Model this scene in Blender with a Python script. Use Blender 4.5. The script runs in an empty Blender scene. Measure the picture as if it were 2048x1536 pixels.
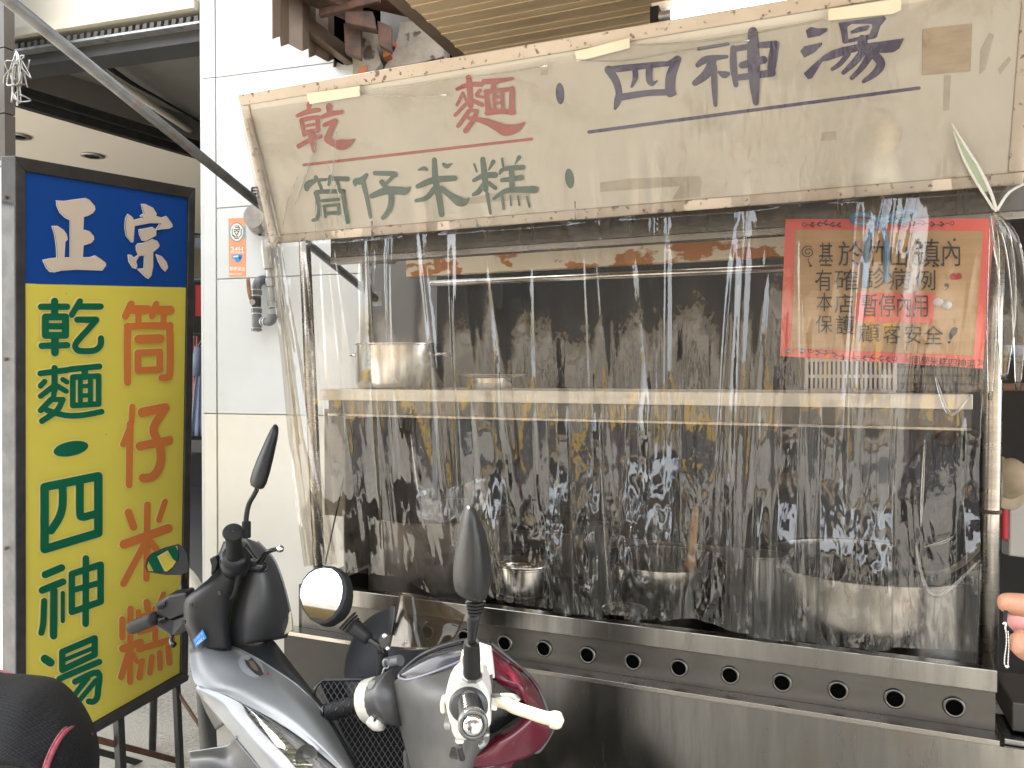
import bpy, bmesh, math, random
from mathutils import Vector, Matrix, geometry, noise as mnoise

SC = bpy.context.scene
COL = SC.collection
random.seed(7)

# ------------------------------------------------------------------ camera
F = 1520.0
YAW = math.radians(21.9)
PITCH = math.radians(-0.68)
CAM = Vector((0, 0, 1.5))
FWD = Vector((-math.sin(YAW) * math.cos(PITCH), math.cos(YAW) * math.cos(PITCH), math.sin(PITCH)))
RIGHT = Vector((math.cos(YAW), math.sin(YAW), 0))
UP = RIGHT.cross(FWD)
cam_d = bpy.data.cameras.new("camera")
cam = bpy.data.objects.new("camera", cam_d)
COL.objects.link(cam)
cam.matrix_world = Matrix(((RIGHT.x, UP.x, -FWD.x, CAM.x), (RIGHT.y, UP.y, -FWD.y, CAM.y), (RIGHT.z, UP.z, -FWD.z, CAM.z), (0, 0, 0, 1)))
cam_d.sensor_width = 36
cam_d.lens = F / 2048 * 36
cam_d.clip_start = 0.02
cam_d.clip_end = 500
SC.camera = cam

# ------------------------------------------------------------------ light
TOSUN = Vector((-0.70, 0.25, 0.67)).normalized()
world = bpy.data.worlds.new("World")
SC.world = world
world.use_nodes = True
wn = world.node_tree
bg = wn.nodes["Background"]
sky = wn.nodes.new("ShaderNodeTexSky")
sky.sky_type = 'NISHITA'
sky.sun_disc = False
sky.sun_elevation = math.asin(TOSUN.z)
sky.sun_rotation = math.atan2(TOSUN.x, TOSUN.y)
sky.air_density = 1.0
sky.dust_density = 4.0
# bright broken cloud over the whole sky
wtc = wn.nodes.new("ShaderNodeTexCoord")
wmp = wn.nodes.new("ShaderNodeMapping"); wmp.inputs["Scale"].default_value = (1, 1, 2.6)
wn.links.new(wtc.outputs["Generated"], wmp.inputs[0])
wnz = wn.nodes.new("ShaderNodeTexNoise"); wnz.inputs["Scale"].default_value = 3.2; wnz.inputs["Detail"].default_value = 7; wnz.inputs["Roughness"].default_value = .55
wn.links.new(wmp.outputs[0], wnz.inputs["Vector"])
wmr = wn.nodes.new("ShaderNodeMapRange"); wmr.inputs[1].default_value = .33; wmr.inputs[2].default_value = .50; wmr.interpolation_type = 'SMOOTHSTEP'
wn.links.new(wnz.outputs[0], wmr.inputs[0])
wmx = wn.nodes.new("ShaderNodeMix"); wmx.data_type = 'RGBA'
wn.links.new(wmr.outputs[0], wmx.inputs[0]); wn.links.new(sky.outputs[0], wmx.inputs[6]); wmx.inputs[7].default_value = (4.35, 4.5, 4.65, 1)
wn.links.new(wmx.outputs[2], bg.inputs[0])
bg.inputs[1].default_value = 0.15
sun_d = bpy.data.lights.new("sun", 'SUN')
sun_d.energy = 3.0
sun_d.angle = math.radians(0.53)
sun_d.color = (1.0, 0.95, 0.87)
sun = bpy.data.objects.new("sun", sun_d)
COL.objects.link(sun)
sun.rotation_euler = TOSUN.to_track_quat('Z', 'Y').to_euler()
sun.location = TOSUN * 30
SC.view_settings.view_transform = 'Standard'
SC.view_settings.look = 'None'
SC.view_settings.exposure = 3.05
SC.view_settings.gamma = 1
SC.view_settings.use_curve_mapping = False
SC.cycles.max_bounces = 10
SC.cycles.transparent_max_bounces = 16
SC.cycles.diffuse_bounces = 4
SC.cycles.glossy_bounces = 5
SC.cycles.caustics_reflective = False
SC.cycles.caustics_refractive = False
SC.cycles.sample_clamp_indirect = 6

# ------------------------------------------------------------------ pixel -> place helpers
def ray(px, py):
    return FWD + RIGHT * ((px - 1024) / F) + UP * ((768 - py) / F)
def at(px, py, d):
    return CAM + ray(px, py) * d
def on_y(px, py, Y):
    r = ray(px, py); return CAM + r * ((Y - CAM.y) / r.y)
def on_x(px, py, X):
    r = ray(px, py); return CAM + r * ((X - CAM.x) / r.x)
def on_z(px, py, Z):
    r = ray(px, py); return CAM + r * ((Z - CAM.z) / r.z)
def on_plane(px, py, p0, n):
    r = ray(px, py); return CAM + r * ((p0 - CAM).dot(n) / r.dot(n))

# ------------------------------------------------------------------ objects
def tag(o, label=None, cat=None, group=None, kind=None):
    if label: o['label'] = label
    if cat: o['category'] = cat
    if group: o['group'] = group
    if kind: o['kind'] = kind
    return o
def wloc(o):
    v = Vector((0, 0, 0))
    while o is not None:
        v = v + o.location; o = o.parent
    return v
def thing(name, label, cat, loc=(0, 0, 0), group=None):
    o = bpy.data.objects.new(name, None)
    o.empty_display_size = 0.05
    COL.objects.link(o); o.location = loc
    return tag(o, label, cat, group)
def obj(name, bm, m, parent=None, smooth=False, sub=0, solid=0, bev=0, label=None, auto=None):
    """bm is a bmesh in world coordinates (or (verts, faces)); linked as ONE mesh object."""
    if not isinstance(bm, bmesh.types.BMesh):
        v, f = bm
        b2 = bmesh.new()
        vs = [b2.verts.new(x) for x in v]
        for q in f:
            try: b2.faces.new([vs[i] for i in q])
            except ValueError: pass
        bm = b2
    off = wloc(parent) if parent else Vector((0, 0, 0))
    if parent is None:
        zs = [v.co for v in bm.verts]
        c = sum(zs, Vector()) / max(1, len(zs)); c.z = min(v.z for v in zs)
        off = c
    for v in bm.verts: v.co -= off
    me = bpy.data.meshes.new(name)
    bm.to_mesh(me); bm.free()
    ms = m if isinstance(m, (list, tuple)) else [m]
    for x in ms: me.materials.append(x)
    if smooth:
        for p in me.polygons: p.use_smooth = True
    o = bpy.data.objects.new(name, me)
    COL.objects.link(o)
    if parent: o.parent = parent
    else: o.location = off
    if solid:
        s = o.modifiers.new("s", 'SOLIDIFY'); s.thickness = solid; s.offset = -1
    if bev:
        b = o.modifiers.new("b", 'BEVEL'); b.width = bev; b.segments = 2; b.limit_method = 'ANGLE'; b.angle_limit = math.radians(40)
    if sub:
        s = o.modifiers.new("u", 'SUBSURF'); s.levels = sub; s.render_levels = sub
    if auto is not None:
        for p in me.polygons: p.use_smooth = True
        me.set_sharp_from_angle(angle=math.radians(auto))
    if label: o['label'] = label
    return o
def BM(): return bmesh.new()
def add_box(bm, lo, hi):
    x0, y0, z0 = lo; x1, y1, z1 = hi
    v = [bm.verts.new(p) for p in ((x0, y0, z0), (x1, y0, z0), (x1, y1, z0), (x0, y1, z0), (x0, y0, z1), (x1, y0, z1), (x1, y1, z1), (x0, y1, z1))]
    for f in ((3, 2, 1, 0), (4, 5, 6, 7), (0, 1, 5, 4), (1, 2, 6, 5), (2, 3, 7, 6), (3, 0, 4, 7)):
        bm.faces.new([v[i] for i in f])
    return bm
def box(lo, hi): return add_box(BM(), lo, hi)
def add_hexa(bm, a, b):
    """a, b: two quads (4 points each, same order) joined to a closed block"""
    va = [bm.verts.new(p) for p in a]; vb = [bm.verts.new(p) for p in b]
    n = len(va)
    bm.faces.new(va[::-1]); bm.faces.new(vb)
    for i in range(n):
        j = (i + 1) % n
        bm.faces.new((va[i], va[j], vb[j], vb[i]))
    return bm
def slab(pts, off):
    off = Vector(off)
    return add_hexa(BM(), [Vector(p) for p in pts], [Vector(p) + off for p in pts])
def frame_for(d):
    d = d.normalized()
    a = Vector((0, 0, 1)) if abs(d.z) < 0.9 else Vector((1, 0, 0))
    x = a.cross(d).normalized(); y = d.cross(x)
    return x, y
def smooth_path(P, k):
    if k <= 1 or len(P) < 3: return [Vector(p) for p in P]
    P = [Vector(p) for p in P]; out = []
    for i in range(len(P) - 1):
        p0 = P[max(i - 1, 0)]; p1 = P[i]; p2 = P[i + 1]; p3 = P[min(i + 2, len(P) - 1)]
        for j in range(k):
            t = j / k
            out.append(0.5 * ((2 * p1) + (p2 - p0) * t + (2 * p0 - 5 * p1 + 4 * p2 - p3) * t * t + (3 * p1 - p0 - 3 * p2 + p3) * t ** 3))
    out.append(P[-1])
    return out
def add_tube(bm, P, r, n=10, k=1, cap=True, flat=None):
    """tube through points P; r number or list; flat=(vector, ratio) squashes the section along vector"""
    m0 = len(P)
    if not isinstance(r, (list, tuple)): r = [r] * m0
    R4 = [Vector((x, 0, 0)) for x in r]
    Q = smooth_path(P, k); RR = [max(1e-4, v.x) for v in smooth_path(R4, k)]
    rings = []
    px = None
    for i, p in enumerate(Q):
        d = (Q[min(i + 1, len(Q) - 1)] - Q[max(i - 1, 0)])
        if d.length < 1e-9: d = Vector((0, 0, 1))
        d.normalize()
        if px is None: x, y = frame_for(d)
        else:
            x = px - d * px.dot(d); x.normalize(); y = d.cross(x)
        px = x
        ring = []
        for j in range(n):
            a = 2 * math.pi * j / n
            o = (x * math.cos(a) + y * math.sin(a)) * RR[i]
            if flat:
                fv = flat[0].normalized(); o = o - fv * o.dot(fv) * (1 - flat[1])
            ring.append(bm.verts.new(p + o))
        rings.append(ring)
    for a, b in zip(rings, rings[1:]):
        for j in range(n):
            bm.faces.new((a[j], a[(j + 1) % n], b[(j + 1) % n], b[j]))
    if cap:
        bm.faces.new(rings[0][::-1]); bm.faces.new(rings[-1])
    return bm
def tube(P, r, n=10, k=1, cap=True, flat=None): return add_tube(BM(), P, r, n, k, cap, flat)
def add_lathe(bm, prof, c, axis=Vector((0, 0, 1)), n=24, close=False):
    """prof list of (radius, height) along axis from c"""
    c = Vector(c); ax = Vector(axis).normalized(); x, y = frame_for(ax)
    rings = []
    for r, h in prof:
        if r < 1e-6: rings.append([bm.verts.new(c + ax * h)])
        else: rings.append([bm.verts.new(c + ax * h + (x * math.cos(2 * math.pi * j / n) + y * math.sin(2 * math.pi * j / n)) * r) for j in range(n)])
    for a, b in zip(rings, rings[1:]):
        for j in range(n):
            k = (j + 1) % n
            if len(a) == 1 and len(b) == 1: continue
            if len(a) == 1: bm.faces.new((a[0], b[k], b[j]))
            elif len(b) == 1: bm.faces.new((a[j], a[k], b[0]))
            else: bm.faces.new((a[j], a[k], b[k], b[j]))
    return bm
def lathe(prof, c, axis=Vector((0, 0, 1)), n=24): return add_lathe(BM(), prof, c, axis, n)
def add_grid(bm, rows):
    V = [[bm.verts.new(p) for p in r] for r in rows]
    for a, b in zip(V, V[1:]):
        for j in range(len(a) - 1):
            bm.faces.new((a[j], b[j], b[j + 1], a[j + 1]))
    return bm
def patch(rows):
    """rows of (px,py,depth) -> surface"""
    return add_grid(BM(), [[at(*p) for p in r] for r in rows])
def loft(sections, cap=True, closed=True):
    bm = BM()
    R = [[bm.verts.new(p) for p in s] for s in sections]
    n = len(R[0])
    for a, b in zip(R, R[1:]):
        for j in range(n if closed else n - 1):
            bm.faces.new((a[j], a[(j + 1) % n], b[(j + 1) % n], b[j]))
    if cap:
        bm.faces.new(R[0][::-1]); bm.faces.new(R[-1])
    bmesh.ops.recalc_face_normals(bm, faces=bm.faces)
    return bm
def dup(o, delta, label=None):
    """copy of a part (shared mesh) moved by delta under the same parent"""
    c = o.copy(); COL.objects.link(c); c.parent = o.parent
    c.location = o.location + Vector(delta)
    return c

# ------------------------------------------------------------------ materials
def mat(name, c, rough=0.6, metal=0.0, c2=None, scale=8.0, detail=6, lo=0.35, hi=0.65, bump=0.0, bscale=None, stretch=None,
        rvar=0.0, coat=0.0, spots=None, spec=0.5, c3=None, scale3=30, lo3=.6, hi3=.7, emit=None, estr=0, streak=None):
    m = bpy.data.materials.new(name); m.use_nodes = True
    nt = m.node_tree; N = nt.nodes; L = nt.links
    p = N["Principled BSDF"]
    p.inputs["Base Color"].default_value = (*c, 1)
    p.inputs["Roughness"].default_value = rough
    p.inputs["Metallic"].default_value = metal
    p.inputs["Specular IOR Level"].default_value = spec
    p.inputs["Coat Weight"].default_value = coat
    p.inputs["Coat Roughness"].default_value = 0.08
    tc = N.new("ShaderNodeTexCoord"); mp = N.new("ShaderNodeMapping")
    L.new(tc.outputs["Object"], mp.inputs[0])
    if stretch: mp.inputs["Scale"].default_value = stretch
    col = None
    nz = None
    if c2 is not None or rvar or bump:
        nz = N.new("ShaderNodeTexNoise"); nz.inputs["Scale"].default_value = scale; nz.inputs["Detail"].default_value = detail
        nz.inputs["Roughness"].default_value = 0.62
        L.new(mp.outputs[0], nz.inputs["Vector"])
    if c2 is not None:
        rp = N.new("ShaderNodeValToRGB"); rp.color_ramp.elements[0].position = lo; rp.color_ramp.elements[1].position = hi
        rp.color_ramp.elements[0].color = (*c, 1); rp.color_ramp.elements[1].color = (*c2, 1)
        L.new(nz.outputs[0], rp.inputs[0]); col = rp.outputs[0]
    if c3 is not None:
        n3 = N.new("ShaderNodeTexNoise"); n3.inputs["Scale"].default_value = scale3; n3.inputs["Detail"].default_value = 5
        if streak:
            m3 = N.new("ShaderNodeMapping"); m3.inputs["Scale"].default_value = streak; L.new(tc.outputs["Object"], m3.inputs[0]); L.new(m3.outputs[0], n3.inputs["Vector"])
        else: L.new(tc.outputs["Object"], n3.inputs["Vector"])
        r3 = N.new("ShaderNodeMapRange"); r3.inputs[1].default_value = lo3; r3.inputs[2].default_value = hi3
        L.new(n3.outputs[0], r3.inputs[0])
        mx = N.new("ShaderNodeMix"); mx.data_type = 'RGBA'
        L.new(r3.outputs[0], mx.inputs[0])
        if col: L.new(col, mx.inputs[6])
        else: mx.inputs[6].default_value = (*c, 1)
        mx.inputs[7].default_value = (*c3, 1); col = mx.outputs[2]
    if col: L.new(col, p.inputs["Base Color"])
    if rvar:
        mr = N.new("ShaderNodeMapRange"); mr.inputs[1].default_value = .3; mr.inputs[2].default_value = .7
        mr.inputs[3].default_value = max(.02, rough - rvar); mr.inputs[4].default_value = min(1, rough + rvar)
        L.new(nz.outputs[0], mr.inputs[0]); L.new(mr.outputs[0], p.inputs["Roughness"])
    if bump:
        b = N.new("ShaderNodeBump"); b.inputs["Strength"].default_value = bump; b.inputs["Distance"].default_value = 0.01
        src = nz
        if bscale:
            src = N.new("ShaderNodeTexNoise"); src.inputs["Scale"].default_value = bscale; src.inputs["Detail"].default_value = 4
            L.new(mp.outputs[0], src.inputs["Vector"])
        L.new(src.outputs[0], b.inputs["Height"]); L.new(b.outputs[0], p.inputs["Normal"])
    if emit:
        p.inputs["Emission Color"].default_value = (*emit, 1); p.inputs["Emission Strength"].default_value = estr
    return m
M = {}
M['white_panel'] = mat('white_panel', (.61, .625, .635), .4, c2=(.57, .585, .59), scale=3)
M['cream_panel'] = mat('cream_panel', (.72, .69, .62), .4, c2=(.67, .635, .56), scale=2.5)
M['joint'] = mat('joint', (.46, .45, .43), .9)
M['cream_wall'] = mat('cream_wall', (.55, .51, .42), .6, c2=(.50, .46, .38), scale=2)
M['dark_beam'] = mat('dark_beam', (.038, .039, .041), .55, c2=(.05, .05, .05), scale=5)
M['black_metal'] = mat('black_metal', (.018, .018, .02), .45, c2=(.035, .034, .032), scale=20, bump=.1)
M['rusty_dark'] = mat('rusty_dark', (.045, .032, .027), .8, c2=(.12, .06, .04), scale=14, bump=.4)
M['galv'] = mat('galv', (.42, .43, .44), .4, .8, c2=(.28, .28, .28), scale=25, c3=(.22, .12, .07), scale3=18, lo3=.62, hi3=.72, bump=.1)
M['galv_dark'] = mat('galv_dark', (.10, .10, .105), .45, .6, c2=(.16, .16, .16), scale=12, c3=(.30, .29, .28), scale3=7, lo3=.6, hi3=.75, bump=.25)
M['pole_steel'] = mat('pole_steel', (.15, .155, .155), .45, .5, c2=(.10, .10, .10), scale=25, c3=(.15, .075, .04), scale3=18, lo3=.62, hi3=.72, bump=.1)
M['steel'] = mat('steel', (.42, .39, .35), .28, 1.0, c2=(.30, .275, .245), scale=6, rvar=.1, stretch=(1, 1, 6), bump=.03)
M['steel_soft'] = mat('steel_soft', (.27, .258, .238), .24, 1.0, c2=(.20, .19, .175), scale=4, rvar=.05, stretch=(9, 9, 1), bump=.004, c3=(.22, .19, .16), scale3=5, lo3=.55, hi3=.75)
M['steel_bright'] = mat('steel_bright', (.62, .6, .57), .2, 1.0, c2=(.5, .48, .45), scale=8, rvar=.08)
M['steel_dirty'] = mat('steel_dirty', (.22, .19, .155), .5, .5, c2=(.13, .11, .09), scale=6, c3=(.05, .04, .035), scale3=12, lo3=.55, hi3=.68, bump=.12)
M['grease'] = mat('grease', (.02, .018, .016), .35, c2=(.035, .03, .026), scale=10, bump=.2)
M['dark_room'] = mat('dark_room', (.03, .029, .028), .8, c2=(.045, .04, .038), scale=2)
M['sign_face'] = mat('sign_face', (.66, .605, .515), .35, c2=(.71, .66, .58), scale=4, c3=(.42, .37, .29), scale3=7, lo3=.63, hi3=.8, coat=.15)
M['sign_frame'] = mat('sign_frame', (.56, .48, .40), .45, .25, c2=(.48, .40, .32), scale=9, c3=(.16, .12, .09), scale3=60, lo3=.6, hi3=.66, bump=.15)
M['red_letter'] = mat('red_letter', (.47, .062, .038), .45, c2=(.42, .08, .055), scale=12)
M['purple_letter'] = mat('purple_letter', (.04, .026, .10), .45, c2=(.065, .045, .13), scale=12)
M['green_letter'] = mat('green_letter', (.04, .10, .07), .45, c2=(.065, .125, .095), scale=12)
M['rust_paint'] = mat('rust_paint', (.80, .73, .61), .55, c2=(.72, .65, .53), scale=4, c3=(.44, .18, .05), scale3=11, lo3=.515, hi3=.55, bump=.2, streak=(1, 1, 1.6))
M['tape'] = mat('tape', (.72, .65, .49), .6, c2=(.78, .71, .56), scale=20)
M['patch'] = mat('patch', (.56, .42, .28), .6, c2=(.48, .34, .21), scale=18, stretch=(1, 1, 4))
M['blue_panel'] = mat('blue_panel', (.006, .046, .21), .5, spec=.15, c2=(.006, .046, .22), scale=2, c3=(.3, .34, .42), scale3=70, lo3=.76, hi3=.78)
M['yellow_panel'] = mat('yellow_panel', (.57, .485, .075), .5, spec=.2, c2=(.52, .44, .07), scale=1.5, c3=(.06, .05, .02), scale3=60, lo3=.765, hi3=.775)
M['sign_green'] = mat('sign_green', (.003, .08, .035), .5, spec=.15, c2=(.006, .10, .05), scale=4)
M['sign_orange'] = mat('sign_orange', (.52, .155, .035), .5, spec=.2, c2=(.47, .15, .04), scale=3)
M['sign_beige'] = mat('sign_beige', (.56, .46, .38), .45, c2=(.50, .42, .34), scale=3)
M['sign_white'] = mat('sign_white', (.75, .74, .70), .4)
M['sign_pale'] = mat('sign_pale', (.66, .56, .20), .4)
M['black_plastic'] = mat('black_plastic', (.012, .013, .0145), .42, spec=.3, c2=(.018, .0185, .02), scale=6, rvar=.08, bump=.04, bscale=220)
M['black_gloss'] = mat('black_gloss', (.012, .012, .013), .22, rvar=.05, c2=(.018, .018, .018), scale=10)
M['matte_black'] = mat('matte_black', (.010, .010, .011), .8, spec=.06)
M['rubber'] = mat('rubber', (.012, .012, .012), .65, spec=.25, bump=.1, bscale=120)
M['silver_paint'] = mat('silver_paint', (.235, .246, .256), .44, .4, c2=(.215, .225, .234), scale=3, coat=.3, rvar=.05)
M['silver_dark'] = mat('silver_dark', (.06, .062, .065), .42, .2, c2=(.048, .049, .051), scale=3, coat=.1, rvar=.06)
M['grey_dash'] = mat('grey_dash', (.095, .093, .09), .45, .12, c2=(.07, .068, .064), scale=6, rvar=.08, coat=.05)
M['maroon'] = mat('maroon', (.105, .006, .02), .25, c2=(.085, .005, .017), scale=4, coat=.5, c3=(.16, .05, .065), scale3=90, lo3=.68, hi3=.72)
M['white_plastic'] = mat('white_plastic', (.66, .65, .60), .35, c2=(.58, .56, .49), scale=7)
M['cream_plastic'] = mat('cream_plastic', (.72, .66, .52), .35)
M['chrome'] = mat('chrome', (.75, .75, .75), .12, 1.0)
M['mirror'] = mat('mirror', (.86, .88, .9), .015, 1.0)
M['seat_mesh'] = mat('seat_mesh', (.007, .007, .008), .8, spec=.25)
M['piping'] = mat('piping', (.24, .03, .05), .6, c2=(.33, .09, .11), scale=150)
M['pink_paper'] = mat('pink_paper', (.93, .175, .145), .6, c2=(.88, .16, .13), scale=3)
M['cardboard'] = mat('cardboard', (.60, .385, .205), .75, c2=(.53, .33, .175), scale=5, stretch=(1, 1, 14))
M['ink'] = mat('ink', (.022, .02, .018), .5)
M['ribbon'] = mat('ribbon', (.10, .22, .36), .5, c2=(.14, .28, .42), scale=60)
M['wire'] = mat('wire', (.35, .28, .2), .35, .9)
M['soffit'] = mat('soffit', (.55, .43, .28), .5, .0, c2=(.38, .29, .185), scale=3, stretch=(.6, 6, 6))
M['fascia'] = mat('fascia', (.20, .145, .10), .5, .3, c2=(.13, .09, .065), scale=4)
M['concrete'] = mat('concrete', (.30, .26, .21), .9, c2=(.20, .17, .135), scale=9, bump=.6, bscale=30, c3=(.07, .055, .045), scale3=16, lo3=.6, hi3=.66)
M['brick_red'] = mat('brick_red', (.34, .105, .045), .9, c2=(.26, .08, .04), scale=20, bump=.4)
M['ground'] = mat('ground', (.15, .14, .12), .9, c2=(.40, .375, .325), scale=60, detail=9, bump=.6, bscale=110, c3=(.36, .345, .31), scale3=1.6, lo3=.45, hi3=.6)
M['asphalt'] = mat('asphalt', (.04, .04, .041), .9, c2=(.055, .054, .054), scale=30, bump=.4, bscale=90)
M['ochre'] = mat('ochre', (.52, .33, .06), .6, c2=(.46, .29, .05), scale=3)
M['grey_wall'] = mat('grey_wall', (.50, .48, .455), .7, c2=(.49, .47, .445), scale=.2)
M['pink_cloth'] = mat('pink_cloth', (.40, .10, .10), .8, c2=(.55, .30, .28), scale=60, lo=.45, hi=.55)
M['blue_cloth'] = mat('blue_cloth', (.24, .29, .42), .8, c2=(.08, .09, .15), scale=55, lo=.62, hi=.68)
M['red_card'] = mat('red_card', (.42, .02, .03), .6)
M['skin'] = mat('skin', (.42, .215, .135), .5, c2=(.38, .18, .11), scale=30, bump=.08, bscale=300)
M['nail'] = mat('nail', (.48, .22, .20), .3)
M['shirt'] = mat('shirt', (.55, .53, .66), .8)
M['trousers'] = mat('trousers', (.02, .022, .03), .8)
M['hair'] = mat('hair', (.015, .012, .01), .5)
M['pipe_grey'] = mat('pipe_grey', (.11, .115, .12), .45, .3, c2=(.16, .165, .17), scale=12, bump=.1)
M['pipe_light'] = mat('pipe_light', (.42, .41, .39), .4, .7, c2=(.3, .29, .27), scale=14)
M['brass_rust'] = mat('brass_rust', (.16, .075, .04), .6, .3, c2=(.28, .16, .08), scale=25)
M['orange_sticker'] = mat('orange_sticker', (.74, .30, .16), .45)
M['sticker_blue'] = mat('sticker_blue', (.25, .38, .44), .45)
M['blue_tag'] = mat('blue_tag', (.03, .24, .62), .4)
M['lens_clear'] = mat('lens_clear', (.30, .295, .285), .38, .3, c2=(.17, .165, .16), scale=20, stretch=(1, 5, 1), coat=.6)
M['wood'] = mat('wood', (.34, .19, .085), .6, c2=(.26, .14, .06), scale=10, stretch=(6, 6, 1))
M['hat_straw'] = mat('hat_straw', (.34, .27, .18), .8, c2=(.28, .21, .14), scale=30)
M['bag_paper'] = mat('bag_paper', (.36, .34, .31), .8)
M['basket'] = mat('basket', (.62, .60, .56), .5)
M['wood_brown'] = mat('wood_brown', (.10, .045, .03), .75, c2=(.15, .075, .045), scale=15, bump=.3)
M['tile_brown'] = mat('tile_brown', (.075, .063, .053), .5, c2=(.06, .05, .042), scale=6)
M['ceil_grey'] = mat('ceil_grey', (.17, .163, .145), .8, c2=(.14, .133, .118), scale=2)
M['ceil_cream'] = mat('ceil_cream', (.62, .57, .50), .8)
M['floor_dark'] = mat('floor_dark', (.09, .085, .082), .5, c2=(.13, .125, .12), scale=60)
M['tube_lit'] = mat('tube_lit', (.8, .8, .8), .4, emit=(1, .99, .95), estr=3.2)
M['window_dark'] = mat('window_dark', (.03, .035, .04), .1)
M['glass_dim'] = mat('glass_dim', (.12, .12, .115), .12, .2, coat=.4)
M['black_pan'] = mat('black_pan', (.010, .011, .014), .45, c2=(.014, .015, .019), scale=5, rvar=.08, spec=.2)

def film(name, tint, haze_col, haze, ior=1.5, rough=.03, bump=.0, bscale=40, gl=1.0):
    """thin clear plastic film: straight see-through, mirror reflection off both faces, a little dust"""
    m = bpy.data.materials.new(name); m.use_nodes = True
    nt = m.node_tree; N = nt.nodes; L = nt.links
    N.remove(N["Principled BSDF"]); out = N["Material Output"]
    tr = N.new("ShaderNodeBsdfTransparent"); tr.inputs[0].default_value = (*tint, 1)
    df = N.new("ShaderNodeBsdfDiffuse"); df.inputs[0].default_value = (*haze_col, 1)
    tl = N.new("ShaderNodeBsdfTranslucent"); tl.inputs[0].default_value = (*haze_col, 1)
    dmix = N.new("ShaderNodeMixShader"); dmix.inputs[0].default_value = .4
    L.new(df.outputs[0], dmix.inputs[1]); L.new(tl.outputs[0], dmix.inputs[2])
    gs = N.new("ShaderNodeBsdfGlossy"); gs.inputs["Roughness"].default_value = rough
    gs.inputs[0].default_value = (1, 1, 1, 1)
    tc = N.new("ShaderNodeTexCoord")
    hz = N.new("ShaderNodeTexNoise"); hz.inputs["Scale"].default_value = 3.0; hz.inputs["Detail"].default_value = 8
    mpp = N.new("ShaderNodeMapping"); mpp.inputs["Scale"].default_value = (4, 4, 1); L.new(tc.outputs["Object"], mpp.inputs[0])
    L.new(mpp.outputs[0], hz.inputs["Vector"])
    hr = N.new("ShaderNodeMapRange"); hr.inputs[1].default_value = .3; hr.inputs[2].default_value = .75
    hr.inputs[3].default_value = haze * .55; hr.inputs[4].default_value = haze * 1.8
    L.new(hz.outputs[0], hr.inputs[0])
    m1 = N.new("ShaderNodeMixShader"); L.new(hr.outputs[0], m1.inputs[0]); L.new(tr.outputs[0], m1.inputs[1]); L.new(dmix.outputs[0], m1.inputs[2])
    fr = N.new("ShaderNodeFresnel"); fr.inputs[0].default_value = ior
    mul = N.new("ShaderNodeMath"); mul.operation = 'MULTIPLY'; mul.inputs[1].default_value = 1.9 * gl; mul.use_clamp = True
    L.new(fr.outputs[0], mul.inputs[0])
    m2 = N.new("ShaderNodeMixShader"); L.new(mul.outputs[0], m2.inputs[0]); L.new(m1.outputs[0], m2.inputs[1]); L.new(gs.outputs[0], m2.inputs[2])
    if bump:
        nz = N.new("ShaderNodeTexNoise"); nz.inputs["Scale"].default_value = bscale; nz.inputs["Detail"].default_value = 3
        mp = N.new("ShaderNodeMapping"); mp.inputs["Scale"].default_value = (1.6, 1, .55)
        L.new(tc.outputs["Object"], mp.inputs[0]); L.new(mp.outputs[0], nz.inputs["Vector"])
        b = N.new("ShaderNodeBump"); b.inputs["Strength"].default_value = bump; b.inputs["Distance"].default_value = .004
        L.new(nz.outputs[0], b.inputs["Height"])
        L.new(b.outputs[0], gs.inputs["Normal"]); L.new(b.outputs[0], fr.inputs["Normal"])
    L.new(m2.outputs[0], out.inputs[0])
    return m
M['film'] = film('film', (.93, .92, .90), (.62, .56, .48), .03, bump=.35, bscale=45, rough=.012, gl=.45)
M['film_hang'] = film('film_hang', (.90, .885, .86), (.60, .55, .48), .025, bump=.22, bscale=26, rough=.008, gl=.8)
M['film_fold'] = film('film_fold', (.74, .71, .66), (.60, .54, .45), .10, bump=.3, bscale=30, rough=.02, gl=1.0)
M['visor'] = film('visor', (.58, .53, .46), (.2, .18, .15), .05, ior=1.5, rough=.02, gl=.22)
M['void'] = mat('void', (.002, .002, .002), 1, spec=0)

def frp():
    m = bpy.data.materials.new('awning_sheet'); m.use_nodes = True
    N = m.node_tree.nodes; L = m.node_tree.links
    N.remove(N["Principled BSDF"])
    d = N.new("ShaderNodeBsdfDiffuse"); d.inputs[0].default_value = (.22, .215, .20, 1)
    t = N.new("ShaderNodeBsdfTranslucent"); t.inputs[0].default_value = (.45, .44, .41, 1)
    x = N.new("ShaderNodeMixShader"); x.inputs[0].default_value = .12
    L.new(d.outputs[0], x.inputs[1]); L.new(t.outputs[0], x.inputs[2]); L.new(x.outputs[0], N["Material Output"].inputs[0])
    return m
M['awning_sheet'] = frp()
M['shelf_steel'] = mat('shelf_steel', (.70, .65, .57), .45, .35, c2=(.62, .57, .49), scale=6, rvar=.08, stretch=(1, 1, 6), bump=.03, c3=(.40, .33, .26), scale3=14, lo3=.6, hi3=.75)
M['steel_dark'] = mat('steel_dark', (.155, .147, .135), .34, 1.0, c2=(.11, .104, .096), scale=4, rvar=.08, bump=.02)

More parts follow.
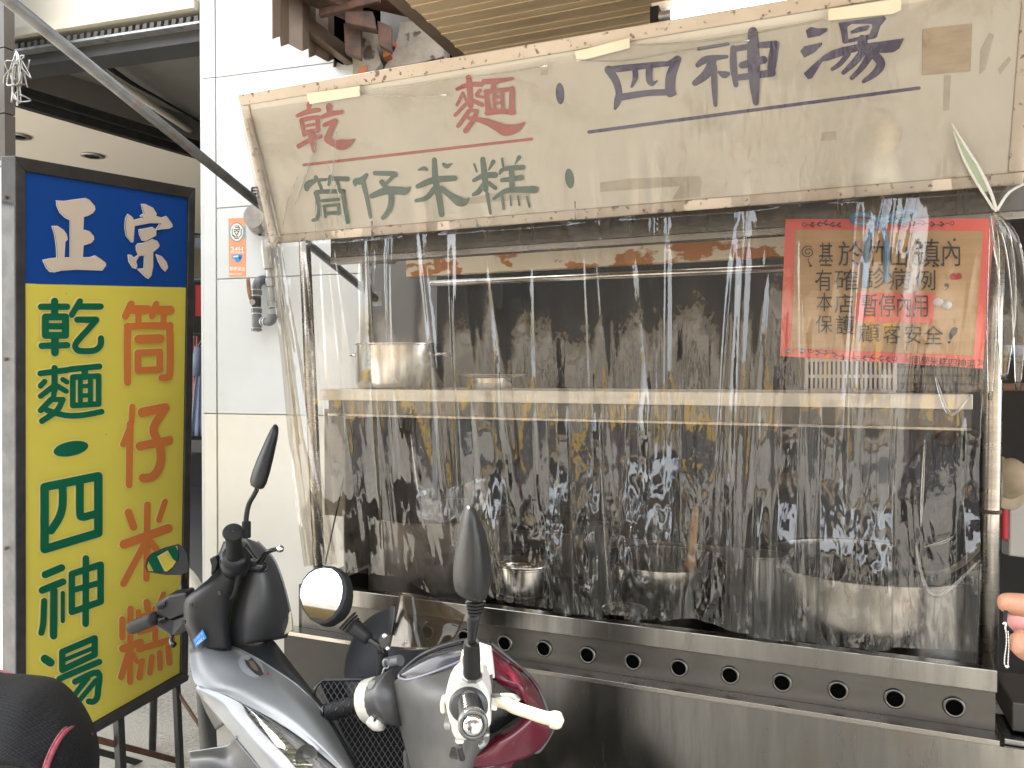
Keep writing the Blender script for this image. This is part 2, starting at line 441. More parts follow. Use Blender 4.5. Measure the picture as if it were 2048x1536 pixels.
# seat cover: knitted mesh relief
def seat_relief(m):
    nt = m.node_tree; N = nt.nodes; L = nt.links
    tc = N.new("ShaderNodeTexCoord"); vo = N.new("ShaderNodeTexVoronoi"); vo.inputs["Scale"].default_value = 150
    vo.inputs["Randomness"].default_value = .15
    L.new(tc.outputs["Object"], vo.inputs["Vector"])
    b = N.new("ShaderNodeBump"); b.inputs["Strength"].default_value = .9; b.inputs["Distance"].default_value = .003; b.invert = True
    L.new(vo.outputs["Distance"], b.inputs["Height"]); L.new(b.outputs[0], N["Principled BSDF"].inputs["Normal"])
seat_relief(M['seat_mesh'])

# ------------------------------------------------------------------ lettering
class Ink:
    """flat print on a plane given by a pixel->point function; every piece 0.06 mm above the one below"""
    def __init__(s, fn, n, lift=0.0008):
        s.fn = fn; s.n = n.normalized(); s.lift = lift; s.bm = BM(); s.k = 0
    def P(s, x, y):
        return s.fn(x, y) + s.n * (s.lift + s.k * 0.00006)
    def poly(s, fr, pts, holes=()):
        ox, oy, sc = fr
        loops = [[(ox + x / sc, oy + y / sc) for x, y in l] for l in [pts, *holes]]
        tris = geometry.tessellate_polygon([[Vector((x, y, 0)) for x, y in l] for l in loops])
        flat = [p for l in loops for p in l]
        V = [s.bm.verts.new(s.P(*p)) for p in flat]
        for t in tris:
            try: s.bm.faces.new([V[i] for i in t])
            except ValueError: pass
        s.k += 1
    def stroke(s, fr, pts, w=None, grow=0.0, close=False, k=4):
        ox, oy, sc = fr
        P = [Vector((ox + p[0] / sc, oy + p[1] / sc, 0)) for p in pts]
        W = [((p[2] if len(p) > 2 else w) / sc + grow) / 2 for p in pts]
        if close: P.append(P[0]); W.append(W[0])
        if len(P) > 2 and not close:
            Q = smooth_path(P, k); W = [v.x for v in smooth_path([Vector((x, 0, 0)) for x in W], k)]; P = Q
        L = []; Rr = []
        for i, p in enumerate(P):
            if i < len(P) - 1:
                q = P[i + 1]; d = q - p
                if d.length < 1e-6: continue
                d.normalize(); nn = Vector((-d.y, d.x, 0))
                quad = [p + nn * W[i], p - nn * W[i], q - nn * W[i + 1], q + nn * W[i + 1]]
                s.bm.faces.new([s.bm.verts.new(s.P(v.x, v.y)) for v in quad])
                s.k += .5
            if close or True:
                m = 12
                s.bm.faces.new([s.bm.verts.new(s.P(p.x + W[i] * math.cos(2 * math.pi * j / m), p.y + W[i] * math.sin(2 * math.pi * j / m))) for j in range(m)])
                s.k += .5
    def ellipse(s, fr, cx, cy, rx, ry, rot=0):
        ox, oy, sc = fr; c, q = math.cos(rot), math.sin(rot)
        pts = [(cx + rx * math.cos(a) * c - ry * math.sin(a) * q, cy + rx * math.cos(a) * q + ry * math.sin(a) * c) for a in [2 * math.pi * i / 36 for i in range(36)]]
        s.poly(fr, pts)
    def done(s, name, m, parent, label=None):
        bmesh.ops.recalc_face_normals(s.bm, faces=s.bm.faces)
        for f in s.bm.faces:
            f.normal_update()
            if f.normal.dot(s.n) < 0: f.normal_flip()
        return obj(name, s.bm, m, parent, label=label)
def text_mesh(body, size, fn, m, name, parent, bold=0.0, shear=0.0):
    """typed text; fn maps text (x,y) to a point in the place"""
    cu = bpy.data.curves.new("t", 'FONT'); cu.body = body; cu.size = size; cu.offset = bold; cu.shear = shear
    cu.resolution_u = 3
    o = bpy.data.objects.new("t", cu); COL.objects.link(o)
    bpy.context.view_layer.update()
    me = bpy.data.meshes.new_from_object(o.evaluated_get(bpy.context.evaluated_depsgraph_get()))
    bpy.data.objects.remove(o)
    bm = BM(); bm.from_mesh(me); bpy.data.meshes.remove(me)
    for v in bm.verts: v.co = fn(v.co.x, v.co.y)
    return obj(name, bm, m, parent)

# ================================================================== SETTING
tag(obj('ground', ([(-60, -60, 0), (60, -60, 0), (60, 60, 0), (-60, 60, 0)], [(0, 1, 2, 3)]), M['ground']), kind='structure')
tag(obj('road', ([(-60, -14, .004), (60, -14, .004), (60, -7, .004), (-60, -7, .004)], [(0, 1, 2, 3)]), M['asphalt']), kind='structure')
for y in (-7.35, -10.5): tag(obj('road_line', ([(-60, y, .008), (60, y, .008), (60, y + .14, .008), (-60, y + .14, .008)], [(0, 1, 2, 3)]), M['sign_white']), kind='structure')
tag(obj('plaza', ([(-60, -23.4, .004), (60, -23.4, .004), (60, -14.3, .004), (-60, -14.3, .004)], [(0, 1, 2, 3)]), M['ochre']), kind='structure')
tag(obj('kerb', box((-60, -14.3, 0), (60, -14.001, .12)), M['concrete']), kind='structure')

# ---- houses across the street (seen only as reflections in plastic, steel and mirrors)
HY = -24.0
def street_house(x0, x1, zt, cat_label, wallm, upm):
    t = thing('street_house', cat_label, 'house', ((x0 + x1) / 2, HY, 0), 'houses across the street')
    zf = 3.5
    obj('lower_wall', box((x0, HY - 8, 0), (x1, HY, zf)), wallm, t)
    obj('upper_wall', box((x0, HY - 8, zf + .001), (x1, HY - .6, zt)), upm, t)
    obj('roof', box((x0 - .05, HY - 8, zt + .001), (x1 + .05, HY + .3, zt + .2)), M['ceil_grey'], t)
    nw = max(2, int((x1 - x0) / 2.4)); w0 = None; d0 = None
    for fl in range(int((zt - zf) / 2.9)):
        for i in range(nw):
            cx = x0 + (i + .5) * (x1 - x0) / nw; z = zf + fl * 2.9 + .9
            if w0 is None:
                w0 = obj('window', box((cx - .8, HY - .598, z), (cx + .8, HY - .55, z + 1.5)), M['window_dark'], t); p0 = Vector((cx, 0, z))
            else: dup(w0, Vector((cx, 0, z)) - p0)
        obj('balcony', box((x0 + .1, HY - .55, zf + fl * 2.9 + .02), (x1 - .1, HY + .3, zf + fl * 2.9 + .7)), M['dark_beam'], t)
    for i in range(nw):
        cx = x0 + (i + .5) * (x1 - x0) / nw
        if d0 is None: d0 = obj('door', box((cx - .5, HY + .001, .0), (cx + .5, HY + .04, 2.1)), M['ceil_grey'], t); c0 = cx
        else: dup(d0, (cx - c0, 0, 0))
street_house(-40, -24, 12.3, 'grey row house farthest left across the plaza', M['grey_wall'], M['tile_brown'])
street_house(-23.9, -8, 9.4, 'low house across the plaza, second from the left', M['grey_wall'], M['dark_beam'])
street_house(-7.9, 7, 12.3, 'tall house straight across the plaza', M['grey_wall'], M['tile_brown'])
street_house(7.1, 22, 9.4, 'low house across the plaza, second from the right', M['grey_wall'], M['dark_beam'])
street_house(22.1, 38, 12.3, 'brown row house farthest right across the plaza', M['grey_wall'], M['tile_brown'])

# ---- white tiled pillar left of the stall (facade line turned 5.7 degrees)
A57 = math.radians(5.7)
FD = Vector((math.cos(A57), math.sin(A57), 0)); FN = Vector((math.sin(A57), -math.cos(A57), 0))
PP0 = on_y(470, 748, 2.72)
def fac(px, py): return on_plane(px, py, PP0, FN)
def fac_s(px, py=748): return (fac(px, py) - PP0).dot(FD)
def fac_pt(s, z, out=0.0): 
    q = PP0 + FD * s + FN * out; return Vector((q.x, q.y, z))
def fac_z(px, py): return fac(px, py).z
pil = thing('white_pillar', 'white panel-clad pillar between the left shop and the food stall', 'pillar', fac_pt(.2, 0))
s0, s1, s2, s3 = fac_s(408), fac_s(434), fac_s(600), fac_s(722)
obj('core', add_hexa(BM(), [fac_pt(s0 + .01, 0, -.012), fac_pt(s3, 0, -.012), fac_pt(s3, 0, -.7), fac_pt(s0 + .01, 0, -.7)],
                     [fac_pt(s0 + .01, 4.2, -.012), fac_pt(s3, 4.2, -.012), fac_pt(s3, 4.2, -.7), fac_pt(s0 + .01, 4.2, -.7)]), M['joint'], pil)
zl = [0.0, fac_z(470, 828), fac_z(470, 557), fac_z(470, 414), fac_z(470, 150), 4.2]
g = .0022
first = True
for i in range(5):
    mm = M['cream_panel'] if i == 0 else M['white_panel']
    for a, b in ((s0, s1), (s1, s3 - .0)):
        za, zb = zl[i] + g, zl[i + 1] - g
        if a == s0 and i in (1, 2, 3):
            if i != 1: continue
            zb = zl[4] - g
        o1 = .004 if a == s0 else 0
        obj('panel', add_hexa(BM(), [fac_pt(a + g, za, o1), fac_pt(b - g, za, o1), fac_pt(b - g, za, -.011), fac_pt(a + g, za, -.011)],
                              [fac_pt(a + g, zb, o1), fac_pt(b - g, zb, o1), fac_pt(b - g, zb, -.011), fac_pt(a + g, zb, -.011)]), mm, pil, bev=.0015)
# left return of the pillar
obj('side_panel', add_hexa(BM(), [fac_pt(s0 - .012, 0, .002), fac_pt(s0, 0, .002), fac_pt(s0, 0, -.7), fac_pt(s0 - .012, 0, -.7)],
                           [fac_pt(s0 - .012, 4.2, .002), fac_pt(s0, 4.2, .002), fac_pt(s0, 4.2, -.7), fac_pt(s0 - .012, 4.2, -.7)]), M['white_panel'], pil)

# sticker on the pillar
SP = lambda px, py: on_plane(px, py, PP0 + FN * .0005, FN)
st = thing('security_sticker', 'orange strip sticker with a 24H camera notice on the white pillar', 'sticker', SP(474, 553))
ik = Ink(lambda x, y: SP(x, y), FN, .0006); fr = (0, 0, 1)
ik.poly(fr, [(457, 437), (491, 435.5), (492, 553), (458.5, 554)]); ik.done('sheet', M['orange_sticker'], st)
ik = Ink(SP, FN, .0011); ik.poly(fr, [(457.3, 453), (491.2, 452), (491.5, 476), (457.6, 477)]); ik.done('blue_band', M['sticker_blue'], st)
ik = Ink(SP, FN, .0014); ik.ellipse(fr, 474, 464.5, 14.5, 20); ik.done('badge_rim', M['pipe_light'], st)
ik = Ink(SP, FN, .0018); ik.ellipse(fr, 474, 464.5, 12.5, 17.5); ik.done('badge', M['sign_white'], st)
ik = Ink(SP, FN, .0022)
for q in ([(470, 452), (478, 452), (478, 455), (471, 455)], [(465, 458), (465, 470), (469, 474)], [(483, 458), (483, 470), (479, 474)], [(468, 459), (480, 459)], [(469, 462), (474, 471), (479, 462)], [(470, 464), (474, 461), (478, 464)], [(470, 477), (478, 477)], [(480, 455), (480, 459)], [(468, 470), (470, 474), (477, 474)]):
    ik.stroke(fr, q, 1.5, k=1)
ik.done('emblem', M['ink'], st)
def sticker_text(body, x0, y0, w, h, m, nm):
    n = len(body)
    def fn(x, y): return SP(x0 + x * w / n, y0 - y * h) + FN * .0014
    return text_mesh(body, 1.0, fn, m, nm, st, bold=.012)
sticker_text("24H", 461.5, 503, 36 * 1.25, 13, M['sign_white'], 'lettering')
sticker_text("全天監視錄影", 461, 507, 28, 4.5, M['sign_white'], 'lettering')
sticker_text("華國保全", 459, 541, 32, 9, M['sign_white'], 'lettering')
sticker_text("0800-017007", 459.5, 550, 50, 5.5, M['sign_white'], 'lettering')
ik = Ink(SP, FN, .0014); ik.poly(fr, [(465, 511), (470, 509), (484, 509), (485, 514), (481, 523), (473, 525), (470, 519), (464, 516)]); ik.ellipse(fr, 480, 516, 2.8, 4.5); ik.done('camera_picture', M['blue_tag'], st)
ik = Ink(SP, FN, .0020); ik.poly(fr, [(467, 512), (477, 510.5), (477, 514), (467, 515)]); ik.done('camera_glint', mat('pale_blue', (.45, .68, .78), .4), st)
ik = Ink(SP, FN, .0023); ik.ellipse(fr, 480.5, 516, 1.8, 3); ik.done('camera_lens', M['ink'], st)

# ---- gas pipes and meter fittings on the pillar
def fp(px, py, out): return on_plane(px, py, PP0 + FN * out, FN)
gp = thing('gas_pipe', 'grey gas pipe bend with lever valve on the white pillar', 'gas pipe', fp(515, 660, .0))
pr = .0185
obj('riser', tube([fp(513, 580, .05), fp(513, 655, .05)], pr, 16), M['pipe_grey'], gp, auto=40)
obj('top_bend', tube([fp(513, 585, .05), fp(513.5, 573, .05), fp(518, 563, .042), fp(525, 560, .02), fp(528, 560, -.01)], pr * 1.12, 16, 4), M['pipe_grey'], gp, auto=50)
bm = BM()
for a, b in ((581, 590), (617, 626), (657, 662)): add_tube(bm, [fp(513, a, .05), fp(513, b, .05)], pr * 1.22, 8)
obj('collar', bm, M['pipe_grey'], gp, auto=30)
bm = BM()
for y in (579.5, 591, 616, 627): add_tube(bm, [fp(513, y - .7, .05), fp(513, y + .7, .05)], pr * 1.16, 14)
obj('thread_tape', bm, M['sign_white'], gp)
obj('valve_body', tube([fp(512.5, 593, .05), fp(512.5, 598, .05), fp(512.5, 610, .05), fp(512.5, 615, .05)], [pr, pr * 1.15, pr * 1.15, pr], 12), M['black_metal'], gp, auto=30)
vh = obj('valve_handle', tube([fp(504, 602, .085), fp(501, 596, .095), fp(498, 580, .10), fp(496, 556, .10)], [.007, .009, .011, .009], 10, 3, flat=(FN, .4)), M['brass_rust'], gp, smooth=True)
obj('pivot_nut', tube([fp(504.5, 604, .06), fp(504.5, 604, .10)], .013, 8), M['pipe_light'], gp, auto=30)
obj('tee', tube([fp(513.5, 629, .05), fp(513.5, 655, .05)], pr * 1.12, 16), M['pipe_grey'], gp, auto=40)
obj('drain_plug', tube([fp(513.5, 655, .05), fp(513.5, 660, .05), fp(513.5, 660.1, .05), fp(513.5, 664, .05)], [pr * .95, pr * .95, pr * .6, pr * .6], 8), M['pipe_light'], gp, auto=30)
obj('cross_pipe', tube([fp(514, 643, .05), fp(530, 643.5, .05), fp(538, 643, .05), fp(544, 638, .05), fp(546, 629, .05)], [pr * .8, pr * .85, pr * 1.1, pr * 1.15, pr * 1.1], 14, 4), M['pipe_grey'], gp, auto=50)
bm = BM()
for x in (523, 528): add_tube(bm, [fp(x, 643, .05), fp(x + 1.6, 643, .05)], pr * .98, 12)
obj('thread_tape', bm, M['sign_white'], gp)
bm = BM()
add_tube(bm, [fp(546, 629, .05), fp(545.5, 618, .05)], pr * .9, 8); add_tube(bm, [fp(545, 616, .05), fp(543.5, 602, .05)], pr * 1.1, 8); add_tube(bm, [fp(543.5, 601, .05), fp(541, 574, .05)], pr * .75, 12)
add_tube(bm, [fp(541, 573, .05), fp(540, 556, .05)], pr * 1.1, 6); add_tube(bm, [fp(539, 554, .05), fp(538.5, 540, .05)], pr * .7, 10); add_tube(bm, [fp(537, 538, .05), fp(535, 500, .05), fp(533, 480, .05)], [pr * 1.15, pr * 1.5, pr * 1.1], 12, 3)
obj('union_fittings', bm, M['pipe_light'], gp, auto=35)
gm = thing('gas_meter', 'round grey gas regulator with black box behind the stall edge', 'gas meter', fp(525, 480, .0))
obj('housing', lathe([(0, .09), (.05, .085), (.062, .05), (.062, .03), (.075, .03), (.075, .012), (.05, 0), (0, 0)], fp(530, 440, .02), FN, 28), M['pipe_light'], gm, auto=35)
bm = BM()
for k in range(7):
    a = math.radians(80 + k * 28); c = fp(530, 440, .052) + FD * .068 * math.cos(a) + Vector((0, 0, .068 * math.sin(a)))
    add_lathe(bm, [(0, .006), (.006, .006), (.006, 0)], c, FN, 6)
obj('bolts', bm, M['black_metal'], gm)
a = fp(501, 372, .02); b = fp(530, 404, .02)
obj('black_box', add_hexa(BM(), [fp(501, 404, .0), fp(530, 402, .0), fp(530, 402, .07), fp(501, 404, .07)], [fp(502, 374, .0), fp(530, 371, .0), fp(530, 371, .07), fp(502, 374, .07)]), M['black_plastic'], gm, bev=.004)
bm = BM()
for y in (380, 386, 393): 
    add_hexa(bm, [fp(506, y, .0702), fp(515, y, .0702), fp(515, y - 3, .0702), fp(506, y - 3, .0702)], [fp(506, y, .073), fp(515, y, .073), fp(515, y - 3, .073), fp(506, y - 3, .073)])
obj('counter_window', bm, M['pipe_light'], gm)

# ---- left shop: fascia, shutter track, arcade ceiling, inside
sh = thing('left_shop', 'cream shop front with shutter track and open arcade left of the pillar', 'shop', fac_pt(-1.0, 0))
sl, sr = fac_s(-200), s0 - .02
def zf(px, py): return fac_z(px, py)
zA, zB, zC, zD = zf(200, 47), zf(200, 58), zf(200, 72), zf(200, 98)
def fbox(sa, sb, za, zb, o0, o1):
    return add_hexa(BM(), [fac_pt(sa, za, o0), fac_pt(sb, za, o0), fac_pt(sb, za, o1), fac_pt(sa, za, o1)], [fac_pt(sa, zb, o0), fac_pt(sb, zb, o0), fac_pt(sb, zb, o1), fac_pt(sa, zb, o1)])
obj('fascia', fbox(sl, sr, zA, 4.4, .0, -.25), M['cream_wall'], sh)
obj('fascia_lip', fbox(sl, sr, zA - .012, zA + .03, .03, .001), M['cream_wall'], sh)
obj('lintel', fbox(sl, sr, zD, zA - .013, -.06, -.2), M['dark_beam'], sh)
tk = obj('shutter_track', fbox(sl, sr, zC + .004, zB, -.02, -.058), M['black_metal'], sh)
bm = BM()
for i in range(46):
    s = sl + (sr - sl) * i / 46
    add_hexa(bm, [fac_pt(s, zC + .008, -.016), fac_pt(s + .022, zC + .008, -.016), fac_pt(s + .022, zC + .008, -.0195), fac_pt(s, zC + .008, -.0195)],
             [fac_pt(s + .012, zB - .004, -.006), fac_pt(s + .034, zB - .004, -.006), fac_pt(s + .034, zB - .004, -.0195), fac_pt(s + .012, zB - .004, -.0195)])
obj('track_teeth', bm, M['pipe_grey'], tk)
obj('track_edge', fbox(sl, sr, zC - .008, zC + .003, -.005, -.058), M['galv'], sh)
# ceilings
ZL, ZH = 3.12, 3.40
tL0, tL1 = on_z(20, 205, ZL), on_z(408, 318, ZL)
def lerp(a, b, t): return a + (b - a) * t
d_tr = (tL1 - tL0).normalized(); nrm_tr = Vector((-d_tr.y, d_tr.x, 0))
e0 = tL0 - d_tr * .25; e1 = tL0 + d_tr * 6
obj('track_beam', slab([e0, e1, e1 + nrm_tr * .05, e0 + nrm_tr * .05], (0, 0, .12)), M['black_metal'], sh)
bm = BM()
for k, (o, z) in enumerate(((.06, .02), (-.015, .05), (.06, .08))):
    add_hexa(bm, [e0 + nrm_tr * o + Vector((0, 0, z)), e1 + nrm_tr * o + Vector((0, 0, z)), e1 + nrm_tr * (o - .012) + Vector((0, 0, z)), e0 + nrm_tr * (o - .012) + Vector((0, 0, z))],
             [e0 + nrm_tr * o + Vector((0, 0, z + .012)), e1 + nrm_tr * o + Vector((0, 0, z + .012)), e1 + nrm_tr * (o - .012) + Vector((0, 0, z + .012)), e0 + nrm_tr * (o - .012) + Vector((0, 0, z + .012))])
obj('track_rail', bm, M['dark_beam'], sh)
obj('low_ceiling', slab([e0 + nrm_tr * .055, e1 + nrm_tr * .055, e1 + nrm_tr * 2.6, e0 + nrm_tr * 2.6], (0, 0, .04)), M['ceil_cream'], sh)
obj('high_ceiling', slab([e0 - nrm_tr * 2.6 + Vector((0, 0, ZH - ZL)), e1 - nrm_tr * 2.6 + Vector((0, 0, ZH - ZL)), e1 + nrm_tr * .2 + Vector((0, 0, ZH - ZL)), e0 + nrm_tr * .2 + Vector((0, 0, ZH - ZL))], (0, 0, .05)), M['ceil_grey'], sh)
obj('ceiling_step', slab([e0 - nrm_tr * .01 + Vector((0, 0, .125)), e1 - nrm_tr * .01 + Vector((0, 0, .125)), e1 + nrm_tr * .03 + Vector((0, 0, .125)), e0 + nrm_tr * .03 + Vector((0, 0, .125))], (0, 0, ZH - ZL - .127)), M['ceil_grey'], sh)
# conduit and cables under the high ceiling
c0, c1 = on_z(165, 118, 3.30), on_z(415, 285, 3.30)
cd = obj('conduit', tube([c0, lerp(c0, c1, .5), c1, c1 + (c1 - c0) * 1.2], .022, 10), M['ceil_cream'], sh, smooth=True)
obj('conduit_cap', tube([c0 - (c1 - c0).normalized() * .07, c0 + (c1 - c0).normalized() * .02], .036, 10), M['white_panel'], sh, auto=40)
for k, dx in enumerate((14, 20, 27)):
    a = on_z(168 + dx, 112 + k, 3.34); b = on_z(300 + dx, 195 + k * 3, 3.30); c = on_z(420 + dx, 262 + k * 4, 3.32)
    obj('cable', tube([a, lerp(a, b, .5) - Vector((0, 0, .015)), b, c], .008, 6, 4), M['black_gloss'], sh, smooth=True)
# downlights
for px, py, lab in ((185, 310, 'round recessed downlight in the cream ceiling above the yellow sign'), (36, 271, 'round recessed downlight in the cream ceiling beside the brown column')):
    c = on_z(px, py, ZL); t = thing('downlight', lab, 'ceiling light', c - Vector((0, 0, .012)), 'recessed downlights')
    obj('trim_ring', lathe([(.048, .004), (.075, -.001), (.08, -.008), (.062, -.014), (.05, -.010)], c - Vector((0, 0, .002)), n=28), M['pipe_light'], t, smooth=True)
    obj('reflector', lathe([(0, .0), (.03, -.003), (.05, -.006)], c - Vector((0, 0, .003)), n=24), M['chrome'], t, smooth=True)
# interior
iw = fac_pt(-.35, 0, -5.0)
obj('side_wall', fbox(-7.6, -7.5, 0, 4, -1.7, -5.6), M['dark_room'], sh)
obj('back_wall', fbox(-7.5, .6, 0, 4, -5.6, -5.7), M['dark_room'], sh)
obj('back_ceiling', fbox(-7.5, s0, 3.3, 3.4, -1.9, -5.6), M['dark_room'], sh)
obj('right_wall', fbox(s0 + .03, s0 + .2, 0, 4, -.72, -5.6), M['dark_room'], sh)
tag(obj('shop_floor', [[fac_pt(-7, .004, -1.2), fac_pt(s0, .004, -1.2), fac_pt(s0, .004, -5.6), fac_pt(-7, .004, -5.6)], [(0, 1, 2, 3)]], M['floor_dark']), kind='structure')
def deep(px, py, out): return on_plane(px, py, PP0 + FN * out, FN)
def dslab(px0, py0, px1, py1, out, th):
    return slab([deep(px0, py0, out), deep(px1, py0, out), deep(px1, py1, out), deep(px0, py1, out)], FN * -th)
sf = thing('wall_shelf', 'dark shelf unit at the back of the left shop', 'shelf', deep(398, 600, -5.3) )
obj('carcass', dslab(330, 416, 420, 560, -5.3, .2), M['blue_cloth'], sf)
for y in (440, 470, 497, 512): obj('shelf_board', dslab(332, y, 418, y + 4, -5.24, .05), M['ceil_grey'], sf)
obj('panel', dslab(332, 500, 418, 556, -5.26, .03), M['ceil_grey'], sf)
tag(obj('red_poster', dslab(391, 570, 420, 632, -4.6, .01), M['red_card']), 'plain red poster hanging in the gap beside the pillar', 'poster')
rk = thing('clothes_rack', 'dark clothes rack in the gap between sign and pillar', 'clothes rack', deep(395, 890, -3.4))
obj('rail', tube([deep(330, 668, -3.4), deep(430, 668, -3.4)], .012, 8), M['black_metal'], rk)
for x in (335, 425): obj('upright', tube([deep(x, 668, -3.4), Vector((deep(x, 668, -3.4).x, deep(x, 668, -3.4).y, .01))], .012, 8), M['black_metal'], rk)
obj('lower_shelf', dslab(330, 880, 430, 905, -3.2, .45), M['black_metal'], rk)
def dress(px, w, y0, y1, m, lab, out):
    t = thing('dress', lab, 'dress', deep(px, y1, out), 'dresses on the clothes rack')
    rows = []
    for i in range(9):
        f = i / 8; y = y0 + (y1 - y0) * f; ww = w * (.45 + .75 * f)
        rows.append([deep(px + ww * (j / 10 - .5) * 2, y, out + .02 * math.sin(j * 2.1 + i * .3)) for j in range(11)])
    obj('skirt', add_grid(BM(), rows), m, t, smooth=True, solid=.01)
    obj('hanger', tube([deep(px - w * .45, y0 + 2, out), deep(px, y0 - 12, out), deep(px, y0 - 20, out)], .004, 6, 2), M['galv'], t)
    obj('sleeve', tube([deep(px - w * .35, y0 + 4, out + .02), deep(px - w * .8, y0 + 60, out + .03)], [.04, .05], 8), m, t, smooth=True)
dress(385, 18, 672, 855, M['pink_cloth'], 'pink checked dress hanging nearest the yellow sign', -3.35)
dress(404, 18, 690, 872, M['blue_cloth'], 'pale blue dotted dress hanging against the pillar edge', -3.3)
dress(372, 16, 668, 840, M['pink_cloth'], 'pink checked dress half hidden behind the yellow sign frame', -3.45)

# bicycle wheel behind the sign
wc = at(330, 1205, 3.25)
bk = thing('parked_bicycle', 'bicycle wheel with worn tyre standing behind the yellow sign', 'bicycle', Vector((wc.x, wc.y, 0)))
ax = Vector((.25, -1, 0)).normalized(); wr = .29
wc.z = wr + .012
def ring(bm, R, r, c, n=40, m=8):
    x, y = frame_for(ax)
    add_pts = [c + (x * math.cos(2 * math.pi * i / n) + y * math.sin(2 * math.pi * i / n)) * R for i in range(n)]
    rings = []
    for i, p in enumerate(add_pts):
        o = (p - c).normalized()
        rings.append([bm.verts.new(p + (o * math.cos(2 * math.pi * j / m) + ax * math.sin(2 * math.pi * j / m)) * r) for j in range(m)])
    for i in range(n):
        for j in range(m):
            bm.faces.new((rings[i][j], rings[i][(j + 1) % m], rings[(i + 1) % n][(j + 1) % m], rings[(i + 1) % n][j]))
    return bm
# lifted so that its arc shows where the photograph has it
wc = at(322, 1208, 3.0)
obj('tyre', ring(BM(), .165, .024, wc), M['cream_panel'], bk, smooth=True)
obj('rim', ring(BM(), .135, .012, wc), M['black_metal'], bk, smooth=True)
bm = BM()
x_, y_ = frame_for(ax)
for i in range(16):
    a = 2 * math.pi * i / 16
    add_tube(bm, [wc, wc + (x_ * math.cos(a) + y_ * math.sin(a)) * .135], .0018, 4)
obj('spokes', bm, M['galv'], bk)
obj('disc_guard', lathe([(0, .012), (.12, .012), (.125, 0), (0, 0)], wc, ax, 28), M['wood_brown'], bk, smooth=False)
obj('fork', tube([wc + ax * .05, wc + ax * .05 + Vector((-.12, 0, .3))], .014, 8), M['black_metal'], bk, smooth=True)
obj('stand', tube([wc + ax * .03, Vector((wc.x - .05, wc.y, .005))], .014, 8), M['black_metal'], bk, smooth=True)

# brown tiled column / white tiled post on the far left
q = at(8, 748, 3.5)
bc = thing('brown_column', 'narrow brown tiled column at the left edge above the white post', 'column', (q.x, q.y, 0))
for i in range(14):
    za = i * .3 + .003
    obj('tile', box((q.x - .42, q.y, za), (q.x + .018, q.y + .05, za + .294)), M['tile_brown'], bc)
q = at(3, 748, 2.75)
wp = thing('white_post', 'white painted post at the far left edge beside the yellow sign', 'post', (q.x, q.y, 0))
obj('shaft', box((q.x - .5, q.y, 0), (q.x + .02, q.y + .12, at(0, 335, 2.75).z)), M['white_panel'], wp, bev=.004)
obj('cap', box((q.x - .51, q.y - .01, at(0, 335, 2.75).z + .001), (q.x + .025, q.y + .13, at(0, 325, 2.75).z)), M['galv'], wp)

# tangled wire bundle under the lintel
wb = at(33, 140, 3.3)
rnd = random.Random(3)
bm = BM()
for k in range(9):
    P = [wb + Vector((rnd.uniform(-.05, .05), rnd.uniform(-.04, .04), rnd.uniform(-.14, .05))) for _ in range(6)]
    P[0] = wb + Vector((0, 0, .08))
    add_tube(bm, P, .0035, 5, 4)
tag(obj('wire_bundle', bm, M['pipe_light'], smooth=True), 'tangle of pale wire hanging under the shop lintel at upper left', 'wire')

# awning strut: long galvanised pole
p0, p1 = at(-60, -62, 1.72), at(0, 2, 1.86)
pe = on_plane(752, 598, PP0, FN)
sp = thing('awning_pole', 'long galvanised pole slanting from the upper left down behind the stall header', 'pole', pe)
obj('pole', tube([p0, lerp(p0, pe, .5), pe], .0155, 16), M['pole_steel'], sp, smooth=True)
# two unseen awning sheets on the pole, sized to shade scooters, gapped for sun
aw = thing('shade_awning', 'unseen white translucent corrugated awning overhead at the left, shaped to shade the scooters', 'awning', (-2.6, 1, 2.9))
def corrugated(x0, x1, y0, y1, z):
    n = int((x1 - x0) / .04); bm = BM(); pv = None
    for i in range(n + 1):
        x = x0 + (x1 - x0) * i / n; zz = z + .012 * math.sin(i * math.pi / 2) + (x - x0) * .03
        a, b = bm.verts.new((x, y0, zz)), bm.verts.new((x, y1, zz + .04))
        if pv: bm.faces.new((pv[0], a, b, pv[1]))
        pv = (a, b)
    return bm
obj('awning_sheet', corrugated(-4.9, -2.62, -.4, 2.05, 2.98), M['awning_sheet'], aw, smooth=True)
obj('awning_sheet', corrugated(-2.15, -1.3, -1.2, 1.6, 3.04), M['awning_sheet'], aw, smooth=True)
for y in (-.3, 1.0): obj('purlin', box((-4.9, y, 2.93), (-1.3, y + .04, 2.965)), M['galv'], aw)
obj('foot_plate', slab([pe + FN * .003 + FD * -.03 + Vector((0, 0, -.03)), pe + FN * .003 + FD * .03 + Vector((0, 0, -.03)), pe + FN * .003 + FD * .03 + Vector((0, 0, .03)), pe + FN * .003 + FD * -.03 + Vector((0, 0, .03))], FN * .004), M['galv'], sp)

# ================================================================== CANOPY over the stall
cn = thing('metal_canopy', 'old metal canopy with rusty beams and ribbed cream underside above the stall', 'canopy', (0, 2.6, 2.4))
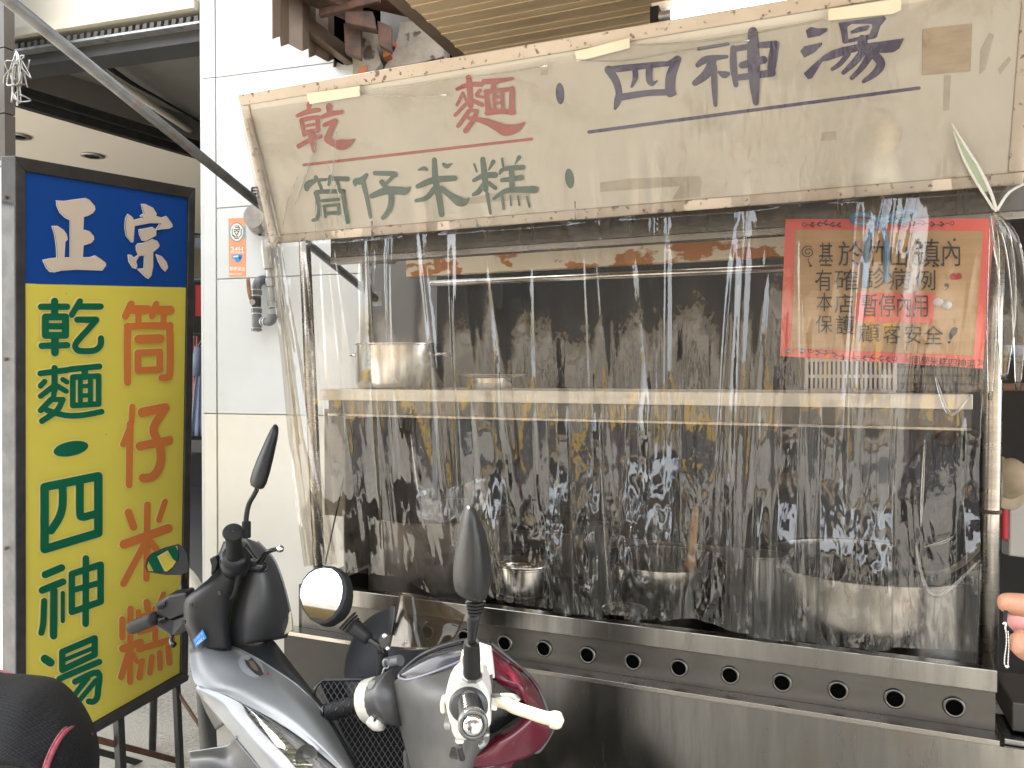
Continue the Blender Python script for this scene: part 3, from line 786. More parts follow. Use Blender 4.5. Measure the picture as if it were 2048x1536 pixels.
# ribbed soffit: every rib its own strip, running along the stall
ZS = 2.62
xs0, xs1 = -1.15, 2.6
yy = .2; k = 0
rib0 = None
while yy < 4.4:
    a = box((xs0, yy + .004, ZS), (xs1, yy + .096, ZS + .012))
    add_box(a, (xs0, yy + .035, ZS - .005), (xs1, yy + .05, ZS - .0002))
    if rib0 is None: rib0 = obj('soffit_strip', a, M['soffit'], cn, bev=.002); y0r = yy
    else: dup(rib0, (0, yy - y0r, 0))
    yy += .1
obj('roof_sheet', box((xs0 - .1, .1, ZS + .05), (xs1 + .1, 4.5, ZS + .09)), M['fascia'], cn)
obj('shade_roof', box((-2.0, 1.95, 3.42), (-.9, 4.5, 3.46)), M['fascia'], cn)  # unseen roof added to keep sky light off the stub and beams
# corrugated end fascia on the left
fa, fb = at(546, 78, 2.75), at(702, 142, 3.35)
n = 12
bm = BM()
pv = None
for i in range(n + 1):
    p = lerp(fa, fb, i / n); zz = p.z + (.022 if i % 2 else 0)
    off = Vector((-.03, 0, 0)) if (i // 2) % 2 else Vector((.0, 0, 0))
    a, b = bm.verts.new(Vector((p.x, p.y, zz)) + off), bm.verts.new(Vector((p.x, p.y, 3.4)) + off)
    if pv: bm.faces.new((pv[0], a, b, pv[1]))
    pv = (a, b)
obj('end_fascia', bm, M['fascia'], cn, solid=.004)
# steel behind the fascia
def beam(a, b, w, h, nm, m=M['rusty_dark']):
    d = (b - a).normalized(); s = Vector((-d.y, d.x, 0)).normalized() * w
    return obj(nm, add_hexa(BM(), [a - s, a + s, a + s + Vector((0, 0, h)), a - s + Vector((0, 0, h))], [b - s, b + s, b + s + Vector((0, 0, h)), b - s + Vector((0, 0, h))]), m, cn, bev=.003)
beam(at(605, 60, 3.0), at(700, 130, 3.25), .02, .06, 'angle_iron', M['fascia'])
beam(at(590, -30, 2.8), at(905, 44, 3.2), .05, .06, 'rusty_beam', M['wood_brown'])
beam(at(905, 44, 3.2), at(1010, 40, 3.25), .03, .03, 'rusty_beam', M['wood_brown'])
beam(at(640, 35, 2.95), at(760, 5, 2.9), .012, .03, 'tie_rod')
beam(at(600, -10, 2.9), at(720, 40, 3.0), .05, .10, 'rusty_beam')
def plate(q, th, m, nm):
    return obj(nm, slab([at(*p) for p in q], FWD * th), m, cn, bev=.004)
plate([(687, 45, 2.98), (722, 50, 2.98), (722, 118, 2.98), (690, 104, 2.98)], .03, M['rusty_dark'], 'bracket_plate')
plate([(754, 40, 2.96), (783, 52, 2.96), (783, 104, 2.96), (756, 88, 2.96)], .03, M['rusty_dark'], 'bracket_plate')
plate([(690, 18, 2.93), (745, 22, 2.93), (752, 58, 2.93), (690, 45, 2.93)], .05, M['rusty_dark'], 'bracket_cap')
plate([(590, -60, 3.2), (760, -60, 3.2), (760, 60, 3.2), (735, 150, 3.28), (704, 142, 3.28), (604, 74, 3.2)], .02, M['void'], 'dark_backing')  # black sheet added for the darkness behind the fascia
# broken concrete stub with brick showing
cs = thing('concrete_stub', 'broken concrete beam end with red brick showing, above the header', 'concrete beam', at(800, 150, 3.1))
def irregular(q, th, m, nm, seed, amp=.008):
    bm = slab([at(*p) for p in q], FWD * th)
    bmesh.ops.subdivide_edges(bm, edges=bm.edges[:], cuts=3, use_grid_fill=True)
    for v in bm.verts:
        v.co += Vector((mnoise.noise(v.co * 14 + Vector((seed, 0, 0))), mnoise.noise(v.co * 14 + Vector((0, seed, 0))), mnoise.noise(v.co * 14 + Vector((0, 0, seed))))) * amp
    return obj(nm, bm, m, cs)
irregular([(800, 42, 3.08), (886, 36, 3.08), (886, 112, 3.08), (872, 118, 3.08), (765, 140, 3.08), (790, 96, 3.08)], .35, M['concrete'], 'block', 1)
irregular([(722, 55, 3.04), (755, 62, 3.04), (755, 100, 3.04), (763, 125, 3.04), (745, 150, 3.04), (705, 152, 3.04), (705, 115, 3.04)], .3, M['concrete'], 'block', 2)
for q in ([(766, 94, 3.03), (784, 80, 3.03), (782, 108, 3.03), (768, 114, 3.03)], [(722, 134, 3.02), (733, 128, 3.02), (733, 148, 3.02), (712, 152, 3.02)], [(784, 84, 3.06), (793, 82, 3.06), (791, 92, 3.06), (783, 93, 3.06)]):
    irregular(q, .06, M['brick_red'], 'brick', 5, .006)
plate([(850, 20, 3.45), (1010, 30, 3.5), (1240, 40, 3.6), (1240, 140, 3.6), (850, 150, 3.45)], .02, M['void'], 'dark_backing')  # another black sheet, standing in for the dark gap beside the stub

# ================================================================== FOOD STALL
stall = thing('food_stall', 'stainless steel noodle stall with a lettered header and plastic front', 'food stall', (-.5, 2.1, 0))
YF = 1.80
# ---- header sign: tilted plane
TILT = math.radians(19)
HP = on_y(545, 476, 1.74); HN = Vector((0, -math.cos(TILT), -math.sin(TILT)))
HS = Vector((1, 0, 0)); HT = Vector((0, -math.sin(TILT), math.cos(TILT)))
def hdr(px, py): return on_plane(px, py, HP, HN)
def hst(px, py):
    v = hdr(px, py) - HP; return v.dot(HS), v.dot(HT)
def hpt(s, t, o=0.0): return HP + HS * s + HT * t + HN * o
sL = hst(482, 200)[0] * .5 + hst(541, 480)[0] * .5
sR = hst(2060, 200)[0]
tB0 = hst(820, 465.5)[1]; tB1 = hst(820, 447)[1]
tT1 = hst(700, 151)[1]; tT0 = hst(700, 176)[1]
def hbox(s0, s1, t0, t1, o0, o1):
    return add_hexa(BM(), [hpt(s0, t0, o0), hpt(s1, t0, o0), hpt(s1, t1, o0), hpt(s0, t1, o0)], [hpt(s0, t0, o1), hpt(s1, t0, o1), hpt(s1, t1, o1), hpt(s0, t1, o1)])
hd = obj('header_sign', hbox(sL + .01, sR - .01, tB0 + .005, tT1 - .005, .0, -.11), M['sign_face'], stall)
wf = .027
obj('frame_rail', hbox(sL, sR, tT0, tT1, .007, -.112), M['sign_frame'], hd, bev=.002)
obj('frame_rail', hbox(sL, sR, tB0, tB1, .007, -.112), M['sign_frame'], hd, bev=.002)
obj('frame_stile', hbox(sL, sL + wf, tB1 + .001, tT0 - .001, .006, -.112), M['sign_frame'], hd, bev=.002)
obj('frame_stile', hbox(sR - wf, sR, tB1 + .001, tT0 - .001, .006, -.112), M['sign_frame'], hd, bev=.002)
for q in ([(1845, 58), (1944, 47), (1940, 143), (1844, 151)],):
    obj('wood_patch', slab([hdr(*p) + HN * .0015 for p in q], HN * .002), M['patch'], hd)
# lettering traced as ink
def hink(): return Ink(hdr, HN, .0009)
H1 = (580, 140, 6.827); H2 = (880, 140, 7.314); H3 = (590, 300, 6.827); H4 = (820, 300, 6.827); H5 = (1200, 40, 5.389); H6 = (1580, 20, 7.314); PX = (0, 0, 1)
def letter(strokes, m, polys=(), label=None, ell=None):
    ik = hink()
    for fr, p in strokes: ik.stroke(fr, p)
    for fr, o, h in polys: ik.poly(fr, o, h)
    if ell: ik.ellipse(*ell)
    return ik.done('letter', m, hd, label)
letter([(H1, s) for s in (
    [(262, 470, 72), (258, 545, 55)], [(100, 625, 50), (250, 570, 72), (400, 545, 60)], [(165, 690, 70), (180, 790, 60), (200, 890, 50)], [(165, 685, 68), (300, 655, 62), (412, 645, 55)],
    [(385, 650, 68), (383, 840, 55)], [(235, 762, 45), (335, 742, 45)], [(205, 862, 70), (300, 835, 60), (395, 820, 60)], [(130, 1040, 65), (270, 960, 62), (418, 905, 62)], [(300, 860, 110), (320, 980, 80), (335, 1110, 45)],
    [(545, 495, 88), (540, 590, 52)], [(460, 635, 58), (560, 600, 72), (715, 575, 60)], [(480, 750, 58), (620, 700, 78)], [(625, 700, 70), (545, 870, 78), (525, 950, 85), (620, 1000, 100), (720, 1020, 150), (800, 1000, 105), (885, 945, 12)])], M['red_letter'])
letter([(H2, s) for s in (
    [(422, 115, 90), (440, 300, 90), (450, 520, 90)], [(255, 280, 55), (430, 215, 75), (615, 210, 75)], [(340, 340, 55), (255, 510, 50)], [(345, 350, 40), (385, 440, 45)], [(400, 480, 60), (230, 660, 55)],
    [(590, 300, 60), (540, 370, 55), (640, 400, 40)], [(470, 440, 60), (620, 510, 70)], [(430, 600, 70), (270, 820, 60)], [(450, 590, 55), (550, 600, 55)], [(545, 600, 65), (500, 720, 75), (380, 890, 75)],
    [(430, 700, 55), (650, 745, 90), (850, 830, 135), (970, 880, 170), (1130, 850, 120), (1250, 765, 12)], [(655, 170, 80), (850, 160, 78), (1075, 125, 45)], [(800, 180, 75), (790, 280, 75)],
    [(680, 315, 65), (1065, 280, 68)], [(685, 320, 65), (720, 620, 80)], [(1062, 270, 72), (1060, 620, 85)], [(700, 630, 75), (900, 605, 80), (1080, 620, 75)], [(795, 315, 46), (812, 600, 46)], [(912, 300, 50), (930, 590, 50)],
    [(800, 395, 40), (920, 390, 40)], [(800, 485, 42), (920, 478, 42)], [(800, 320, 40), (920, 310, 40)])], M['red_letter'])
letter([], M['purple_letter'], ell=(H2, 1758, 345, 64, 158, -.06))
letter([(PX, [(608, 330, 6), (1064, 278, 6)])], M['red_letter'])
letter([(PX, [(1178, 264, 7), (1838, 176, 7)])], M['purple_letter'])
letter([(H3, s) for s in (
    [(285, 370, 55), (290, 405, 55), (185, 470, 100), (165, 535, 60)], [(300, 412, 50), (430, 402, 42)], [(330, 440, 45), (365, 525, 45)], [(490, 365, 60), (465, 475, 38)], [(480, 388, 62), (722, 395, 72)], [(575, 400, 50), (612, 540, 40)],
    [(285, 595, 55), (330, 570, 60), (670, 562, 62)], [(300, 590, 72), (325, 720, 58), (335, 830, 50), (310, 930, 55), (255, 958, 45)], [(662, 565, 60), (690, 780, 48), (728, 985, 52)], [(375, 692, 45), (608, 672, 45)], [(405, 762, 42), (610, 745, 42)],
    [(412, 760, 40), (425, 910, 40)], [(602, 750, 42), (612, 872, 42)], [(440, 865, 52), (610, 852, 55)])], M['green_letter'])
letter([(H3, s) for s in (
    [(980, 340, 55), (905, 420, 100), (830, 425, 78), (828, 478, 40)], [(935, 440, 72), (985, 650, 58), (1035, 915, 46)], [(1098, 315, 62), (1240, 320, 68), (1370, 325, 60), (1385, 350, 45)], [(1365, 340, 60), (1265, 445, 48)], [(1190, 435, 70), (1260, 520, 75)],
    [(1060, 625, 75), (1250, 555, 105), (1450, 555, 110), (1510, 560, 100), (1588, 498, 8)], [(1320, 560, 82), (1322, 700, 75), (1290, 820, 70), (1212, 925, 58)])], M['green_letter'])
letter([(H4, s) for s in (
    [(335, 135, 72), (350, 400, 88), (400, 650, 86), (436, 880, 78)], [(120, 270, 25), (195, 250, 62), (235, 268, 40)], [(465, 195, 50), (510, 222, 62), (585, 178, 10)], [(115, 495, 70), (330, 410, 92), (615, 385, 78)], [(340, 530, 82), (235, 650, 70), (95, 690, 52)],
    [(430, 520, 72), (560, 620, 82), (680, 700, 130), (760, 705, 90), (822, 650, 10)])], M['green_letter'])
letter([(H4, s) for s in (
    [(995, 125, 72), (1020, 350, 86), (1040, 545, 70)], [(1058, 600, 58), (1100, 865, 38)], [(880, 195, 34), (915, 295, 28)], [(1140, 160, 62), (1080, 268, 26)], [(875, 415, 50), (1010, 350, 80), (1165, 340, 85)], [(1000, 480, 70), (940, 570, 72), (870, 608, 48)], [(1080, 450, 60), (1168, 518, 60)],
    [(1262, 120, 35), (1275, 215, 33)], [(1495, 98, 58), (1438, 195, 12)], [(1232, 320, 35), (1290, 257, 62), (1545, 237, 72)], [(1390, 260, 72), (1400, 500, 75)], [(1262, 412, 58), (1525, 377, 80)], [(1152, 662, 40), (1300, 562, 68), (1500, 540, 80), (1712, 542, 100)],
    [(1266, 612, 40), (1285, 800, 38)], [(1380, 622, 24), (1386, 750, 24)], [(1480, 625, 25), (1500, 750, 28)], [(1602, 632, 25), (1638, 768, 35)])], M['green_letter'])
letter([], M['green_letter'], ell=(PX, 1139.5, 357, 9, 20, -.12))
letter([(H5, s) for s in (
    [(92, 535, 88), (170, 650, 85), (205, 780, 72), (190, 880, 78), (165, 955, 32)], [(105, 535, 72), (300, 515, 72), (640, 478, 62), (740, 470, 58), (838, 425, 86)], [(835, 435, 85), (768, 600, 110), (760, 780, 108)], [(230, 832, 78), (500, 790, 68), (700, 780, 68), (800, 790, 56)], [(380, 515, 66), (385, 620, 58), (347, 718, 28)], [(535, 505, 72), (535, 640, 72), (568, 688, 52), (622, 652, 10)])], M['purple_letter'])
letter([(H5, s) for s in (
    [(1065, 312, 42), (1380, 258, 38)], [(1055, 485, 56), (1150, 425, 80), (1368, 395, 40)], [(1215, 440, 90), (1150, 580, 100), (1025, 680, 66)], [(1230, 500, 66), (1235, 700, 68), (1245, 915, 44)], [(1282, 562, 26), (1340, 590, 80), (1382, 580, 46)], [(1438, 305, 66), (1440, 500, 78), (1468, 700, 56)], [(1435, 315, 64), (1700, 275, 66), (1895, 260, 78)],
    [(1888, 265, 90), (1862, 420, 100), (1845, 575, 80)], [(1480, 622, 68), (1855, 572, 82)], [(1535, 488, 78), (1765, 430, 86)], [(1650, 130, 104), (1655, 400, 135), (1670, 700, 108), (1682, 890, 66)])], M['purple_letter'])
letter([(H6, s) for s in ([(1060, 430, 140), (1060, 560, 165)], [(850, 640, 82), (740, 780, 76), (622, 865, 60)], [(1060, 620, 112), (930, 780, 96), (782, 915, 66)], [(1180, 640, 122), (1060, 830, 92), (905, 995, 62)], [(1230, 650, 130), (1330, 780, 130), (1250, 920, 108), (1075, 1045, 58)])], M['purple_letter'],
    polys=[(H6, o, h) for o, h in (
        ([(230, 300), (310, 250), (400, 270), (550, 265), (545, 310), (440, 380), (260, 410)], ()), ([(150, 600), (210, 530), (470, 475), (470, 510), (350, 630), (210, 700)], ()),
        ([(705, 190), (1380, 90), (1410, 130), (1320, 240), (1270, 400), (1230, 420), (1130, 440), (1000, 450), (800, 495), (770, 480), (740, 300)], [[(835, 250), (900, 205), (1190, 205), (1205, 250), (1160, 355), (850, 430)]]),
        ([(885, 310), (1000, 250), (1150, 222), (1165, 245), (1130, 300), (890, 355)], ()), ([(1110, 490), (1665, 415), (1600, 560), (1520, 615), (1400, 630), (1250, 625), (1100, 640)], ()),
        ([(990, 500), (780, 540), (620, 590), (500, 660), (350, 790), (200, 930), (265, 1015), (320, 1000), (480, 750), (550, 745), (800, 660), (1000, 600)], ()))])
# old tape marks left on the sign face
for q in ([(985, 387), (1005, 385), (1060, 380), (1060, 398), (940, 408), (940, 396)], [(1200, 365), (1260, 357), (1400, 352), (1404, 362), (1400, 394), (1345, 398), (1360, 372), (1200, 384)], [(1645, 264), (1672, 262), (1672, 280), (1640, 282)], [(1960, 100), (1978, 65), (1988, 70), (1970, 140), (1958, 150)], [(1995, 138), (2018, 112), (2022, 120), (2000, 150)], [(1888, 150), (1902, 150), (1898, 220), (1886, 222)], [(1082, 140), (1096, 139), (1095, 150), (1081, 151)]):
    ik = hink(); ik.poly(PX, q); ik.done('tape_mark', mat('tape_mark', (.50, .45, .37), .6, c2=(.58, .525, .44), scale=40), hd)

# ---- frame, counter, shelf
X0 = on_y(578, 1262, YF).x; X1 = on_y(1995, 1400, YF).x
ZT, ZLB = .897, .851
YB = 2.5
obj('counter_lip', box((X0 + .1, YF, ZLB), (X1, YF + .03, ZT)), M['steel_soft'], stall, bev=.002)
zP = .765
hp = obj('vent_panel', box((X0 + .03, YF + .02, zP), (X1, YF + .026, ZLB - .001)), M['steel_dark'], stall)
obj('lower_ledge', box((X0, YF - .025, zP - .012), (X1, YF + .026, zP - .0005)), M['steel'], stall, bev=.001)
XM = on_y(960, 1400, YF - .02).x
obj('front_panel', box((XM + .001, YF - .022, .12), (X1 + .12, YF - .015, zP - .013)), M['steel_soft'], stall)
obj('shaded_front_panel', box((X0, YF - .022, .12), (XM, YF - .015, zP - .013)), mat('shaded_steel', (.05, .047, .041), .5, .3, c2=(.035, .033, .03), scale=6, c3=(.09, .08, .065), scale3=10, lo3=.6, hi3=.75), stall)  # left end of the front panel, its shade put into a dark colour
obj('side_cabinet', box((X0 + .011, YF + .031, .12), (X0 + .094, YB - .001, ZT - .012)), M['grease'], stall)
obj('burner_tray', box((X0 + .1, YF + .032, .78), (X1, YB, .80)), M['grease'], stall)
obj('side_skirt', box((X0, YF - .01, .12), (X0 + .01, YB, zP - .014)), M['steel_dirty'], stall)
obj('rear_panel', box((X0, YB, .12), (X1, YB + .012, .95)), M['steel_dirty'], stall)
obj('end_bracket', box((X1 + .01, YF - .01, .70), (X1 + .2, YF + .12, .765)), M['steel_soft'], stall, bev=.003)
obj('end_bracket', box((X1 + .03, YF + .02, .77), (X1 + .2, YF + .2, .83)), M['grease'], stall, bev=.003)
ring0 = None
for (px, py) in ((855, 1262), (930, 1273), (1010, 1287), (1088, 1300), (1175, 1313), (1266, 1327), (1358, 1340), (1460, 1354), (1564, 1368), (1676, 1384), (1789, 1401), (1908, 1418)):
    c = on_y(px, py, YF + .0195); c.z = .803
    if ring0 is None:
        ring0 = obj('vent_ring', lathe([(.0165, .0), (.0165, .006), (.021, .005), (.022, .0)], c, Vector((0, -1, 0)), 24), M['steel_dark'], hp, smooth=True)
        hole0 = obj('vent_hole', lathe([(0, .0012), (.0166, .0012), (.0166, 0)], c, Vector((0, -1, 0)), 24), M['void'], hp); c0_ = c
    else: dup(ring0, c - c0_); dup(hole0, c - c0_)
# left drop shelf piece visible below the mirror
obj('lip_end_cap', box((X0 + .095, YF - .002, ZLB - .02), (X0 + .099, YF + .06, ZT)), M['steel'], stall)

# posts
def post(pa, pb, r, nm='post', m=M['steel']):
    return obj(nm, tube([pa, lerp(pa, pb, .33), lerp(pa, pb, .66), pb], r, 16), m, stall, smooth=True)
post(on_y(609, 482, 1.90), on_y(640, 1180, 1.87), .0175)
post(on_y(1992, 380, 1.86), on_y(1976, 1345, 1.84), .0185)
post(on_y(736, 520, 2.46), on_y(748, 1160, 2.46), .014, m=M['steel_dirty'])
post(on_y(1880, 520, 2.46), on_y(1880, 1200, 2.46), .014, m=M['steel_dirty'])
# weld collar half-way up the right post
c = on_y(1981, 1022, 1.848); obj('post_collar', tube([c - Vector((0, 0, .004)), c + Vector((0, 0, .004))], .0205, 16), M['rusty_dark'], stall, smooth=True)
# valance under the header
za0, za1 = on_y(1000, 452, 1.80).z, on_y(1000, 492, 1.84).z
obj('valance', box((X0 + .12, 1.84, za1), (X1 + .1, 1.852, za0 + .03)), M['steel_soft'], stall)
obj('valance_lip', box((X0 + .12, 1.835, za1 - .018), (X1 + .1, 1.87, za1 - .001)), M['steel'], stall, bev=.002)
# inner hood side step at left (stainless, seen through plastic)
obj('hood_side', slab([on_y(680, 505, 1.86), on_y(800, 505, 1.86), on_y(790, 520, 1.95), on_y(680, 518, 1.95)], (0, 0, -.012)), M['steel_soft'], stall)
# rusty painted beam
zb0, zb1 = on_y(1100, 493, 2.05).z, on_y(1100, 538, 2.05).z
xb0, xb1 = on_y(812, 530, 2.05).x, on_y(1960, 480, 2.05).x
obj('rusty_channel', box((xb0, 2.05, zb1), (xb1, 2.075, zb0)), M['rust_paint'], stall, bev=.002)
# shelf
zs = 1.457
xsA, xsB = on_y(640, 780, 1.95).x, on_y(1946, 790, 1.95).x
shf = obj('shelf', box((xsA, 1.95, zs - .034), (xsB, 2.32, zs)), M['shelf_steel'], stall, bev=.002)
obj('shelf_lip', box((xsA + .02, 1.966, zs - .075), (xsB, 1.975, zs - .035)), M['steel_dark'], stall)
obj('shelf_edge', box((xsA + .02, 1.962, zs - .082), (xsB, 1.979, zs - .076)), M['steel'], stall)
# back of the stall: stained stainless splashback at left and a dark shop behind
bx0, bx1 = on_y(640, 950, YB).x, on_y(830, 950, YB).x
obj('splashback', box((bx0 + .03, YB - .012, .951), (bx1, YB - .001, zs - .09)), M['steel_dirty'], stall)
obj('side_panel', box((X0 + .10, 1.93, .90), (X0 + .106, YB - .013, zs - .09)), M['steel_dirty'], stall)
obj('stay_wire', tube([on_y(718, 815, 2.0), on_y(650, 1130, 1.92)], .0022, 6), M['black_metal'], stall)
# exhaust pipe / rail
obj('hood_rail', tube([on_y(862, 567, 2.1), on_y(1950, 520, 2.1)], .0105, 12), M['steel_bright'], stall, smooth=True)

# lamp tube above the header
lt = thing('fluorescent_lamp', 'lit white fluorescent tube above the right half of the header', 'lamp', on_y(1500, 20, 2.2))
la, lb = on_y(1343, 30, 2.2), on_y(1720, -35, 2.2)
obj('tube', tube([la, lb], .0135, 14), M['tube_lit'], lt, smooth=True)
obj('end_cap', tube([la - (lb - la).normalized() * .035, la], .0145, 14), M['galv'], lt, auto=40)
obj('fitting', slab([la + Vector((-.06, .012, .03)), lb + Vector((0, .012, .03)), lb + Vector((0, .06, .03)), la + Vector((-.06, .06, .03))], (0, 0, .02)), M['ceil_cream'], lt)
obj('holder', box((la.x - .06, la.y - .01, la.z - .03), (la.x - .035, la.y + .03, la.z + .03)), M['black_plastic'], lt)

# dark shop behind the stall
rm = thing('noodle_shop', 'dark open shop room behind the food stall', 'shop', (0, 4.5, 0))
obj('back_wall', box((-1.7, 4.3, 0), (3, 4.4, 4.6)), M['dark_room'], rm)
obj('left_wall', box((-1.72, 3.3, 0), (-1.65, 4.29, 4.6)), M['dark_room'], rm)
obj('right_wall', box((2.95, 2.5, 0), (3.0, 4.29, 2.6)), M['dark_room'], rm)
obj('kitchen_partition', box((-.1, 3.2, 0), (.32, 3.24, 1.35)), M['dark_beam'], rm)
def small(nm, lab, cat, q, th, m, bev=.006):
    return tag(obj(nm, slab([at(*p) for p in q], FWD * th), m, bev=bev), lab, cat)
small('appliance_box', 'pale blue box on a dark shelf at the right edge', 'box', [(2012, 690, 2.6), (2060, 690, 2.6), (2060, 712, 2.6), (2012, 712, 2.6)], .2, M['blue_cloth'])
small('shelf_board', 'dark wall shelf at the right edge of the stall', 'shelf', [(1995, 714, 2.55), (2075, 714, 2.55), (2075, 722, 2.55), (1995, 722, 2.55)], .3, M['dark_beam'])
small('red_carton', 'narrow red carton standing beside the right post', 'carton', [(2007, 1000, 2.3), (2019, 1000, 2.3), (2019, 1080, 2.3), (2007, 1080, 2.3)], .05, M['red_card'])
small('paper_roll', 'white paper bag hanging at the right edge in the dark shop', 'bag', [(2021, 930, 2.32), (2070, 935, 2.32), (2066, 1118, 2.32), (2018, 1112, 2.32)], .04, M['bag_paper'])
small('shelf_board', 'dark red shelf above the white bag at the right edge', 'shelf', [(2000, 766, 2.5), (2075, 766, 2.5), (2075, 782, 2.5), (2000, 782, 2.5)], .2, M['wood_brown'])
t = thing('sun_hat', 'beige bowl-shaped hat behind the right post', 'hat', at(2015, 985, 2.2))
obj('crown', lathe([(0, .07), (.03, .065), (.052, .045), (.058, .0)], at(2008, 960, 2.2), Vector((.4, -.5, .3)), 24), M['hat_straw'], t, smooth=True)
obj('brim', lathe([(.056, .002), (.085, -.01), (.086, -.013), (.056, -.002)], at(2008, 960, 2.2), Vector((.4, -.5, .3)), 24), M['hat_straw'], t, smooth=True)

# ================================================================== POTS AND GOODS ON THE STALL
def pot(nm, lab, cat, c, r, h, m, lid=None, group=None, handles=False, rim=True):
    t = thing(nm, lab, cat, c, group)
    prof = [(0, .002), (r * .96, .002), (r, .012), (r, h - .004), (r * 1.03, h - .002), (r * 1.03, h + .002), (r * .975, h), (r * .97, h - .01), (r * .96, .014), (0, .014)]
    obj('body', lathe(prof, c, n=40), m, t, auto=35)
    if lid:
        obj('lid', lathe([(r * 1.02, h + .0045), (r * 1.02, h + .008), (r * .8, h + .02), (r * .4, h + .033), (0, h + .037)], c, n=36), M[lid], t, smooth=True)
        obj('lid_knob', lathe([(.006, h + .036), (.006, h + .046), (.016, h + .052), (.016, h + .06), (0, h + .063)], c, n=16), M['black_plastic'], t, smooth=True)
    if handles:
        for s in (-1, 1):
            p = Vector(c) + Vector((s * r, 0, h * .75))
            obj('handle', tube([p + Vector((0, -.03, 0)), p + Vector((s * .03, -.028, .004)), p + Vector((s * .03, .028, .004)), p + Vector((0, .03, 0))], .005, 8, 3), m, t, smooth=True)
    return t
zsh = zs + .001
def sh_pt(px, Y): p = on_y(px, 750, Y); return Vector((p.x, p.y, zsh))
pot('stock_pot', 'tall shiny steel stock pot at the left end of the shelf', 'pot', sh_pt(800, 2.12), .138, .138, M['steel_bright'], handles=True)
t = pot('small_pan', 'low steel pan under a flat plate on the shelf', 'pan', sh_pt(985, 2.14), .062, .03, M['steel_bright'])
c = sh_pt(985, 2.14) + Vector((0, 0, .034))
tag(obj('flat_plate', lathe([(0, .001), (.08, .001), (.105, .008), (.107, .011), (.08, .005), (0, .004)], c, n=36), M['steel_bright'], auto=40), 'flat steel plate lying on the low pan on the shelf', 'plate')
# slotted basket
bq = sh_pt(1697, 2.1); bt = thing('slotted_basket', 'white slotted plastic basket on the shelf below the notice', 'basket', bq)
w, d, h = .10, .09, .118
bm = BM(); add_box(bm, (bq.x - w, bq.y - d, zsh), (bq.x + w, bq.y + d, zsh + .006))
obj('floor', bm, M['basket'], bt)
obj('rim', add_box(add_box(box((bq.x - w - .008, bq.y - d - .008, zsh + h), (bq.x + w + .008, bq.y - d + .004, zsh + h + .01)), (bq.x - w - .008, bq.y - d + .0041, zsh + h), (bq.x - w + .004, bq.y + d, zsh + h + .01)), (bq.x + w - .004, bq.y - d + .0041, zsh + h), (bq.x + w + .008, bq.y + d, zsh + h + .01)), M['basket'], bt)
s0_ = None
for i in range(20):
    x = bq.x - w + .004 + i * (2 * w - .008) / 19
    if s0_ is None: s0_ = obj('slat', box((x - .0028, bq.y - d - .002, zsh + .006), (x + .0028, bq.y - d + .002, zsh + h)), M['basket'], bt); x00 = x
    else: dup(s0_, (x - x00, 0, 0))
for z in (.035, .075): obj('cross_band', box((bq.x - w, bq.y - d - .001, zsh + z), (bq.x + w, bq.y - d + .0035, zsh + z + .008)), M['basket'], bt)
for s in (-1, 1): obj('side_wall', box((bq.x + s * w - .002, bq.y - d + .003, zsh + .006), (bq.x + s * w + .002, bq.y + d, zsh + h)), M['basket'], bt)
# crate and pink bag
cq = sh_pt(1850, 2.1); ct = thing('dark_crate', 'dark slatted crate on the right end of the shelf', 'crate', cq)
for k in range(5):
    obj('slat', box((cq.x - .075, cq.y - .08, zsh + .004 + k * .02), (cq.x + .085, cq.y + .08, zsh + .018 + k * .02)), M['tile_brown'], ct)
obj('frame', box((cq.x - .07, cq.y - .075, zsh), (cq.x + .08, cq.y + .075, zsh + .1)), M['dark_room'], ct)
tag(obj('pink_packet', box((sh_pt(1790, 2.08).x - .018, 2.05, zsh), (sh_pt(1790, 2.08).x + .018, 2.12, zsh + .085)), mat('pink_packet', (.45, .24, .24), .6), bev=.006), 'dusty pink packet between basket and crate on the shelf', 'packet')

TR = .8005
def tr_pt(px, Y): p = on_y(px, 750, Y); return Vector((p.x, p.y, TR))
pot('steamer_pot', 'very wide steel cauldron at the right end of the counter', 'pot', tr_pt(1725, 2.14), .255, .225, M['steel_soft'])
pot('wok_cauldron', 'dark wide cauldron on the counter behind the two mirrors', 'pot', tr_pt(880, 2.22), .235, .255, M['steel_dirty'])
pot('small_pot', 'small steel pot at the counter front, left of the wooden spatula', 'pot', tr_pt(1250, 1.92), .058, .095, M['steel_bright'])
tlow = pot('ladle_pot', 'steel pot carrying a smaller saucepan, right of the tall mirror', 'pot', tr_pt(1050, 1.95), .08, .10, M['steel_bright'])
cc = tr_pt(1050, 1.95) + Vector((0, 0, .1035))
pot('saucepan', 'lidded steel saucepan standing on top of the ladle pot', 'saucepan', cc, .078, .075, M['steel_bright'], lid='steel_bright')
pot('soup_pot', 'wide shallow steel pot in the middle of the counter', 'pot', tr_pt(1330, 2.2), .17, .17, M['steel_bright'])
pot('steel_jar', 'slim dark steel jar standing behind the small pot', 'jar', tr_pt(1196, 2.12), .036, .27, M['glass_dim'])
pot('glass_jar', 'dim glass jar standing left of the wide cauldron', 'jar', tr_pt(1532, 2.0), .048, .25, M['glass_dim'])
ws = thing('wooden_spatula', 'worn wooden spatula standing upright in the middle pot', 'spatula', on_y(1385, 1120, 2.1))
obj('handle', tube([on_y(1392, 1015, 2.1), on_y(1385, 1080, 2.08), on_y(1383, 1110, 2.08)], [.008, .012, .011], 10, 3, flat=(Vector((0, 1, 0)), .5)), M['wood'], ws, smooth=True)
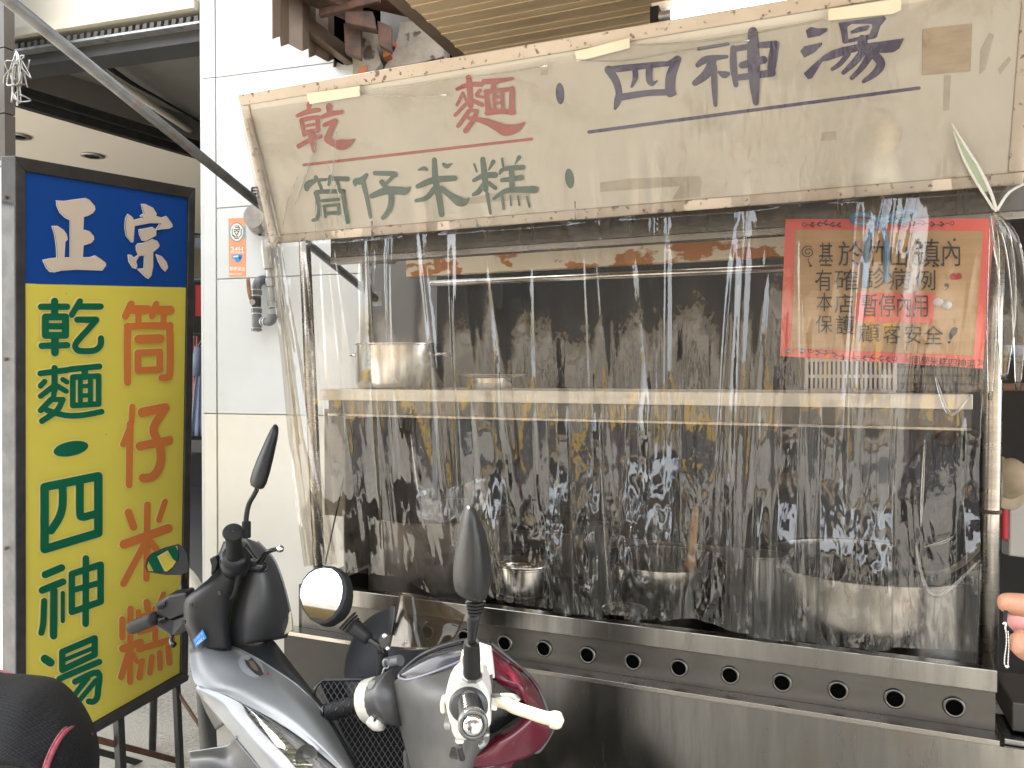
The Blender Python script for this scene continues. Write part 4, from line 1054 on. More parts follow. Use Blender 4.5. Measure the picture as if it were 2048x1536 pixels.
obj('blade', tube([on_y(1383, 1108, 2.08), on_y(1380, 1145, 2.08)], [.012, .02], 10, 1, flat=(Vector((0, 1, 0)), .3)), M['wood'], ws, smooth=True)
# big dark lid leaning at the right post
lc = on_y(1885, 1000, 2.06)
lid = thing('wok_cover', 'big dark domed wok lid leaning against the right post', 'lid', lc)
ln = Vector((-.85, -.42, .30)).normalized()
obj('dome', lathe([(.175, -.004), (.175, .003), (.162, .012), (.125, .035), (.07, .055), (0, .062)], lc, ln, 48), M['black_pan'], lid, smooth=True)
obj('rim_band', lathe([(.173, -.006), (.182, -.004), (.182, .004), (.173, .006)], lc, ln, 48), M['steel_dirty'], lid, smooth=True)
obj('lid_knob', lathe([(.01, .06), (.01, .075), (.025, .082), (.025, .094), (0, .098)], lc, ln, 16), M['black_plastic'], lid, smooth=True)
# plastic bag / cloth on the counter at left centre
rows = []
for i in range(8):
    rows.append([on_y(835 + j * 15 + 3 * math.sin(i * 1.7 + j), 968 + i * 9 + 14 * math.sin(j * .5) + 3 * math.sin(j * 2.3), 2.02 + .012 * math.sin(j * 1.9 + i * 1.1)) for j in range(10)])
tag(obj('plastic_bag', add_grid(BM(), rows), film('bag_film', (.8, .82, .88), (.6, .65, .75), .3), smooth=True), 'pale blue plastic bag hanging behind the tall mirror', 'bag')

# ================================================================== PLASTIC SHEET
rs = random.Random(11)
XL, XR = sL + .0, on_y(2090, 500, 1.7).x
NS, NT = 640, 250
ridges = []
x = 0.0
while x < 1.0:
    w = rs.choice((.0032, .0045, .007, .013)) * rs.uniform(.8, 1.3)
    ridges.append((x, w, rs.uniform(.25, 1.0) * rs.choice((1, 1, .5, -.4)), rs.uniform(-.05, .05), rs.uniform(.0, .35), rs.uniform(.65, 1.1)))
    x += rs.uniform(.008, .034)
ztop = hpt(0, tT0).z
zhb = HP.z
def bottom_px(f):
    pts = [(0, 1150), (.1, 1150), (.17, 1160), (.24, 1198), (.33, 1196), (.40, 1222), (.50, 1240), (.57, 1243), (.66, 1250), (.76, 1290), (.86, 1300), (.94, 1302), (1, 1302)]
    for a, b in zip(pts, pts[1:]):
        if f <= b[0]: return a[1] + (b[1] - a[1]) * (f - a[0]) / (b[0] - a[0])
    return pts[-1][1]
P_L = [(485, 212), (545, 486), (572, 690), (600, 920), (617, 1150)]
P_R = [(2090, 10), (2080, 300), (1990, 430), (1985, 700), (1992, 1000), (1975, 1190), (1952, 1301)]
def along(P, y):
    for a, b in zip(P, P[1:]):
        if y <= b[1]: return a[0] + (b[0] - a[0]) * (y - a[1]) / (b[1] - a[1])
    return P[-1][0]
tTop = tT0 - .012
xbL, xbR = on_y(617, 1150, 1.738).x, on_y(1952, 1301, 1.738).x
xhL, xhR = sL + HP.x, sR + HP.x
rows = []
tH = .30            # part of the rows lying on the header
for j in range(NT + 1):
    v = j / NT; row = []
    for i in range(NS + 1):
        u = i / NS
        # header part
        if v <= tH:
            q = v / tH
            t = tTop * (1 - q) + tB0 * q
            if u > .985: pass
            sx = sL + .006 + (sR - sL - .01) * u
            sag = .004 * math.sin(u * math.pi * 3) * (1 - q)
            o = .012 + .006 * math.sin(u * 23 + q * 2) * q + .004 * mnoise.noise(Vector((u * 14, q * 3, 1)))
            p = hpt(sx, t - sag, o)
            dn = HN
        else:
            q = (v - tH) / (1 - tH)
            top = hpt(sL + .006 + (sR - sL - .01) * u, tB0, .018)
            zb = on_y(617 + (1952 - 617) * u, bottom_px(u), 1.738).z
            xb = xbL + (xbR - xbL) * u
            # gather toward the posts quickly on the right
            qx = q if u < .5 else (q + (1 - (1 - q) ** 4 - q) * (u - .5) * 2)
            pxx = top.x + (xb - top.x) * qx
            yb = 1.738 + .006 * math.sin(u * 9)
            p = Vector((pxx, top.y + (yb - top.y) * q, top.z + (zb - top.z) * q))
            p.y += -.004 * math.sin(q * math.pi) * (1 + .6 * math.sin(u * 7))
            dn = Vector((0, -1, 0))
        # folds
        amp = (.0 if v < tH * .5 else min(1, (v - tH * .5) / .25))
        d = 0
        for (x0, w, a, lean, ta, tb) in ridges:
            c = x0 + lean * (v - .3)
            e = (u - c) / w
            if abs(e) > 3.2: continue
            env = min(1, max(0, (v - ta) / .15)) * min(1, max(0, (tb - v) / .25 + .25))
            d += a * env * math.exp(-abs(e) ** 1.5) * w * 1.9
        wr_ = min(1, max(0, (v - .72) / .12)) * (math.exp(-((u - .56) / .17) ** 2) + .6 * math.exp(-((u - .9) / .06) ** 2) + .15)
        stp = min(1, max(0, (mnoise.noise(Vector((u * 30, 4.5, 1))) - .02) / .10)) * min(1, max(0, (u - .33) / .06)) * (1 if u < .74 else .7)
        vc = .885 + .05 * mnoise.noise(Vector((u * 12, 7, 3)))
        d += stp * (.058 * math.exp(-((v - vc) / .085) ** 2) + .016 * math.exp(-((v - vc + .2) / .05) ** 2) * (mnoise.noise(Vector((u * 30, 9, 9))) > 0))
        wr_ *= .35 + 1.5 * stp
        d += .0012 * mnoise.noise(Vector((u * 55, v * 4, 3))) + .009 * mnoise.noise(Vector((u * 16, v * 1.6, 9)))
        d += wr_ * (.011 * (1 - 2.4 * abs(mnoise.noise(Vector((u * 42 + v * 3, v * 8, 5))))) + .006 * (1 - 2.4 * abs(mnoise.noise(Vector((u * 80 - v * 6, v * 20, 8))))) + .0035 * mnoise.noise(Vector((u * 110, v * 50, 2))))
        p = p + dn * d * amp
        row.append(p)
    rows.append(row)
ps = thing('plastic_sheet', 'clear wrinkled plastic sheet taped over the stall front', 'plastic sheet', hpt((sL + sR) / 2, tB0))
sh_o = obj('sheet', add_grid(BM(), rows), [M['film'], M['film_hang']], ps, smooth=True)
for p in sh_o.data.polygons: p.material_index = 1 if (p.index // NS) > NT * tH else 0
# the folded double edge at the left
rw = []
for j in range(60):
    q = j / 59; k = int((.02 + .96 * q) * NT); row = []
    for i in range(13):
        f = i / 12; b_ = rows[k][min(NS, int(f * (5 + 13 * q) * NS / 300))]
        row.append(b_ + Vector((0, -.006 - .005 * math.sin(f * 9 + q * 3) - .004 * math.cos(f * 17), 0)))
    rw.append(row)
obj('folded_edge', add_grid(BM(), rw), M['film_fold'], ps, smooth=True)
for q, o in (([(622, 187), (728, 172), (729, 192), (629, 208)], .02), ([(1155, 104), (1263, 77), (1264, 97), (1159, 124)], .02), ([(1657, 20), (1800, -1), (1800, 22), (1782, 30), (1656, 43)], .02)):
    bm = BM()
    P = [hdr(*p) + HN * o for p in q]
    add_hexa(bm, P, [p + HN * .0012 for p in P])
    obj('tape_strip', bm, M['tape'], ps)
# torn slit with curled edges at the upper right, gathered into a knot at the post
def crease(P, r, m=M['basket']):
    obj('curled_edge', tube([hdr(x, y) + HN * (.026 + o) for x, y, o in P], r, 8, 4), m, ps, smooth=True)
crease([(1899, 246, 0), (1925, 290, .004), (1950, 330, .006), (1972, 375, .01), (1984, 415, .02)], [.001, .0022, .0026, .003, .003])
crease([(1903, 262, 0), (1920, 310, .004), (1940, 350, .006), (1968, 395, .012), (1982, 418, .02)], [.001, .002, .0024, .0026, .003])
crease([(1984, 415, .02), (2010, 380, .012), (2048, 362, .006), (2080, 352, .0)], [.003, .0026, .002, .0015])
ik = Ink(lambda x, y: hdr(x, y), HN, .022); ik.poly(PX, [(1905, 262), (1930, 300), (1955, 345), (1975, 385), (1968, 388), (1940, 345), (1920, 305)]); ik.done('slit_lining', mat('pale_green', (.42, .5, .36), .6), ps)
# pulled folds that radiate from the knot and along the taped edge
for P, r in (([(728, 182), (840, 168), (980, 150), (1100, 132)], .0016), ([(729, 190), (800, 192), (900, 190)], .0013), ([(1264, 92), (1400, 84), (1560, 58), (1655, 40)], .0022), ([(1159, 120), (1250, 122), (1380, 100), (1500, 82)], .0016)):
    obj('pulled_fold', tube([hdr(x, y) + HN * .021 for x, y in P], r, 6, 4), M['film'], ps, smooth=True)

for P, r in (([(655, 236), (640, 290), (612, 372), (598, 410)], .0024), ([(682, 262), (676, 330), (668, 400)], .002), ([(606, 350), (585, 400), (575, 450)], .002), ([(665, 330), (690, 400), (698, 470)], .0018), ([(648, 392), (652, 440), (655, 480)], .0026), ([(640, 400), (640, 450), (642, 482)], .0015), ([(752, 440), (752, 470)], .0024), ([(1155, 400), (1156, 440)], .0014), ([(1675, 395), (1676, 425)], .0016)):
    obj('pulled_fold', tube([hdr(x, y) + HN * .021 for x, y in P], [r * .3] + [r] * (len(P) - 2) + [r * .3] if len(P) > 2 else r, 8, 4), M['film_hang'], ps, smooth=True)
KY = 1.715
for P, r in (([(1984, 420), (2002, 470), (2014, 560), (2012, 650), (2008, 760)], .016), ([(1986, 424), (2022, 480), (2038, 600), (2036, 780)], .014), ([(1983, 425), (1988, 500), (1984, 640), (1980, 800)], .010)):
    rr = [r * .25] + [r] * (len(P) - 2) + [r * .35]
    obj('gathered_fold', tube([on_y(x, y, KY) for x, y in P], rr, 10, 5, flat=(Vector((0, 1, 0)), .35)), M['film_hang'], ps, smooth=True)
for P, r in (([(1870, 750), (1885, 800), (1905, 830), (1940, 790)], .004), ([(1830, 1080), (1850, 1170), (1885, 1188), (1960, 1120)], .0035), ([(1845, 1095), (1885, 1085), (1908, 1072)], .003), ([(1850, 870), (1845, 980), (1842, 1060)], .003), ([(1200, 850), (1205, 1000), (1218, 1210)], .0018), ([(820, 860), (832, 960), (850, 1060)], .0018)):
    obj('crease', tube([on_y(x, y, KY) for x, y in P], [r * .3] + [r] * (len(P) - 2) + [r * .3] if len(P) > 2 else r, 8, 5, flat=(Vector((0, 1, 0)), .6)), M['film_hang'], ps, smooth=True)

# ================================================================== NOTICE
NY = 1.805
NC = [(1571, 438), (1990, 437), (1966, 737), (1560, 712)]
NP = on_y(1571, 438, NY); NNv = Vector((.0, -1, .0))
def npx(x, y): return on_plane(x, y, NP, NNv)
nt_ = thing('notice_board', 'handwritten cardboard notice with coral paper border hanging at right', 'notice', npx(1775, 725))
obj('paper', slab([npx(*p) for p in NC], (0, .003, 0)), M['pink_paper'], nt_)
NB = (1560, 430, 4.655)
def npz(x, y, o=0): return npx(1560 + x / 4.655, 430 + y / 4.655) - Vector((0, o, 0))
# zig-zag cut cardboard
q = [(140, 135), (1890, 150), (1800, 1310), (100, 1240)]
pts = []
for a, b in zip(q, q[1:] + q[:1]):
    n = 60
    for i in range(n):
        f = i / n; x = a[0] + (b[0] - a[0]) * f; y = a[1] + (b[1] - a[1]) * f
        pts.append((x + (4 if i % 2 else 0), y + (4 if i % 2 else 0)))
obj('cardboard', slab([npz(x, y, .0025) for x, y in pts], (0, .002, 0)), M['cardboard'], nt_)
obj('label_paper', slab([npz(x, y, .0045) for x, y in ((718, 722), (1432, 728), (1424, 1008), (698, 995))], (0, .0015, 0)), M['pink_paper'], nt_)
def hand(body, x, y, w, h, bold=.012, sk=0, o=.0062, m=M['ink']):
    """one written character filling the box x..x+w, y..y+h (notice zoom units)"""
    def fn(a, b): return npz(x + (a - .04) / .92 * w + sk * b, y + h - (b + .08) / .92 * h, o)
    return text_mesh(body, 1.0, fn, m, 'handwriting', nt_, bold=bold)
for ch, x, y, w, h in (('基', 362, 260, 130, 225), ('於', 545, 250, 220, 230), ('竹', 820, 240, 160, 240), ('山', 1010, 245, 185, 245), ('鎮', 1240, 225, 240, 265), ('內', 1495, 240, 190, 240),
                       ('有', 335, 510, 150, 200), ('確', 508, 510, 215, 195), ('診', 790, 490, 190, 200), ('病', 1010, 505, 200, 195), ('例', 1260, 515, 190, 190),
                       ('本', 340, 725, 145, 175), ('店', 510, 735, 175, 180), ('保', 335, 935, 150, 165), ('護', 520, 935, 170, 180),
                       ('顧', 730, 1010, 195, 175), ('客', 960, 1020, 160, 180), ('安', 1155, 1020, 160, 180), ('全', 1340, 1030, 170, 180)):
    hand(ch, x, y, w, h, 0)
for i, ch in enumerate('暫停內用'): hand(ch, 760 + i * 158, 735, 150, 215, 0, o=.0068)
for i, ch in enumerate('同學米糕四神湯'): hand(ch, 1225 + i * 85, 1310 + i * 6, 80, 85, 0, o=.0032)
nk = Ink(lambda x, y: npz(x, y), Vector((0, -1, 0)), .0062)
Z1 = (0, 0, 1)
def newink(): return Ink(lambda x, y: npz(x, y), Vector((0, -1, 0)), .0062)
nk.stroke(Z1, [(1640, 1060, 20), (1600, 1100, 55), (1580, 1160, 15)], k=6); nk.ellipse(Z1, 1612, 1085, 30, 42, .3); nk.ellipse(Z1, 1572, 1185, 16, 12)
nk.done('exclamation_mark', M['ink'], nt_); nk = newink()
nk.ellipse(Z1, 1548, 655, 22, 18); nk.stroke(Z1, [(1560, 660, 18), (1555, 685, 12), (1525, 705, 5)])
nk.done('comma', M['ink'], nt_); nk = newink()
sp_ = [(262 + (12 + i * 2.6) * math.cos(i * .55), 350 + (10 + i * 2.3) * math.sin(i * .55), 8) for i in range(22)]
nk.stroke(Z1, sp_, k=2); nk.stroke(Z1, [(268, 415, 8), (262, 430, 8), (285, 470, 10)]); nk.ellipse(Z1, 286, 478, 12, 12)
nk.done('swirl_mark', M['ink'], nt_); nk = newink()
for x, y in ((1110, 245), (1190, 355), (1250, 458), (1425, 478), (1505, 465), (1620, 235), (850, 245), (1075, 505), (1030, 690), (1160, 695), (1385, 665), (340, 622), (515, 630), (725, 378), (700, 455)): nk.ellipse(Z1, x, y, 13, 13)
tag(nk.done('ink_dots', M['ink'], nt_), kind='stuff')
nk = Ink(lambda x, y: npz(x, y), Vector((0, -1, 0)), .0014)
def sprig(x0, y0, x1, y1, n, flip):
    nk.stroke(Z1, [(x0 + (x1 - x0) * i / 8, y0 + (y1 - y0) * i / 8 + 10 * math.sin(i * 1.2), 5) for i in range(9)], k=2)
    for i in range(n):
        f = (i + .5) / n; x = x0 + (x1 - x0) * f; y = y0 + (y1 - y0) * f + 10 * math.sin(f * 8 * 1.2)
        nk.stroke(Z1, [(x, y, 6), (x + flip * 22, y - 18, 12), (x + flip * 42, y - 20, 3)]); nk.stroke(Z1, [(x, y, 6), (x + flip * 22, y + 16, 12), (x + flip * 42, y + 16, 3)])
def curl(cx, cy, r, s):
    nk.stroke(Z1, [(cx + s * r * (1 - i / 14) * math.cos(i * .6), cy + r * (1 - i / 14) * math.sin(i * .6), 6) for i in range(12)], k=2)
sprig(250, 85, 560, 92, 5, 1); curl(225, 90, 28, 1); sprig(1560, 85, 1050, 105, 6, -1); curl(1590, 85, 28, -1)
sprig(330, 1268, 640, 1330, 4, -1); sprig(660, 1330, 1010, 1340, 5, 1); curl(285, 1265, 28, 1); curl(1060, 1335, 28, -1)
nk.stroke(Z1, [(1205, 1320, 7), (1165, 1350, 7), (1200, 1385, 7)], k=1); nk.stroke(Z1, [(1228, 1322, 7), (1190, 1352, 7), (1222, 1385, 7)], k=1)
nk.stroke(Z1, [(1815, 1350, 7), (1850, 1378, 7), (1815, 1400, 7)], k=1); nk.stroke(Z1, [(1838, 1350, 7), (1872, 1378, 7), (1838, 1400, 7)], k=1)
tag(nk.done('drawn_border', M['ink'], nt_), kind='stuff')
nk = Ink(lambda x, y: npz(x, y), Vector((0, -1, 0)), .0062)
nk.ellipse(Z1, 1605, 575, 30, 30); nk.ellipse(Z1, 1660, 572, 28, 28); nk.ellipse(Z1, 1630, 590, 35, 16); nk.done('red_sticker', M['red_card'], nt_)
for cx, cy in ((1470, 815), (1550, 842)):
    c = npz(cx, cy, .006); obj('pebble', lathe([(0, .004), (.007, .003), (.0095, 0)], c, Vector((0, -1, 0)), 10), M['basket'], nt_, smooth=True)
for cx, cy in ((78, 1270), (200, 1265)):
    c = npz(cx, cy, .001); obj('clear_stud', lathe([(0, .006), (.005, .005), (.006, 0)], c, Vector((0, -1, 0)), 12), M['pipe_light'], nt_, smooth=True)
# ribbon bow
def ribbon(P, w, nm='ribbon_loop'):
    rows = []
    Q = smooth_path([npz(x, y, o) for x, y, o in P], 5)
    for i, p in enumerate(Q):
        d = (Q[min(i + 1, len(Q) - 1)] - Q[max(i - 1, 0)]).normalized()
        s = Vector((0, -1, 0)).cross(d).normalized() * w / 2
        rows.append([p - s, p + Vector((0, -.0015, 0)), p + s])
    obj(nm, add_grid(BM(), rows), M['ribbon'], nt_, smooth=True, solid=.0006)
ribbon([(930, 65, .014), (830, 90, .02), (700, 85, .02), (670, 20, .018), (760, 5, .016), (870, 40, .015), (930, 60, .014)], .011)
ribbon([(930, 60, .015), (1020, 20, .018), (1150, -30, .02), (1235, -10, .02), (1200, 60, .02), (1060, 70, .018), (940, 65, .015)], .011)
ribbon([(930, 60, .013), (850, 150, .012), (810, 260, .012), (795, 420, .012), (795, 680, .012)], .0115, 'ribbon_tail')
ribbon([(940, 60, .014), (970, 180, .013), (985, 300, .013), (985, 480, .013), (982, 640, .013)], .0105, 'ribbon_tail')
c = npz(925, 55, .02); obj('ribbon_knot', lathe([(0, .006), (.006, .005), (.008, 0), (.006, -.005), (0, -.006)], c, Vector((0, -1, .2)), 12), M['ribbon'], nt_, smooth=True)
obj('hook_wire', tube([npx(1775, 446) + Vector((0, -.016, 0)), npx(1782, 425), npx(1768, 400), npx(1760, 380), npx(1762, 364), npx(1772, 362)], .0014, 8, 5), M['wire'], nt_, smooth=True)

# ================================================================== YELLOW SHOP SIGN
SG0 = at(48, 343, 2.1)
dh = (RIGHT * .4026 + UP * .1072 + FWD).normalized()
dv = (RIGHT * -.621 + UP * -10.68 + FWD).normalized()
SN = dh.cross(dv).normalized()
if SN.dot(CAM - SG0) < 0: SN = -SN
def sg(px, py): return on_plane(px, py, SG0, SN)
sgn = thing('shop_sign', 'tall blue and yellow lettered shop sign in a dark metal frame at left', 'sign', Vector((SG0.x, SG0.y + .3, 0)))
def sbar(q, o0, o1, nm, m=M['black_metal'], bev=.002):
    return obj(nm, slab([sg(*p) + SN * o1 for p in q], SN * (o0 - o1)), m, sgn, bev=bev)
sbar([(48, 343.5), (374, 396), (372, 574.5), (48, 567)], -.02, 0, 'blue_panel', M['blue_panel'], 0)
sbar([(48, 567.6), (372, 575.1), (359, 1346), (50, 1522)], -.02, 0, 'yellow_panel', M['yellow_panel'], 0)
sbar([(27, 312), (388, 376), (374, 396), (48, 343)], -.05, .008, 'frame_rail', M['grease'])
sbar([(27, 312), (47.6, 343), (49.6, 1523), (29, 1548)], -.05, .0075, 'frame_stile')
sbar([(388, 376), (374.5, 396.5), (359.5, 1345.5), (373, 1352)], -.05, .0078, 'frame_stile')
sbar([(29, 1548), (50, 1523), (359, 1347), (375, 1350), (373, 1360), (48, 1545)], -.05, .0085, 'frame_rail')
# sheet-metal cheek on the near edge
cheek = [sg(27, 311) + SN * .004, sg(29, 1560) + SN * .004]
ck = obj('side_cheek', add_hexa(BM(), [cheek[0], cheek[0] - SN * .055, cheek[0] - SN * .055 + dh * .006, cheek[0] + dh * .006], [cheek[1], cheek[1] - SN * .055, cheek[1] - SN * .055 + dh * .006, cheek[1] + dh * .006]), M['galv_dark'], sgn, bev=.002)
b0 = None
for y in (395, 720, 1100):
    c = sg(27, y) - SN * .03 - dh * .002
    if b0 is None: b0 = obj('bolt', lathe([(0, .004), (.005, .003), (.006, 0)], c, -dh, 10), M['rusty_dark'], ck); c0b = c
    else: dup(b0, c - c0b)
# legs and base
def leg(a, b, w, nm='leg', m=M['black_metal']):
    d = (b - a).normalized(); s = SN.cross(d).normalized() * w / 2; t = SN * w / 2
    return obj(nm, add_hexa(BM(), [a - s - t, a + s - t, a + s + t, a - s + t], [b - s - t, b + s - t, b + s + t, b - s + t]), m, sgn, bev=.002)
for x0, y0, x1 in ((360, 1352, 357), (245, 1418, 243), (62, 1520, 60)):
    a = sg(x0, y0) - SN * .02; b = Vector((a.x + .02, a.y, .004)); leg(a, b, .026 if x0 < 300 else .022)
a = sg(364, 1388) - SN * .02; b = at(428, 1495, 2.55); b = on_z(452, 1560, .01) if False else b
leg(a, b, .018, 'brace', M['wood_brown'])
leg(on_plane(186, 1477, SG0 - SN * .02, SN), on_plane(357, 1522, SG0 - SN * .02, SN) , .02, 'base_bar', M['wood_brown'])
leg(on_plane(150, 1490, SG0 - SN * .22, SN), on_plane(330, 1540, SG0 - SN * .22, SN), .022, 'base_bar', M['black_metal'])
# lettering
F1 = (40, 340, 5.689); F2 = (50, 570, 4.8); F3 = (50, 880, 4.8); F4 = (50, 1100, 4.8)
def sink(l): return Ink(sg, SN, l)
beige = {'zheng': [[(405, 350), (500, 355), (600, 340), (740, 322), (775, 340), (835, 410), (842, 450), (815, 490), (760, 520), (712, 532), (705, 690), (740, 685), (780, 700), (825, 755), (828, 790), (795, 830), (708, 858), (700, 997), (790, 995), (845, 975), (900, 1010), (960, 1055), (965, 1085), (925, 1140), (640, 1130), (470, 1140), (390, 1160), (330, 1155), (290, 1110), (252, 1025), (330, 1008), (410, 1000), (405, 880), (385, 740), (355, 640), (420, 640), (480, 680), (515, 730), (528, 790), (500, 820), (490, 998), (560, 998), (560, 570), (500, 540), (440, 480), (405, 400)]],
 'zong': [[(1375, 390), (1420, 390), (1500, 430), (1540, 495), (1535, 525), (1610, 545), (1655, 525), (1720, 620), (1722, 645), (1690, 665), (1540, 678), (1590, 605), (1480, 600), (1290, 635), (1275, 820), (1255, 815), (1200, 745), (1185, 650), (1195, 550), (1220, 503), (1260, 530), (1285, 572), (1390, 545), (1360, 520), (1400, 497), (1385, 440)],
  [(1345, 680), (1500, 652), (1535, 680), (1535, 745), (1420, 808), (1380, 800), (1350, 735)],
  [(1310, 870), (1330, 840), (1400, 830), (1500, 788), (1550, 810), (1575, 860), (1560, 885), (1500, 935), (1500, 1100), (1480, 1200), (1450, 1235), (1420, 1220), (1330, 1128), (1400, 1120), (1405, 970), (1345, 975), (1305, 1040), (1320, 1085), (1310, 1120), (1270, 1110), (1225, 1040), (1218, 965), (1255, 970), (1285, 1000), (1335, 965), (1310, 910)],
  [(1535, 960), (1600, 985), (1655, 1050), (1670, 1110), (1640, 1150), (1600, 1115), (1560, 1040)]]}
for nm, P in beige.items():
    ik = sink(.0006)
    for p in P: ik.stroke(F1, [(x, y, 9) for x, y in p], close=True)
    ik.done('letter_outline', M['sign_white'], sgn)
    ik = sink(.006)
    for p in P: ik.poly(F1, p)
    ik.done('letter', M['sign_beige'], sgn)
G = M['sign_green']; O = M['sign_orange']
def glyph(fr, strokes, m, close=(), ell=None):
    for grow, l, mm, nm in ((4.2, .0004, M['sign_pale'], 'letter_outline'), (0, .0042, m, 'letter')):
        if grow and m is O: grow = 2.0
        ik = sink(l)
        for s in strokes: ik.stroke(fr, s[1], s[0], grow)
        for s in close: ik.stroke(fr, s[1], s[0], grow, close=True)
        if ell: ik.ellipse(fr, ell[0], ell[1], ell[2] + grow * 2, ell[3] + grow * 2, ell[4])
        ik.done(nm, mm, sgn)
glyph(F2, [(62, [(145, 208), (395, 208)]), (70, [(275, 155), (275, 300)]), (62, [(182, 395), (372, 395)]), (62, [(150, 583), (395, 577)]), (74, [(278, 500), (278, 648)]), (60, [(518, 155), (440, 285)]), (62, [(500, 206), (715, 206)]),
           (62, [(492, 332), (672, 332)]), (60, [(675, 335), (600, 420), (520, 505), (472, 570), (480, 612), (520, 632), (640, 630), (695, 600), (714, 560), (714, 510)])], G, [(68, [(180, 305), (374, 305), (374, 482), (180, 482)])])
glyph(F2, [(60, [(275, 795), (275, 1010)]), (58, [(138, 848), (400, 815)]), (58, [(420, 808), (705, 780)]), (54, [(178, 925), (140, 968)]), (50, [(352, 905), (392, 930)]), (54, [(270, 965), (140, 1066)]), (52, [(290, 962), (385, 1018)]), (52, [(272, 1000), (262, 1085)]), (58, [(240, 1098), (140, 1202)]),
           (50, [(250, 1098), (355, 1096)]), (58, [(352, 1098), (290, 1210), (150, 1304)]), (56, [(190, 1195), (310, 1235), (420, 1253), (560, 1245), (722, 1214)]), (66, [(560, 820), (560, 880)]), (48, [(517, 885), (517, 1145)]), (48, [(613, 880), (613, 1140)]), (44, [(515, 970), (615, 966)]), (46, [(515, 1060), (615, 1056)])],
      G, [(56, [(443, 882), (692, 872), (692, 1140), (443, 1155)])])
glyph(F3, [], G, ell=(432, 82, 170, 70, -.2))
glyph(F3, [(76, [(352, 445), (352, 620), (320, 740), (240, 868)]), (76, [(517, 415), (517, 690), (535, 735), (600, 725), (690, 700)])], G, [(82, [(175, 450), (692, 345), (692, 890), (175, 1045)])])
glyph(F4, [(70, [(185, 235), (343, 168)]), (68, [(155, 385), (355, 303)]), (72, [(268, 385), (265, 822)]), (60, [(175, 487), (165, 700), (146, 792)]), (42, [(352, 410), (352, 680)]), (64, [(574, 78), (572, 706)]), (58, [(438, 385), (715, 310)])], G, [(64, [(438, 228), (715, 138), (715, 493), (438, 592)])])
glyph(F4, [(82, [(182, 1042), (236, 1078)]), (42, [(345, 1062), (655, 935)]), (60, [(320, 1235), (705, 1070)]), (68, [(178, 1245), (230, 1252)]), (60, [(470, 1262), (690, 1172), (690, 1340), (680, 1415), (645, 1452), (600, 1450)]), (54, [(590, 1225), (440, 1420)]), (50, [(668, 1250), (510, 1440)]), (60, [(330, 1300), (270, 1380), (180, 1440)]), (60, [(200, 1500), (300, 1380)])], G, [(62, [(343, 975), (655, 843), (655, 1000), (343, 1147)])])
glyph(F2, [(68, [(1010, 180), (955, 300)]), (84, [(1000, 235), (1165, 235)]), (58, [(1080, 240), (1080, 390)]), (62, [(1250, 180), (1210, 300)]), (86, [(1225, 240), (1385, 240)]), (58, [(1320, 250), (1320, 390)]), (68, [(975, 935), (975, 450), (1010, 397), (1340, 392), (1378, 430), (1378, 830), (1350, 885), (1300, 888)]), (90, [(1078, 520), (1283, 515)])], O, [(66, [(1070, 650), (1280, 640), (1280, 808), (1070, 820)])])
glyph(F2, [(56, [(1022, 1165), (1008, 1330), (930, 1530)]), (64, [(1000, 1330), (990, 1918)]), (92, [(1118, 1220), (1335, 1178)]), (80, [(1338, 1182), (1225, 1370), (1262, 1490)]), (84, [(1092, 1545), (1372, 1490)]), (84, [(1285, 1540), (1293, 1690), (1250, 1800), (1190, 1845), (1118, 1850)])], O)
glyph(F3, [(62, [(1166, 620), (1158, 1330)]), (74, [(985, 692), (1033, 832)]), (56, [(1336, 588), (1277, 770)]), (86, [(940, 1000), (1368, 846)]), (64, [(1130, 1010), (936, 1378)]), (66, [(1200, 980), (1370, 1200)])], O)
glyph(F4, [(58, [(925, 662), (925, 838)]), (58, [(1003, 560), (1000, 1265)]), (54, [(1080, 590), (1080, 690)]), (66, [(1160, 500), (1172, 575)]), (52, [(1322, 420), (1288, 505)]), (72, [(928, 945), (1098, 882)]), (60, [(1000, 935), (912, 1218)]), (48, [(1022, 990), (1062, 1068)]), (56, [(1080, 645), (1385, 560)]), (52, [(1090, 740), (1385, 650)]), (56, [(1240, 560), (1240, 860)]),
           (52, [(1085, 790), (1240, 745)]), (66, [(1085, 950), (1400, 855)]), (58, [(1112, 1060), (1085, 1222)]), (56, [(1206, 1022), (1186, 1178)]), (55, [(1280, 982), (1285, 1132)]), (55, [(1360, 932), (1374, 1082)])], O)

# ================================================================== SCOOTERS
from mathutils.bvhtree import BVHTree
def resample(P, n):
    P = [Vector(p) for p in P]
    L = [0]
    for a, b in zip(P, P[1:]): L.append(L[-1] + (Vector((b.x, b.y, 0)) - Vector((a.x, a.y, 0))).length + 1e-6)
    Q = smooth_path(P, 8)
    LQ = [0]
    for a, b in zip(Q, Q[1:]): LQ.append(LQ[-1] + (b - a).length)
    out = []; j = 0
    for i in range(n):
        t = LQ[-1] * i / (n - 1)
        while j < len(Q) - 2 and LQ[j + 1] < t: j += 1
        f = (t - LQ[j]) / max(1e-9, LQ[j + 1] - LQ[j]); out.append(Q[j].lerp(Q[j + 1], min(1, f)))
    return out
def sheet(curves, n=24, k=6):
    """smooth surface through space curves given as (px, py, depth) lists"""
    R = [resample(c, n) for c in curves]
    G = []
    for j in range(n):
        col = smooth_path([r[j] for r in R], k) if len(R) > 2 else [R[0][j].lerp(R[1][j], i / k) for i in range(k + 1)]
        G.append([at(*p) for p in col])
    return add_grid(BM(), G)
def fr_pts(fr, P, d=None):
    return [(fr[0] + p[0] / fr[2], fr[1] + p[1] / fr[2], (p[2] if len(p) > 2 else d)) for p in P]
